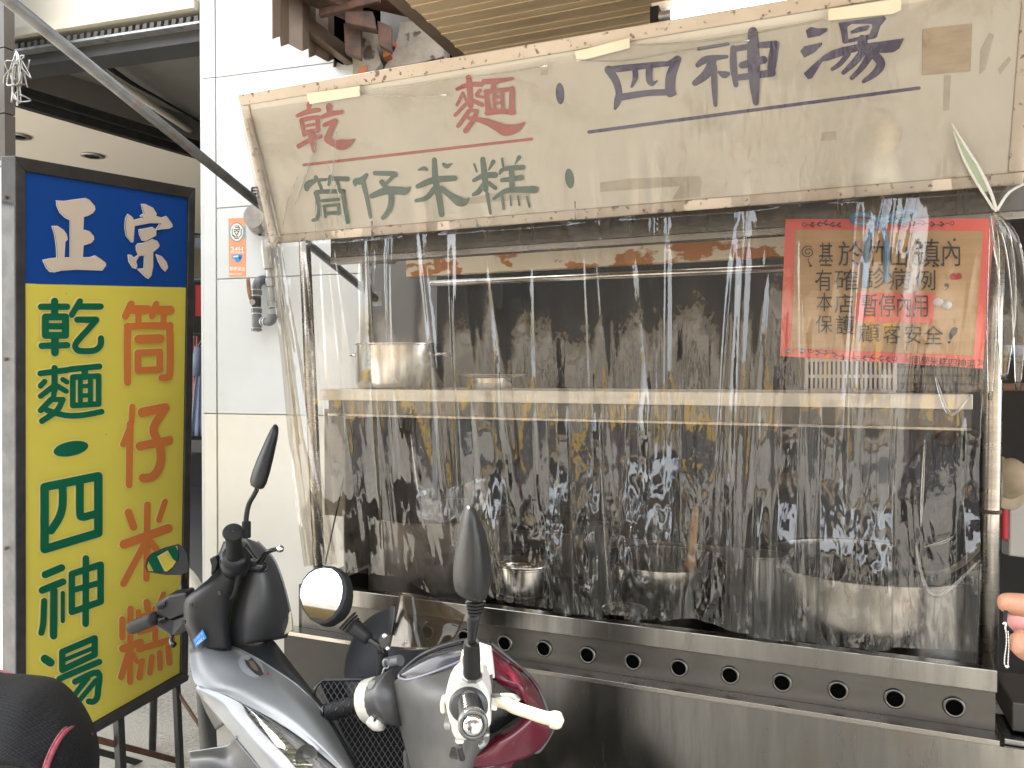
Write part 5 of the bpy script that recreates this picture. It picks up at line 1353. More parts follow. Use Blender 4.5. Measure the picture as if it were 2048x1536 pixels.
def ovals(secs, dc, dt, parent, nm, m, n=22, k=3, sq=1.0, bend=None):
    """closed body from horizontal slices (y, x_left, x_right[, depth])"""
    P = [Vector((s[1], s[2], s[0])) for s in secs]; D = [Vector((s[3] if len(s) > 3 else dc, 0, 0)) for s in secs]
    Q = smooth_path(P, k); DD = smooth_path(D, k)
    S = []
    for q, dd in zip(Q, DD):
        cx = (q.x + q.y) / 2; rx = max(.5, (q.y - q.x) / 2); ring = []
        for j in range(n):
            a = 2 * math.pi * j / n; c, s_ = math.cos(a), math.sin(a)
            ring.append(at(cx + rx * math.copysign(abs(c) ** sq, c), q.z, dd.x - dt * min(1, rx / 30) * math.copysign(abs(s_) ** sq, s_)))
        S.append(ring)
    return obj(nm, loft(S), m, parent, smooth=True)
def plate_px(P, d, th, nm, m, parent, bev=.003, dn=None):
    return obj(nm, slab([at(p[0], p[1], p[2] if len(p) > 2 and p[2] is not None else d) for p in P], (dn or FWD) * th), m, parent, bev=bev)
def lens_body(outline, ridge, d, dr, db, nm, m, parent, sub=2):
    """mirror back: outline with a raised ridge towards the viewer and a flat back"""
    bm = BM()
    o = [bm.verts.new(at(x, y, d)) for x, y in outline]
    cx = sum(p[0] for p in outline) / len(outline); cy = sum(p[1] for p in outline) / len(outline)
    mid = [bm.verts.new(at(x + (ridge[0](x, y)[0] - x) * .5, y + (ridge[0](x, y)[1] - y) * .5, d - dr * .75)) for x, y in outline]
    b = [bm.verts.new(at(x + (cx - x) * .06, y + (cy - y) * .06, d + db)) for x, y in outline]
    n = len(o)
    for i in range(n):
        j = (i + 1) % n
        bm.faces.new((o[i], o[j], mid[j], mid[i])); bm.faces.new((o[i], b[i], b[j], o[j]))
    c = bm.verts.new(at(*ridge[1], d - dr))
    for i in range(n): bm.faces.new((mid[i], mid[(i + 1) % n], c))
    bm.faces.new(b)
    bmesh.ops.recalc_face_normals(bm, faces=bm.faces)
    return obj(nm, bm, m, parent, smooth=True, sub=sub)

# ------------------------------------------------------------------ silver scooter
q = at(480, 1300, 1.75)
s1 = thing('silver_scooter', 'silver scooter with black handlebar cover parked beside the yellow sign', 'scooter', (q.x, q.y, 0))
FZ = (360, 1260, 4.655)
A = fr_pts(FZ, [(380, 140, 1.80), (520, 170, 1.76), (640, 225, 1.73), (760, 290, 1.70), (850, 350, 1.67), (1100, 520, 1.58), (1330, 760, 1.47), (1640, 1310, 1.30)])
B = fr_pts(FZ, [(95, 185, 1.70), (105, 350, 1.655), (160, 520, 1.61), (400, 590, 1.55), (590, 685, 1.50), (900, 850, 1.42), (1200, 1060, 1.33), (1490, 1310, 1.24)])
def midc(f, b): return [tuple(a_[i] + (b_[i] - a_[i]) * f for i in range(2)) + (a_[2] + (b_[2] - a_[2]) * f - b,) for a_, b_ in zip([tuple(v) for v in resample(B, 10)], [tuple(v) for v in resample(A, 10)])]
fair = obj('front_fairing', sheet([B, midc(.12, .012), midc(.35, .035), midc(.7, .042), A], 44, 6), M['silver_paint'], s1, smooth=True, solid=.004)
Cc = fr_pts(FZ, [(160, 526, 1.612), (400, 597, 1.552), (586, 692, 1.502), (640, 790, 1.47), (800, 980, 1.39), (1000, 1180, 1.30), (1110, 1310, 1.25)])
Dd = fr_pts(FZ, [(168, 560, 1.62), (230, 640, 1.60), (330, 760, 1.56), (430, 880, 1.51), (520, 990, 1.47), (640, 1130, 1.41), (790, 1310, 1.34)])
Md = [tuple((Vector(a) + Vector(b)) / 2 - Vector((0, 0, .012))) for a, b in zip(resample(Cc, 8), resample(Dd, 8))]
obj('side_fairing', sheet([Cc, Md, Dd], 36, 6), M['silver_paint'], s1, smooth=True, solid=.004)
# lamp lens with reflector and ribs
L1 = fr_pts(FZ, [(592, 690, 1.505), (750, 772, 1.465), (900, 857, 1.43), (1200, 1068, 1.34), (1480, 1312, 1.25)])
L2 = fr_pts(FZ, [(592, 694, 1.505), (645, 792, 1.475), (800, 982, 1.40), (1000, 1182, 1.31), (1112, 1312, 1.26)])
hl = obj('headlight', sheet([[(a, b, c + .012) for a, b, c in L1], [(a, b, c + .012) for a, b, c in L2]], 24, 8), M['lens_clear'], s1, smooth=True)
bm = BM()
for i in range(1, 12):
    f = i / 12
    a = resample(L1, 30)[int(f * 29)]; b = resample(L2, 30)[int(f * 29)]
    a2 = resample(L1, 30)[min(29, int(f * 29) + 5)]; 
    m_ = a.lerp(a2, .6).lerp(b, .55)
    add_tube(bm, [at(b.x, b.y, b.z + .006), at(m_.x, m_.y, m_.z + .006)], .0016, 5)
obj('reflector_rib', bm, M['chrome'], hl)
obj('lens_gasket', sheet([[(a, b, c - .001) for a, b, c in L1], [(a - 3.5, b + 5, c + .006) for a, b, c in L1]], 30, 2), M['black_gloss'], hl, smooth=True, solid=.003)
obj('bulb_bowl', lathe([(.0, -.016), (.010, -.012), (.017, .0), (.0185, .002)], at(612, 1512, 1.30), -(FWD * .8 + RIGHT * -.3 - UP * .3), 24), M['glass_dim'], hl, smooth=True)
lens_film = film('lens_film', (.9, .9, .88), (.3, .3, .29), .08, bump=.15, bscale=40, gl=.14)
obj('lens_cover', sheet([[(a, b, c - .004) for a, b, c in L1], [tuple((Vector(a) + Vector(b)) / 2 - Vector((0, 0, .014))) for a, b in zip(L1, L2)], [(a, b, c - .004) for a, b, c in L2]], 24, 6), lens_film, hl, smooth=True)
# dark vent pocket and lower flare
obj('vent_recess', sheet([fr_pts(FZ, [(165, 570, 1.66), (230, 740, 1.66), (330, 925, 1.66)]), fr_pts(FZ, [(178, 575, 1.63), (300, 730, 1.61), (420, 880, 1.55)])], 12, 3), M['grey_dash'], s1, smooth=True, solid=.003)
plate_px(fr_pts(FZ, [(335, 925, 1.60), (420, 875, 1.56), (500, 960, 1.52), (520, 1010, 1.50), (450, 1085, 1.52), (340, 1090, 1.56)]), 1.5, .01, 'vent_pocket', M['black_gloss'], s1)
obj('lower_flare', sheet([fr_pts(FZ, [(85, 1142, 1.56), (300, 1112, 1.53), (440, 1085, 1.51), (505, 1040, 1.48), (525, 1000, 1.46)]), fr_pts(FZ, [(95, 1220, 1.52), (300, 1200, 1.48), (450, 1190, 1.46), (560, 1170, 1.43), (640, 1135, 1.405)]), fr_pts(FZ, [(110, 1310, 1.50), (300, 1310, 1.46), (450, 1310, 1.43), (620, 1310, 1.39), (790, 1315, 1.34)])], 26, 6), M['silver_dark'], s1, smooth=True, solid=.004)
obj('flare_edge', tube([at(*p) for p in fr_pts(FZ, [(85, 1140, 1.555), (300, 1110, 1.525), (440, 1083, 1.505), (505, 1038, 1.475), (522, 998, 1.455)])], .003, 6, 4), M['silver_paint'], s1, smooth=True)
# black top cover behind the silver crest
E = fr_pts(FZ, [(470, 95, 1.84), (640, 50, 1.83), (800, 66, 1.82), (880, 105, 1.80), (945, 190, 1.77), (1060, 340, 1.71), (1160, 470, 1.64), (1400, 800, 1.50), (1680, 1310, 1.34)])
obj('top_cover', sheet([[(a, b, c + .004) for a, b, c in A], [tuple((Vector(a) + Vector(b)) / 2 - Vector((0, 0, .015))) for a, b in zip(resample(A, 10), resample(E, 10))], E], 36, 6), M['black_plastic'], s1, smooth=True, solid=.004)
obj('crest_edge', tube([at(a, b, c - .002) for a, b, c in A[:7]], .0022, 6, 5), M['silver_paint'], s1, smooth=True)
# steering column cover and cowl
ovals([(1083, 447, 484), (1100, 440, 487), (1125, 431, 485), (1150, 424, 481), (1175, 396, 475), (1198, 371, 467), (1225, 367, 461), (1250, 369, 459), (1275, 379, 461), (1300, 388, 464)], 1.76, .055, s1, 'handlebar_cover', M['black_plastic'], sq=.8)
obj('front_cowl', sheet([
    [(480, 1074, 1.84), (478, 1110, 1.83), (474, 1150, 1.82), (466, 1195, 1.80), (459, 1240, 1.79), (460, 1290, 1.78)],
    [(490, 1076, 1.79), (500, 1110, 1.77), (500, 1150, 1.76), (495, 1195, 1.75), (490, 1240, 1.745), (490, 1288, 1.75)],
    [(504, 1080, 1.80), (528, 1110, 1.79), (535, 1150, 1.775), (538, 1195, 1.77), (535, 1240, 1.77), (528, 1284, 1.78)],
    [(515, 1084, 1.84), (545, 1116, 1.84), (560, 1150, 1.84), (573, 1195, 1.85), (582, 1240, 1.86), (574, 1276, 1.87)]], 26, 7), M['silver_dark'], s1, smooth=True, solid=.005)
obj('cowl_edge', tube([at(515, 1083, 1.838), at(545, 1115, 1.838), at(561, 1150, 1.838), at(574, 1195, 1.848), at(583, 1240, 1.858), at(584, 1262, 1.86)], .0028, 6, 5), M['silver_paint'], s1, smooth=True)
plate_px([(571, 1232), (581, 1222), (584, 1262), (567, 1271)], 1.85, .01, 'marker_light', M['cream_plastic'], s1)
plate_px([(489, 1089), (520, 1128), (536, 1140), (528, 1147), (500, 1141), (484, 1128)], 1.752, .012, 'lever_slot', M['black_gloss'], s1)
# grips
def grip(P, r, nm, parent, m=M['rubber']):
    o = obj(nm, tube(P, r, 16, 3), m, parent, smooth=True)
    return o
ga, gb = at(263, 1256, 1.86), at(312, 1236, 1.80)
gl = grip([ga, ga.lerp(gb, .08), ga.lerp(gb, .5), gb], [.010, .0165, .0165, .0155], 'grip', s1)
bm = BM()
for i in range(9):
    p = ga.lerp(gb, .18 + i * .075)
    add_lathe(bm, [(.0, .0185), (.0022, .018), (.0022, .012)], p, (CAM - p).normalized(), 8)
obj('grip_studs', bm, M['black_gloss'], gl)
plate_px([(308, 1208, 1.80), (338, 1190, 1.79), (372, 1184, 1.77), (378, 1225, 1.76), (340, 1240, 1.78), (312, 1232, 1.80)], 1.8, .05, 'switch_box', M['black_plastic'], s1, bev=.006)
plate_px([(312, 1234, 1.80), (345, 1240, 1.785), (380, 1228, 1.76), (382, 1258, 1.76), (345, 1276, 1.78), (310, 1254, 1.80)], 1.8, .05, 'lever_shroud', M['black_plastic'], s1, bev=.006)
for a, b in (((315, 1212), (330, 1203)), ((316, 1240), (330, 1234))):
    plate_px([a, b, (b[0], b[1] + 9), (a[0], a[1] + 9)], 1.785, .012, 'switch_button', M['black_gloss'], s1, bev=.002)
obj('brake_lever', tube([at(345, 1270, 1.77), at(342, 1282, 1.76), at(348, 1290, 1.75)], [.004, .005, .007], 10, 3), M['black_gloss'], s1, smooth=True)
ra, rb = at(470, 1122, 1.70), at(466, 1066, 1.61)
gr = grip([ra, ra.lerp(rb, .5), rb], [.018, .0165, .017], 'grip', s1)
obj('grip_flange', lathe([(.0, .004), (.019, .003), (.0215, .0), (.019, -.004), (.015, -.008)], rb + (rb - ra).normalized() * .003, (rb - ra), 28), M['rubber'], gr, smooth=True)
obj('flange_hole', lathe([(0, .0006), (.0022, .0006), (.0022, 0)], rb + (rb - ra).normalized() * .0074, (rb - ra), 10), M['grease'], gr)
bm = BM()
for k in range(5): add_tube(bm, [ra.lerp(rb, .25 + k * .12) - FWD * .0175 + RIGHT * (-.006), ra.lerp(rb, .28 + k * .12) - FWD * .0175 + RIGHT * .006], .0016, 5)
obj('grip_ribs', bm, M['black_gloss'], gr)
obj('grip_base', tube([at(471, 1136, 1.73), at(470, 1120, 1.70), at(469, 1108, 1.685)], [.030, .0335, .026], 20, 2), M['black_plastic'], s1, smooth=True)
obj('lever', tube([at(505, 1135, 1.75), at(522, 1122, 1.73), at(532, 1106, 1.72), (at(546, 1100, 1.71)), at(556, 1098, 1.71)], [.006, .006, .0055, .005, .005], 10, 4), M['black_gloss'], s1, smooth=True)
obj('lever_ball', lathe([(0, -.009), (.007, -.006), (.009, 0), (.007, .006), (0, .009)], at(560, 1097.5, 1.71), n=16), M['chrome'], s1, smooth=True)
obj('lever_perch', tube([at(484, 1128, 1.75), at(505, 1130, 1.745), at(527, 1135, 1.74)], [.018, .016, .012], 12, 2), M['black_gloss'], s1, smooth=True)
obj('brake_cable', tube([at(481, 1122, 1.70), at(479, 1142, 1.70), at(474, 1168, 1.70), at(469, 1188, 1.70), at(462, 1198, 1.71)], [.008, .0075, .005, .005, .005], 8, 4), M['rubber'], s1, smooth=True)
plate_px([(418, 1118), (431, 1112), (436, 1124), (430, 1142), (421, 1152), (422, 1132)], 1.70, .02, 'cable_clip', M['black_plastic'], s1)
for x, y in ((381, 1212), (438, 1187), (367, 1245)): plate_px([(x - 3, y - 4), (x + 3, y - 5), (x + 4, y + 3), (x - 2, y + 4)], 1.702 if x < 430 else 1.703, .004, 'screw_recess', M['grease'], s1, bev=0)
# mirrors
def mirror_glass(outline, c, n, parent, rim, body=None):
    def P(x, y, o=0): return on_plane(x, y, c + n * o, n)
    bm = BM(); bm.faces.new([bm.verts.new(P(x, y, .0016)) for x, y in outline])
    bmesh.ops.recalc_face_normals(bm, faces=bm.faces)
    return obj('mirror_glass', bm, M['mirror'], parent)
mc = at(330, 1122, 1.88)
vdir = (mc - CAM).normalized()
mn = (Vector((-1, .46, -.03)).normalized() - vdir).normalized()
hs_o = [(289, 1134), (293, 1118), (302, 1106), (330, 1094), (357, 1087), (366, 1093), (374, 1107), (378, 1130), (376, 1146), (360, 1150), (330, 1150), (294, 1144)]
bm = BM()
fr_ = [bm.verts.new(on_plane(x, y, mc, mn)) for x, y in hs_o]
bk_ = [bm.verts.new(on_plane(336 + (x - 336) * .7 + 12, 1122 + (y - 1122) * .7 + 4, mc - mn * .035, mn)) for x, y in hs_o]
n = len(hs_o)
for i in range(n): bm.faces.new((fr_[i], fr_[(i + 1) % n], bk_[(i + 1) % n], bk_[i]))
bm.faces.new(bk_); bm.faces.new(fr_[::-1])
bmesh.ops.recalc_face_normals(bm, faces=bm.faces)
mh = obj('mirror_housing', bm, M['matte_black'], s1, auto=40, bev=.002)
mirror_glass([(294, 1133), (298, 1119), (306, 1109), (330, 1099), (354, 1092), (357, 1108), (355, 1120), (345, 1134), (334, 1143), (310, 1143), (297, 1142)], mc, mn, mh, None)
obj('mirror_stem', tube([at(366, 1142, 1.90), at(370, 1152, 1.89), at(368, 1166, 1.87), at(366, 1195, 1.85)], [.006, .006, .009, .012], 10, 3), M['black_plastic'], s1, smooth=True)
ol = [(547, 847), (553, 847), (560, 854), (558, 872), (547, 922), (534, 976), (523, 981), (506, 976), (492, 969), (512, 919), (534, 869)]
mh2 = lens_body(ol, (lambda x, y: (548 - (y - 850) * .24, y), (524, 945)), 1.66, .022, .012, 'mirror_housing', M['black_plastic'], s1, sub=1)
obj('mirror_stem', tube([at(514, 978, 1.665), at(508, 990, 1.665), at(498, 1008, 1.67), at(493, 1030, 1.67), at(492, 1048, 1.67)], .0055, 10, 4), M['black_plastic'], s1, smooth=True)
obj('stem_boot', tube([at(493, 1044, 1.67), at(492, 1074, 1.675)], [.0095, .0105], 12), M['rubber'], s1, auto=40)
# tags
tagq = [(386, 1280), (405, 1259), (413, 1276), (391, 1295)]
tg = plate_px(tagq, 1.695, .001, 'number_tag', M['blue_tag'], s1, bev=0)
def tagp(a, b):
    p = Vector((386, 1280, 0)).lerp(Vector((405, 1259, 0)), a); q_ = Vector((391, 1295, 0)).lerp(Vector((413, 1276, 0)), a)
    r = q_.lerp(p, b); return at(r.x, r.y, 1.6935)
text_mesh("14502 1", 1.0, lambda x, y: tagp(.08 + x * .24, .10 + y * .42), M['sign_white'], 'tag_lettering', tg, bold=.01)
text_mesh("烙碼機車", 1.0, lambda x, y: tagp(.08 + x * .21, .58 + y * .36), mat('tag_pale', (.30, .5, .8), .5), 'tag_lettering', tg, bold=.01)
def decal(o, P, m, nm, parent, lift=.0012, n=1):
    me = o.data; off = wloc(o)
    bv = BVHTree.FromPolygons([v.co + off for v in me.vertices], [p.vertices[:] for p in me.polygons])
    bm = BM()
    def h(x, y):
        d = ray(x, y).normalized(); r = bv.ray_cast(CAM, d)
        if r[0] is None: r = bv.find_nearest(at(x, y, 1.7))
        return r[0] - d * lift
    c = (sum(p[0] for p in P) / len(P), sum(p[1] for p in P) / len(P))
    K = 4; rings = [[bm.verts.new(h(c[0] + (x - c[0]) * k / K, c[1] + (y - c[1]) * k / K)) for x, y in P] for k in range(1, K + 1)]
    cv = bm.verts.new(h(*c)); N_ = len(P)
    for i in range(N_): bm.faces.new((cv, rings[0][i], rings[0][(i + 1) % N_]))
    for a, b in zip(rings, rings[1:]):
        for i in range(N_): bm.faces.new((a[i], b[i], b[(i + 1) % N_], a[(i + 1) % N_]))
    return obj(nm, bm, m, parent, smooth=True)
def ell_px(cx, cy, rx, ry, rot, n=24): return [(cx + rx * math.cos(a) * math.cos(rot) - ry * math.sin(a) * math.sin(rot), cy + rx * math.cos(a) * math.sin(rot) + ry * math.sin(a) * math.cos(rot)) for a in [2 * math.pi * i / n for i in range(n)]]
rsd = decal(fair, ell_px(502, 1332, 28, 19, .62), mat('sticker_grey', (.25, .27, .28), .45), 'round_sticker', fair)
decal(fair, [(488, 1318), (496, 1321), (503, 1315), (512, 1324), (522, 1336), (527, 1349), (519, 1352), (509, 1347), (499, 1337), (492, 1329)], mat('sticker_dark', (.035, .03, .028), .5), 'sticker_print', fair, .0018)
decal(fair, [(498, 1322), (506, 1322), (513, 1331), (517, 1342), (509, 1340), (501, 1332)], mat('sticker_brown', (.17, .12, .09), .5), 'sticker_print', fair, .0024)
decal(fair, ell_px(536, 1347, 2.5, 2.5, 0, 10), M['red_card'], 'sticker_dot', fair, .002)
# below the fairing: fork, wheel, floor board, body
fw = at(610, 1700, 1.55); fw.z = .26
obj('front_wheel', ring(BM(), .2, .055, Vector((fw.x, fw.y, .262))), M['rubber'], s1, smooth=True)
obj('wheel_rim', lathe([(.15, .03), (.15, -.03), (.05, -.03), (.05, .03), (.15, .03)], Vector((fw.x, fw.y, .262)), ax, 32), M['galv'], s1, auto=40)
obj('fork', tube([at(560, 1480, 1.6), Vector((fw.x, fw.y, .262))], .02, 10), M['galv'], s1, smooth=True)
bq_ = at(420, 1330, 1.95)
obj('floor_board', box((bq_.x - .12, bq_.y - .1, .30), (bq_.x + .25, bq_.y + .15, .36)), M['black_plastic'], s1, bev=.02)
obj('column_tube', tube([at(430, 1280, 1.8), Vector((bq_.x + .05, bq_.y, .34))], .05, 12), M['black_plastic'], s1, smooth=True)
obj('side_stand', tube([Vector((bq_.x, bq_.y, .3)), Vector((bq_.x - .1, bq_.y + .12, .006))], .012, 8), M['black_metal'], s1)

# ------------------------------------------------------------------ maroon scooter
q = at(900, 1450, 1.2)
s2 = thing('maroon_scooter', 'maroon and grey scooter with white switches parked in front of the counter', 'scooter', (q.x, q.y, 0))
DZ = (760, 1280, 5.389)
dash = obj('dash_cover', sheet([
    fr_pts(DZ, [(140, 500, 1.40), (165, 720, 1.39), (205, 920, 1.38), (270, 1160, 1.36), (345, 1420, 1.34)]),
    fr_pts(DZ, [(170, 430, 1.34), (260, 670, 1.30), (330, 900, 1.28), (400, 1150, 1.26), (470, 1420, 1.25)]),
    fr_pts(DZ, [(330, 350, 1.30), (450, 600, 1.235), (520, 850, 1.21), (580, 1120, 1.19), (640, 1420, 1.18)]),
    fr_pts(DZ, [(640, 250, 1.28), (720, 540, 1.19), (760, 830, 1.16), (800, 1120, 1.14), (830, 1420, 1.13)]),
    fr_pts(DZ, [(930, 170, 1.26), (980, 480, 1.17), (990, 800, 1.14), (985, 1120, 1.13), (960, 1420, 1.13)]),
    fr_pts(DZ, [(1190, 100, 1.26), (1215, 420, 1.19), (1190, 800, 1.16), (1160, 1080, 1.15), (1000, 1420, 1.16)])], 34, 6), M['grey_dash'], s2, smooth=True, solid=.005)
il = obj('instrument_lens', sheet([
    fr_pts(DZ, [(212, 400, 1.315), (300, 420, 1.30), (470, 375, 1.275), (680, 300, 1.255), (890, 205, 1.245)]),
    fr_pts(DZ, [(208, 375, 1.32), (330, 300, 1.305), (520, 200, 1.285), (720, 135, 1.265), (905, 100, 1.255)]),
    fr_pts(DZ, [(230, 350, 1.35), (420, 200, 1.34), (620, 105, 1.32), (800, 50, 1.31), (930, 20, 1.31)])], 26, 6), mat('instrument_lens', (.045, .045, .05), .25, .1, coat=.25), s2, smooth=True, solid=.003)
obj('rear_hood', sheet([
    fr_pts(DZ, [(130, 470, 1.42), (260, 320, 1.39), (480, 150, 1.37), (720, 45, 1.36), (930, 5, 1.35), (1190, 30, 1.34)]),
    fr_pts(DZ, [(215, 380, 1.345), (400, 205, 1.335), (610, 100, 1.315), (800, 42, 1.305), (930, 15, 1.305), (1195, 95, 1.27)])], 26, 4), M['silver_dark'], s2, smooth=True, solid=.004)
obj('lens_rim', tube([at(*p) for p in fr_pts(DZ, [(905, 100, 1.235), (890, 207, 1.238), (680, 305, 1.248), (470, 382, 1.268), (300, 428, 1.292), (212, 408, 1.308), (206, 375, 1.315)])], .0022, 6, 4), mat('lens_rim', (.2, .2, .27), .3, coat=.3), s2, smooth=True)
# maroon front shell, upper and lower wing
MAR = M['maroon']
obj('front_shell', sheet([
    fr_pts(DZ, [(1205, 112, 1.24), (1225, 260, 1.22), (1240, 425, 1.205), (1300, 480, 1.20)]),
    fr_pts(DZ, [(1300, 200, 1.245), (1360, 330, 1.215), (1420, 450, 1.19), (1440, 555, 1.19)]),
    fr_pts(DZ, [(1400, 260, 1.25), (1500, 400, 1.21), (1565, 530, 1.19), (1605, 715, 1.20)]),
    fr_pts(DZ, [(1530, 335, 1.31), (1640, 450, 1.30), (1720, 580, 1.29), (1790, 762, 1.28)])], 20, 7), MAR, s2, smooth=True, solid=.004)
obj('front_shell', sheet([
    fr_pts(DZ, [(1605, 722, 1.20), (1560, 800, 1.19), (1420, 920, 1.18), (1220, 1040, 1.165), (1060, 1180, 1.16), (900, 1215, 1.155)]),
    fr_pts(DZ, [(1680, 760, 1.205), (1650, 860, 1.18), (1500, 1000, 1.16), (1320, 1120, 1.145), (1120, 1240, 1.14), (920, 1290, 1.14)]),
    fr_pts(DZ, [(1790, 768, 1.26), (1850, 930, 1.24), (1740, 1130, 1.22), (1560, 1260, 1.19), (1300, 1350, 1.16), (945, 1400, 1.15)]),
    fr_pts(DZ, [(1800, 770, 1.29), (1858, 935, 1.28), (1840, 1000, 1.28), (1730, 1180, 1.26), (1540, 1225, 1.24), (1390, 1400, 1.2)])], 24, 7), MAR, s2, smooth=True, solid=.004)
obj('shell_edge', tube([at(*p) for p in fr_pts(DZ, [(1200, 40, 1.30), (1380, 190, 1.305), (1540, 325, 1.312), (1650, 445, 1.305), (1730, 575, 1.295), (1798, 762, 1.285), (1858, 930, 1.278), (1842, 1000, 1.275), (1725, 1185, 1.255), (1650, 1205, 1.25)])], .0035, 8, 5), M['silver_dark'], s2, smooth=True)
obj('shell_side', sheet([fr_pts(DZ, [(1195, 35, 1.33), (1380, 185, 1.34), (1540, 320, 1.34), (1650, 440, 1.34), (1740, 580, 1.34)]), fr_pts(DZ, [(1205, 110, 1.262), (1400, 262, 1.255), (1530, 335, 1.308), (1640, 448, 1.3), (1725, 580, 1.292)])], 16, 3), mat('maroon_dark', (.06, .008, .015), .25, coat=.4), s2, smooth=True, solid=.003)
plate_px(fr_pts(DZ, [(1100, 420, 1.215), (1250, 430, 1.215), (1500, 590, 1.22), (1600, 720, 1.22), (1500, 830, 1.22), (1220, 1020, 1.20), (1150, 1000, 1.20)]), 1.22, .02, 'lever_opening', M['black_gloss'], s2)
plate_px(fr_pts(DZ, [(1040, 50, 1.21), (1200, 108, 1.21), (1240, 425, 1.20), (1165, 405, 1.19), (1085, 345, 1.19)]), 1.2, .02, 'mirror_bracket', M['white_plastic'], s2, bev=.003)
plate_px(fr_pts(DZ, [(1100, 300), (1140, 290), (1155, 330), (1140, 370), (1110, 350)]), 1.185, .008, 'bracket_hole', M['grease'], s2, bev=.001)
obj('marker_lamp', tube([at(*p) for p in fr_pts(DZ, [(1535, 1215, 1.235), (1580, 1190, 1.235), (1635, 1190, 1.24)])], [.002, .0045, .003], 8, 3), M['cream_plastic'], s2, smooth=True)
# right-hand switch ring and grip pointing to the viewer
sw = fr_pts(DZ, [(720, 560), (760, 490), (830, 425), (930, 392), (1030, 400), (1100, 450), (1160, 560), (1185, 700), (1200, 930), (1140, 985), (1090, 1060), (900, 1100), (805, 1090), (770, 1000), (740, 880), (712, 780), (692, 650)], 1.06)
bm = slab([at(*p) for p in sw], FWD * .075)
obj('switch_housing', bm, M['white_plastic'], s2, bev=.006, auto=35)
dc = at(*fr_pts(DZ, [(955, 715)], 1.06)[0])
gaxis = (at(760 + 1010 / 5.389, 1280 + 930 / 5.389, .93) - dc).normalized()
obj('grip_collar', lathe([(.0, .006), (.024, .005), (.0272, .001), (.0275, -.004)], dc, (-FWD * .97 + UP * -.15), 32), M['silver_dark'], s2, smooth=True)
ge = at(*fr_pts(DZ, [(1002, 905)], .935)[0])
g2 = grip([at(*fr_pts(DZ, [(955, 640)], 1.06)[0]), at(*fr_pts(DZ, [(962, 700)], 1.03)[0]), at(*fr_pts(DZ, [(985, 800)], .98)[0]), ge], [.0155, .0158, .016, .0165], 'grip', s2, M['black_gloss'])
gx = (ge - at(*fr_pts(DZ, [(962, 700)], 1.03)[0])).normalized()
bm = BM()
for k in range(6):
    c = ge - gx * (.03 + k * .012)
    add_lathe(bm, [(.0162, -.002), (.0176, 0), (.0162, .002)], c, gx, 20)
obj('grip_rib', bm, M['black_gloss'], g2, smooth=True)
obj('grip_end_ring', lathe([(.016, -.012), (.0185, -.008), (.0188, .002), (.0165, .006), (.0135, .006), (.013, .001)], ge, gx, 28), mat('smoke', (.07, .068, .065), .15, coat=1), g2, smooth=True)
obj('bar_end', lathe([(.0128, .0), (.0122, .008), (.008, .0105), (0, .0085)], ge, gx, 24), M['chrome'], g2, smooth=True)
for P, m_, nm in (([(640, 680), (690, 665), (705, 800), (650, 805)], M['cream_plastic'], 'starter_button'), ([(680, 905), (760, 885), (770, 985), (690, 985)], M['pipe_light'], 'light_switch'), ([(800, 1085), (905, 1080), (905, 1130), (820, 1135)], M['white_plastic'], 'lower_clamp'), ([(1195, 700), (1265, 735), (1260, 770), (1195, 765)], M['white_plastic'], 'lever_perch'), ([(870, 180), (905, 160), (905, 260), (870, 262)], M['cream_plastic'], 'bracket_tab')):
    plate_px(fr_pts(DZ, P, 1.062), 1.06, .03, nm, m_, s2, bev=.004)
obj('throttle_cable', tube([at(*p) for p in fr_pts(DZ, [(850, 1130, 1.08), (860, 1200, 1.09), (885, 1270, 1.11)])], .005, 8, 3), M['silver_dark'], s2, smooth=True)
plate_px(fr_pts(DZ, [(735, 1250, 1.135), (760, 1170, 1.135), (840, 1165, 1.135), (900, 1200, 1.135), (935, 1310, 1.13), (760, 1280, 1.13)]), 1.13, .006, 'cable_opening', M['grease'], s2)
obj('bag_hook', tube([at(*p) for p in fr_pts(DZ, [(1150, 1010, 1.07), (1145, 1080, 1.08), (1110, 1130, 1.08), (1070, 1150, 1.08)])], .0042, 8, 4), M['galv'], s2, smooth=True)
obj('brake_lever', tube([at(*p) for p in fr_pts(DZ, [(1200, 690, 1.10), (1270, 670, 1.09), (1370, 690, 1.08), (1450, 730, 1.075), (1600, 780, 1.07), (1750, 830, 1.065), (1860, 855, 1.06)])], [.004, .007, .008, .0085, .0085, .0088, .009], 12, 4), M['cream_plastic'], s2, smooth=True)
obj('lever_ball', lathe([(0, -.0125), (.009, -.009), (.0125, 0), (.009, .009), (0, .0125)], at(*fr_pts(DZ, [(1890, 862)], 1.06)[0]), n=18), M['cream_plastic'], s2, smooth=True)
obj('lever_link', tube([at(*p) for p in fr_pts(DZ, [(1190, 620, 1.12), (1260, 610, 1.10), (1430, 610, 1.09), (1500, 660, 1.085)])], .0045, 8, 3), M['galv'], s2, smooth=True)
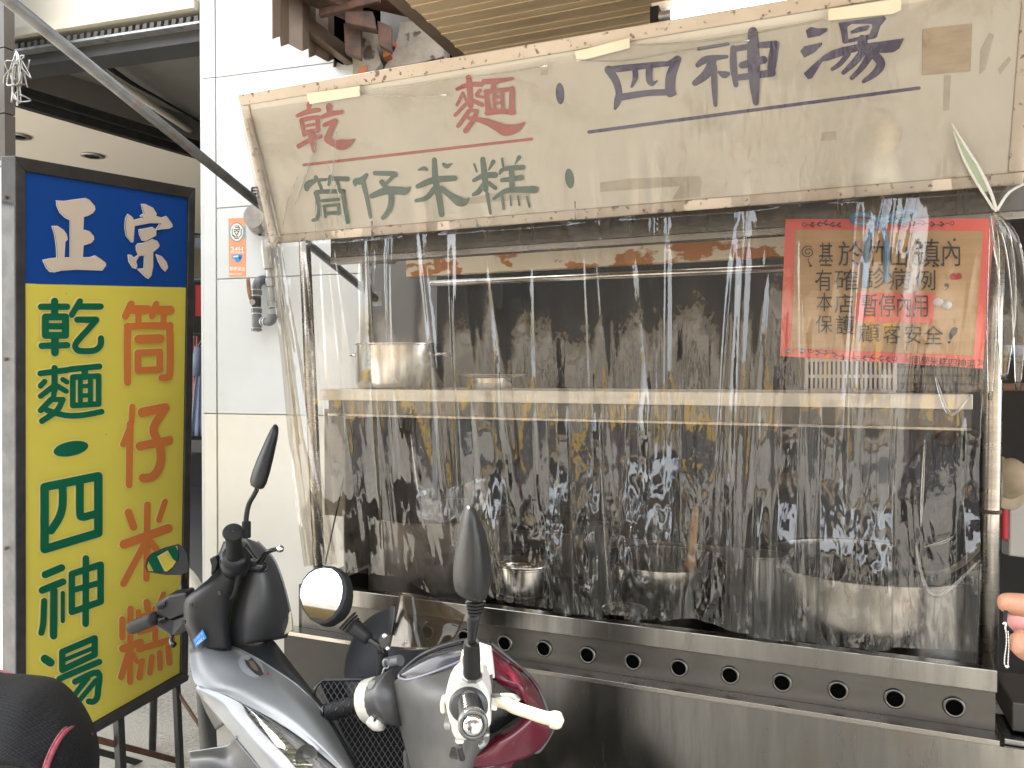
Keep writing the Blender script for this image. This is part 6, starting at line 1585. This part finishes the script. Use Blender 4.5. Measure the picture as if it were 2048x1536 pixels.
# right mirror seen from the back
ol = [(925, 1012), (938, 1008), (951, 1012), (966, 1046), (978, 1080), (985, 1125), (985, 1165), (977, 1200), (959, 1209), (932, 1201), (906, 1189), (903, 1150), (906, 1110), (915, 1056)]
mh3 = lens_body(ol, (lambda x, y: (946, y), (947, 1120)), 1.0, .030, .012, 'mirror_housing', mat('grey_plastic', (.018, .017, .017), .36, spec=.35, c2=(.026, .025, .024), scale=5, rvar=.08, bump=.05, bscale=200), s2, sub=2)
bm = BM()
for k in range(4): add_tube(bm, [at(951 - k * .6, 1203 + k * 7, 1.005), at(951 - k * .6, 1207 + k * 7, 1.005)], .0135 - k * .0012, 14)
obj('stem_bellows', bm, M['rubber'], s2, auto=40)
obj('mirror_stem', tube([at(948, 1228, 1.01), at(945, 1260, 1.02), at(943, 1285, 1.035)], [.0095, .007, .0055], 12, 3), M['black_plastic'], s2, smooth=True)
obj('stem_boot', tube([at(943, 1284, 1.035), at(943, 1300, 1.04), at(944, 1349, 1.05)], [.0105, .0118, .0125], 14), M['rubber'], s2, auto=40)
obj('stem_nut', tube([at(944, 1349, 1.05), at(944, 1354, 1.051)], .0155, 8), M['galv'], s2, auto=30)
# left mirror with its glass towards the viewer
mc = at(643, 1190, 1.45); vdir = (mc - CAM).normalized()
mn = (Vector((.05, -.90, .423)).normalized() - vdir).normalized()
gl_o = [(600, 1191), (602, 1176), (608, 1160), (619, 1147), (633, 1139), (648, 1136), (663, 1138), (675, 1147), (682, 1160), (685, 1176), (683, 1196), (676, 1216), (664, 1232), (650, 1242), (636, 1243), (620, 1234), (607, 1216)]
ho = [(643 + (x - 643) * 1.13 + 2, 1190 + (y - 1190) * 1.10) for x, y in gl_o]
bm = BM()
R0 = [bm.verts.new(on_plane(x, y, mc, mn)) for x, y in ho]
R1 = [bm.verts.new(on_plane(x + 14, y + 6, mc - mn * .02, mn)) for x, y in ho]
R2 = [bm.verts.new(on_plane(672 + (x - 643) * .7, 1205 + (y - 1190) * .72, mc - mn * .045, mn)) for x, y in ho]
n = len(ho)
for a, b in ((R0, R1), (R1, R2)):
    for i in range(n): bm.faces.new((a[i], a[(i + 1) % n], b[(i + 1) % n], b[i]))
bm.faces.new(R0[::-1]); bm.faces.new(R2)
bmesh.ops.recalc_face_normals(bm, faces=bm.faces)
mh4 = obj('mirror_housing', bm, M['black_plastic'], s2, auto=50, bev=.002)
mirror_glass(gl_o, mc, mn, mh4, None)
bm = BM()
for k in range(4): add_tube(bm, [at(694 + k * 4.6, 1240 + k * 4.5, 1.47), at(696.5 + k * 4.6, 1242.5 + k * 4.5, 1.47)], .0215 - k * .0018, 16)
obj('stem_bellows', bm, M['rubber'], s2, auto=40)
obj('mirror_stem', tube([at(704, 1251, 1.47), at(722, 1266, 1.465), at(738, 1279, 1.46)], [.0165, .014, .0105], 12, 2), M['black_plastic'], s2, smooth=True)
obj('stem_rod', tube([at(736, 1277, 1.46), at(748, 1284, 1.455), at(758, 1292, 1.45), at(763, 1304, 1.45), at(765, 1312, 1.45)], .006, 10, 4), M['black_gloss'], s2, smooth=True)
obj('stem_boot', tube([at(765, 1304, 1.45), at(765, 1325, 1.45), at(762, 1348, 1.45)], [.0105, .0115, .009], 12), M['rubber'], s2, auto=40)
obj('phone_clamp', tube([at(772, 1326, 1.44), at(801, 1321, 1.42)], .0105, 14), M['pipe_grey'], s2, auto=40)
obj('clamp_strap', tube([at(*p, 1.425) for p in ((762, 1354), (766, 1345), (769, 1337), (776, 1336), (779, 1328), (775, 1320), (769, 1320), (768, 1328), (770, 1333))], .0022, 8, 4), M['galv'], s2, smooth=True)
# left switch block, neck and grip
gA, gB = at(657, 1424, 1.455), at(733, 1404, 1.425)
g3 = grip([gA, gA.lerp(gB, .05), gA.lerp(gB, .5), gB], [.012, .0165, .0168, .0165], 'grip', s2, M['rubber'])
gd = (gB - gA).normalized()
bm = BM()
for k in range(5):
    c = gA.lerp(gB, .15 + .17 * k)
    for j in range(7):
        x_, y_ = frame_for(gd); a = j * 2 * math.pi / 7 + k * .4
        o = (x_ * math.cos(a) + y_ * math.sin(a)); o2 = (x_ * math.cos(a + .7) + y_ * math.sin(a + .7))
        add_tube(bm, [c + o * .0168, c + gd * .008 + (o + o2).normalized() * .0168, c + gd * .002 + o2 * .0168], .0012, 5)
obj('grip_pattern', bm, M['black_gloss'], g3)
obj('grip_end', lathe([(.0165, .0), (.0175, .003), (.014, .008), (0, .009)], gA, -gd, 20), M['black_gloss'], g3, smooth=True)
sa, sb = at(731, 1405, 1.42), at(759, 1398, 1.41)
ring_l = obj('switch_housing', tube([sa, sa.lerp(sb, .15), sa.lerp(sb, .85), sb], [.036, .040, .041, .039], 24), M['white_plastic'], s2, auto=40)
obj('switch_foot', tube([at(741, 1436, 1.375), at(752, 1447, 1.37), at(765, 1447, 1.365)], [.012, .013, .012], 12, 2), M['white_plastic'], s2, smooth=True)
def sbtn(x, y, w, h, m, d=1.37): plate_px([(x, y), (x + w, y - h * .12), (x + w, y + h * .88), (x, y + h)], d, .012, 'switch_button', m, s2, bev=.002)
sbtn(735, 1366, 15, 14, mat('switch_grey', (.30, .31, .27), .5), 1.372); sbtn(733, 1404, 18, 16, M['pipe_light'], 1.368); sbtn(739, 1405, 7, 12, M['pipe_grey'], 1.364); sbtn(742, 1438, 17, 9, M['pipe_light'], 1.362); sbtn(746, 1440, 5, 5, M['ink'], 1.358)
for x, y in ((738, 1396), (744, 1393), (741, 1388)): 
    obj('switch_symbol', lathe([(.0014, .0003), (.0022, .0003)], at(x, y, 1.369), -FWD, 10), M['ink'], ring_l)
na, nb = at(760, 1399, 1.41), at(802, 1392, 1.375)
obj('bar_neck', tube([na, na.lerp(nb, .3), nb], [.040, .044, .050], 22, 2), M['silver_dark'], s2, smooth=True)
plate_px([(801, 1441), (806, 1440), (807, 1449), (802, 1449)], 1.355, .004, 'dash_notch', M['grease'], s2, bev=0)
# visor screen, bracket, black round cowl
vis = obj('wind_screen', sheet([[(799, 1184, 1.47), (793, 1215, 1.455), (786, 1248, 1.44), (776, 1296, 1.42)], [(837, 1189, 1.45), (833, 1220, 1.43), (828, 1255, 1.41), (822, 1300, 1.385)], [(880, 1203, 1.45), (878, 1230, 1.42), (872, 1262, 1.40), (860, 1297, 1.375)], [(930, 1229, 1.47), (924, 1249, 1.44), (910, 1274, 1.42), (892, 1290, 1.40)]], 20, 7), M['visor'], s2, smooth=True, solid=.002)
obj('screen_bracket', slab([at(775, 1268, 1.425), at(780, 1209, 1.44), at(791, 1212, 1.44), at(784, 1270, 1.425)], FWD * .008), M['black_gloss'], s2, bev=.002)
plate_px([(757, 1282), (762, 1268), (783, 1273), (776, 1300), (760, 1296)], 1.43, .01, 'bracket_base', M['silver_dark'], s2)
b0 = None
for x, y, r in ((770, 1272, .0055), (776, 1297, .0045), (813, 1283, .0025), (815, 1290, .0025), (811, 1291, .0025)):
    obj('screen_bolt', lathe([(0, .004), (r * .7, .0035), (r, .001), (r, 0)], at(x, y, 1.405), -FWD, 12), M['chrome'], s2, smooth=True)
cc_ = at(768, 1330, 1.66)
obj('front_cowl', lathe([(.118, -.01), (.118, .0), (.112, .010), (.085, .03), (.045, .042), (0, .046)], cc_, Vector((-.25, -.9, .35)), 44), M['black_pan'], s2, smooth=True)
obj('cowl_trim', ring(BM(), .1185, .0022, cc_), M['wood_brown'], s2, smooth=True) if False else None
# wire mesh basket
mp = [(626, 1392), (633, 1371), (646, 1360.5), (747, 1359), (830, 1359), (850, 1560), (725, 1560), (700, 1518), (661, 1453), (629, 1407)]
dm = lambda x, y: 1.56 - (y - 1360) * .0006
obj('basket_frame', tube([at(x, y, dm(x, y)) for x, y in (mp + mp[:1])], .0038, 8, 1), M['black_gloss'], s2, smooth=True)
def inside(x, y, P):
    r = False; j = len(P) - 1
    for i in range(len(P)):
        if (P[i][1] > y) != (P[j][1] > y) and x < (P[j][0] - P[i][0]) * (y - P[i][1]) / (P[j][1] - P[i][1]) + P[i][0]: r = not r
        j = i
    return r
bm = BM()
for sgn_ in (1, -1):
    for c in range(-60, 80):
        x0 = 740 + c * 12; run = None
        pts_ = []
        for y in range(1358, 1564, 3):
            x = x0 + sgn_ * (y - 1460) * .62
            if inside(x, y, mp): pts_.append((x, y))
            else:
                if len(pts_) > 1: add_tube(bm, [at(*pts_[0], dm(*pts_[0])), at(*pts_[-1], dm(*pts_[-1]))], .00065, 4, cap=False)
                pts_ = []
        if len(pts_) > 1: add_tube(bm, [at(*pts_[0], dm(*pts_[0])), at(*pts_[-1], dm(*pts_[-1]))], .00065, 4, cap=False)
tag(obj('basket_mesh', bm, mat('basket_wire', (.045, .045, .047), .5), s2), kind='stuff')
plate_px([(640, 1368), (830, 1366), (860, 1600), (745, 1600)], 1.70, .02, 'inner_shield', M['matte_black'], s2)
# lower body out of the picture
lo = at(900, 1600, 1.35)
obj('leg_shield', slab([at(800, 1500, 1.35), at(1000, 1500, 1.3), Vector((lo.x + .12, lo.y + .1, .32)), Vector((lo.x - .15, lo.y + .15, .32))], Vector((0, .03, 0))), M['silver_dark'], s2, bev=.01)
fw2 = Vector((lo.x + .12, lo.y + .22, .25))
ax2 = Vector((.6, -.8, 0)).normalized(); ax = ax2
obj('front_wheel', ring(BM(), .19, .055, fw2), M['rubber'], s2, smooth=True)
obj('wheel_rim', lathe([(.14, .03), (.14, -.03), (.05, -.03), (.05, .03), (.14, .03)], fw2, ax2, 32), M['galv'], s2, auto=40)
obj('fork', tube([at(960, 1540, 1.3), fw2], .02, 10), M['galv'], s2, smooth=True)
obj('floor_board', box((lo.x - .35, lo.y - .18, .27), (lo.x + .1, lo.y + .1, .33)), M['black_plastic'], s2, bev=.02)

# ------------------------------------------------------------------ black seat at the lower left
sc_ = at(60, 1500, 1.3)
s3 = thing('scooter_seat', 'black mesh-covered scooter seat with red piping at the lower left corner', 'scooter seat', (sc_.x, sc_.y, sc_.z - .2))
seat = obj('seat_cover', sheet([
    [(-160, 1330, 1.75), (-60, 1338, 1.72), (0, 1354, 1.70), (60, 1359, 1.68), (110, 1368, 1.66), (150, 1405, 1.62), (176, 1452, 1.57), (188, 1500, 1.53), (186, 1560, 1.49)],
    [(-160, 1345, 1.60), (-60, 1350, 1.58), (0, 1362, 1.57), (60, 1368, 1.56), (105, 1380, 1.55), (143, 1420, 1.52), (165, 1462, 1.49), (174, 1505, 1.46), (172, 1560, 1.43)],
    [(-160, 1400, 1.46), (-60, 1405, 1.45), (0, 1410, 1.44), (50, 1415, 1.43), (90, 1430, 1.43), (122, 1462, 1.41), (138, 1500, 1.39), (142, 1535, 1.38), (140, 1575, 1.36)],
    [(-160, 1520, 1.32), (-60, 1525, 1.31), (0, 1530, 1.30), (40, 1535, 1.30), (70, 1548, 1.30), (90, 1565, 1.30), (98, 1585, 1.29), (100, 1605, 1.28), (98, 1640, 1.27)]], 40, 8), M['seat_mesh'], s3, smooth=True, solid=.01)
decal_pts = [(84, 1575), (92, 1540), (102, 1512), (116, 1484), (130, 1465), (142, 1456), (156, 1453), (170, 1459), (183, 1472)]
bvh = BVHTree.FromPolygons([v.co + wloc(seat) for v in seat.data.vertices], [p.vertices[:] for p in seat.data.polygons])
def on_seat(x, y, l):
    d = ray(x, y).normalized(); r = bvh.ray_cast(CAM, d)
    return (r[0] - d * l) if r[0] else at(x, y, 1.5)
obj('piping', tube([on_seat(x, y, .02) for x, y in decal_pts], .0042, 8, 4), M['piping'], s3, smooth=True)
obj('piping', tube([on_seat(x - 5, y - 4, .0195) for x, y in decal_pts], .0022, 8, 4), M['piping'], s3, smooth=True)
obj('piping', tube([at(-20, 1338, 1.69), at(0, 1343, 1.69), at(22, 1349, 1.68), at(42, 1357, 1.67)], .004, 8, 3), M['piping'], s3, smooth=True)
obj('seat_base', box((sc_.x - .35, sc_.y - .1, sc_.z - .25), (sc_.x - .12, sc_.y + .2, sc_.z - .15)), M['black_plastic'], s3, bev=.03)
obj('seat_post', box((sc_.x - .33, sc_.y - .05, .01), (sc_.x - .14, sc_.y + .15, sc_.z - .251)), M['silver_dark'], s3, bev=.03)

# ================================================================== PHOTOGRAPHER (one hand in view, the rest seen as a reflection)
pr_ = thing('person', 'person in lavender shirt whose hand holds a bead chain at the right edge', 'person', (0.02, -.42, 0))
def skin_body(V, E, R, nm, m, parent, sub=2, root=0):
    me = bpy.data.meshes.new(nm)
    off = wloc(parent)
    me.from_pydata([Vector(v) - off for v in V], E, [])
    o = bpy.data.objects.new(nm, me); COL.objects.link(o); o.parent = parent
    me.materials.append(m)
    s = o.modifiers.new("k", 'SKIN'); s.use_smooth_shade = True
    for i, r in enumerate(R): me.skin_vertices[0].data[i].radius = (r, r) if not isinstance(r, tuple) else r
    for i in range(len(V)): me.skin_vertices[0].data[i].use_root = (i == root)
    u = o.modifiers.new("u", 'SUBSURF'); u.levels = sub; u.render_levels = sub
    return o
W = at(2190, 1300, .56); K = at(2120, 1268, .545)
V = [(.02, -.42, .92), (.02, -.43, 1.08), (.02, -.43, 1.24), (.02, -.42, 1.36), (.02, -.40, 1.44), (.02, -.39, 1.50), (.02, -.37, 1.58), (.02, -.38, 1.66),
     (.20, -.42, 1.33), (.40, -.22, 1.12), (.34, .14, 1.20), tuple(W),
     (-.17, -.42, 1.33), (-.30, -.26, 1.12), (-.12, -.08, 1.26), (-.06, -.06, 1.34),
     (.12, -.42, .84), (.13, -.40, .48), (.13, -.44, .09), (.14, -.33, .04), (-.09, -.42, .84), (-.10, -.40, .48), (-.10, -.44, .09), (-.11, -.33, .04)]
E = [(0, 1), (1, 2), (2, 3), (3, 4), (4, 5), (5, 6), (6, 7), (3, 8), (8, 9), (9, 10), (10, 11), (3, 12), (12, 13), (13, 14), (14, 15), (0, 16), (16, 17), (17, 18), (18, 19), (0, 20), (20, 21), (21, 22), (22, 23)]
R = [(.15, .11), (.135, .10), (.15, .105), (.10, .075), .055, .055, .085, .06, .062, .045, .036, .027, .062, .045, .036, .032, .085, .06, .042, .035, .085, .06, .042, .035]
skin_body(V, E, R, 'body', M['skin'], pr_)
Vs = [(.02, -.42, .88), (.02, -.43, 1.08), (.02, -.43, 1.24), (.02, -.42, 1.36), (.21, -.42, 1.33), (.30, -.33, 1.235), (-.18, -.42, 1.33), (-.235, -.35, 1.235)]
skin_body(Vs, [(0, 1), (1, 2), (2, 3), (3, 4), (4, 5), (3, 6), (6, 7)], [(.17, .13), (.155, .115), (.17, .12), (.11, .085), .078, .07, .078, .07], 'shirt', M['shirt'], pr_)
Vt = [(.02, -.42, .90), (.125, -.42, .80), (.13, -.40, .48), (.13, -.43, .12), (-.085, -.42, .80), (-.10, -.40, .48), (-.10, -.43, .12)]
skin_body(Vt, [(0, 1), (1, 2), (2, 3), (0, 4), (4, 5), (5, 6)], [(.165, .125), .10, .078, .065, .10, .078, .065], 'trousers', M['trousers'], pr_)
obj('hair', lathe([(.0, .115), (.06, .105), (.098, .06), (.106, .0), (.098, -.06), (.09, -.10)], (.02, -.395, 1.59), n=24), M['hair'], pr_, smooth=True, solid=.01)
for s in (-1, 1): obj('shoe', tube([(.02 + s * .115, -.46, .035), (.02 + s * .118, -.36, .035), (.02 + s * .12, -.27, .025)], [.04, .045, .03], 12, 3), M['rubber'], pr_, smooth=True)
# the hand: palm outside the frame, index and thumb pinching the chain
D0 = .52
def hp_(x, y, d): return at(x, y, d)
fing = [([(2150, 1262, .545), (2100, 1228, .53), (2062, 1216, .525), (2030, 1209, .522), (2008, 1205, .521), (2000, 1204, .521)], [.0115, .0105, .0092, .0078, .0062, .0035]),
        ([(2160, 1310, .55), (2110, 1318, .53), (2072, 1300, .515), (2046, 1288, .512), (2032, 1285, .512), (2026, 1284, .512)], [.0135, .012, .0105, .0095, .0075, .004]),
        ([(2155, 1280, .56), (2105, 1262, .55), (2070, 1252, .535), (2044, 1244, .533), (2028, 1240, .532), (2022, 1239, .532)], [.0115, .0105, .0098, .009, .0068, .0035]),
        ([(2160, 1295, .575), (2115, 1290, .58), (2085, 1296, .575), (2072, 1306, .57)], [.0105, .0095, .0085, .005]),
        ([(2165, 1310, .585), (2130, 1312, .59), (2105, 1322, .585), (2096, 1330, .58)], [.0095, .0085, .0075, .004])]
bm = BM()
for P, r in fing: add_tube(bm, [hp_(*p) for p in P], r, 14, 5)
add_tube(bm, [at(2140, 1285, .555), at(2175, 1290, .56), tuple(W)], [.018, .024, .024], 16, 4, flat=(FWD, .6))
obj('hand', bm, M['skin'], pr_, smooth=True)
c = at(2030, 1242, .520)
obj('fingernail', lathe([(0, .0022), (.004, .0018), (.0068, .0)], c, -FWD + RIGHT * -.35 + UP * .1, 18), M['nail'], pr_, smooth=True)
# bead chain hanging from the fingers
kc = thing('bead_chain', 'silver bead chain with a hook and dark cord held in the hand at right', 'key chain', at(2014, 1335, .515))
obj('cord', tube([at(2012, 1222, .518), at(2010, 1240, .516), at(2013, 1252, .515), at(2022, 1262, .516), at(2026, 1268, .518)], .0013, 8, 4), M['rubber'], kc, smooth=True)
obj('hook', tube([at(2007, 1249, .514), at(2009, 1245, .514), at(2012, 1248, .514), at(2011, 1256, .514), at(2012, 1262, .514)], .0007, 6, 4), M['chrome'], kc, smooth=True)
bm = BM()
for k in range(22):
    for x in (2012 + math.sin(k * .25) * 1.5 - k * .08, 2016 + math.sin(k * .2) * 1.2 + k * .05):
        cpt = at(x, 1263 + k * 3.1, .514)
        add_lathe(bm, [(0, -.00052), (.00042, -.0003), (.00055, 0), (.00042, .0003), (0, .00052)], cpt, n=8)
obj('beads', bm, M['chrome'], kc, smooth=True)
obj('chain_clasp', tube([at(2011, 1331, .514), at(2014, 1335, .514), at(2017, 1331, .514)], .0008, 6, 3), M['chrome'], kc, smooth=True)
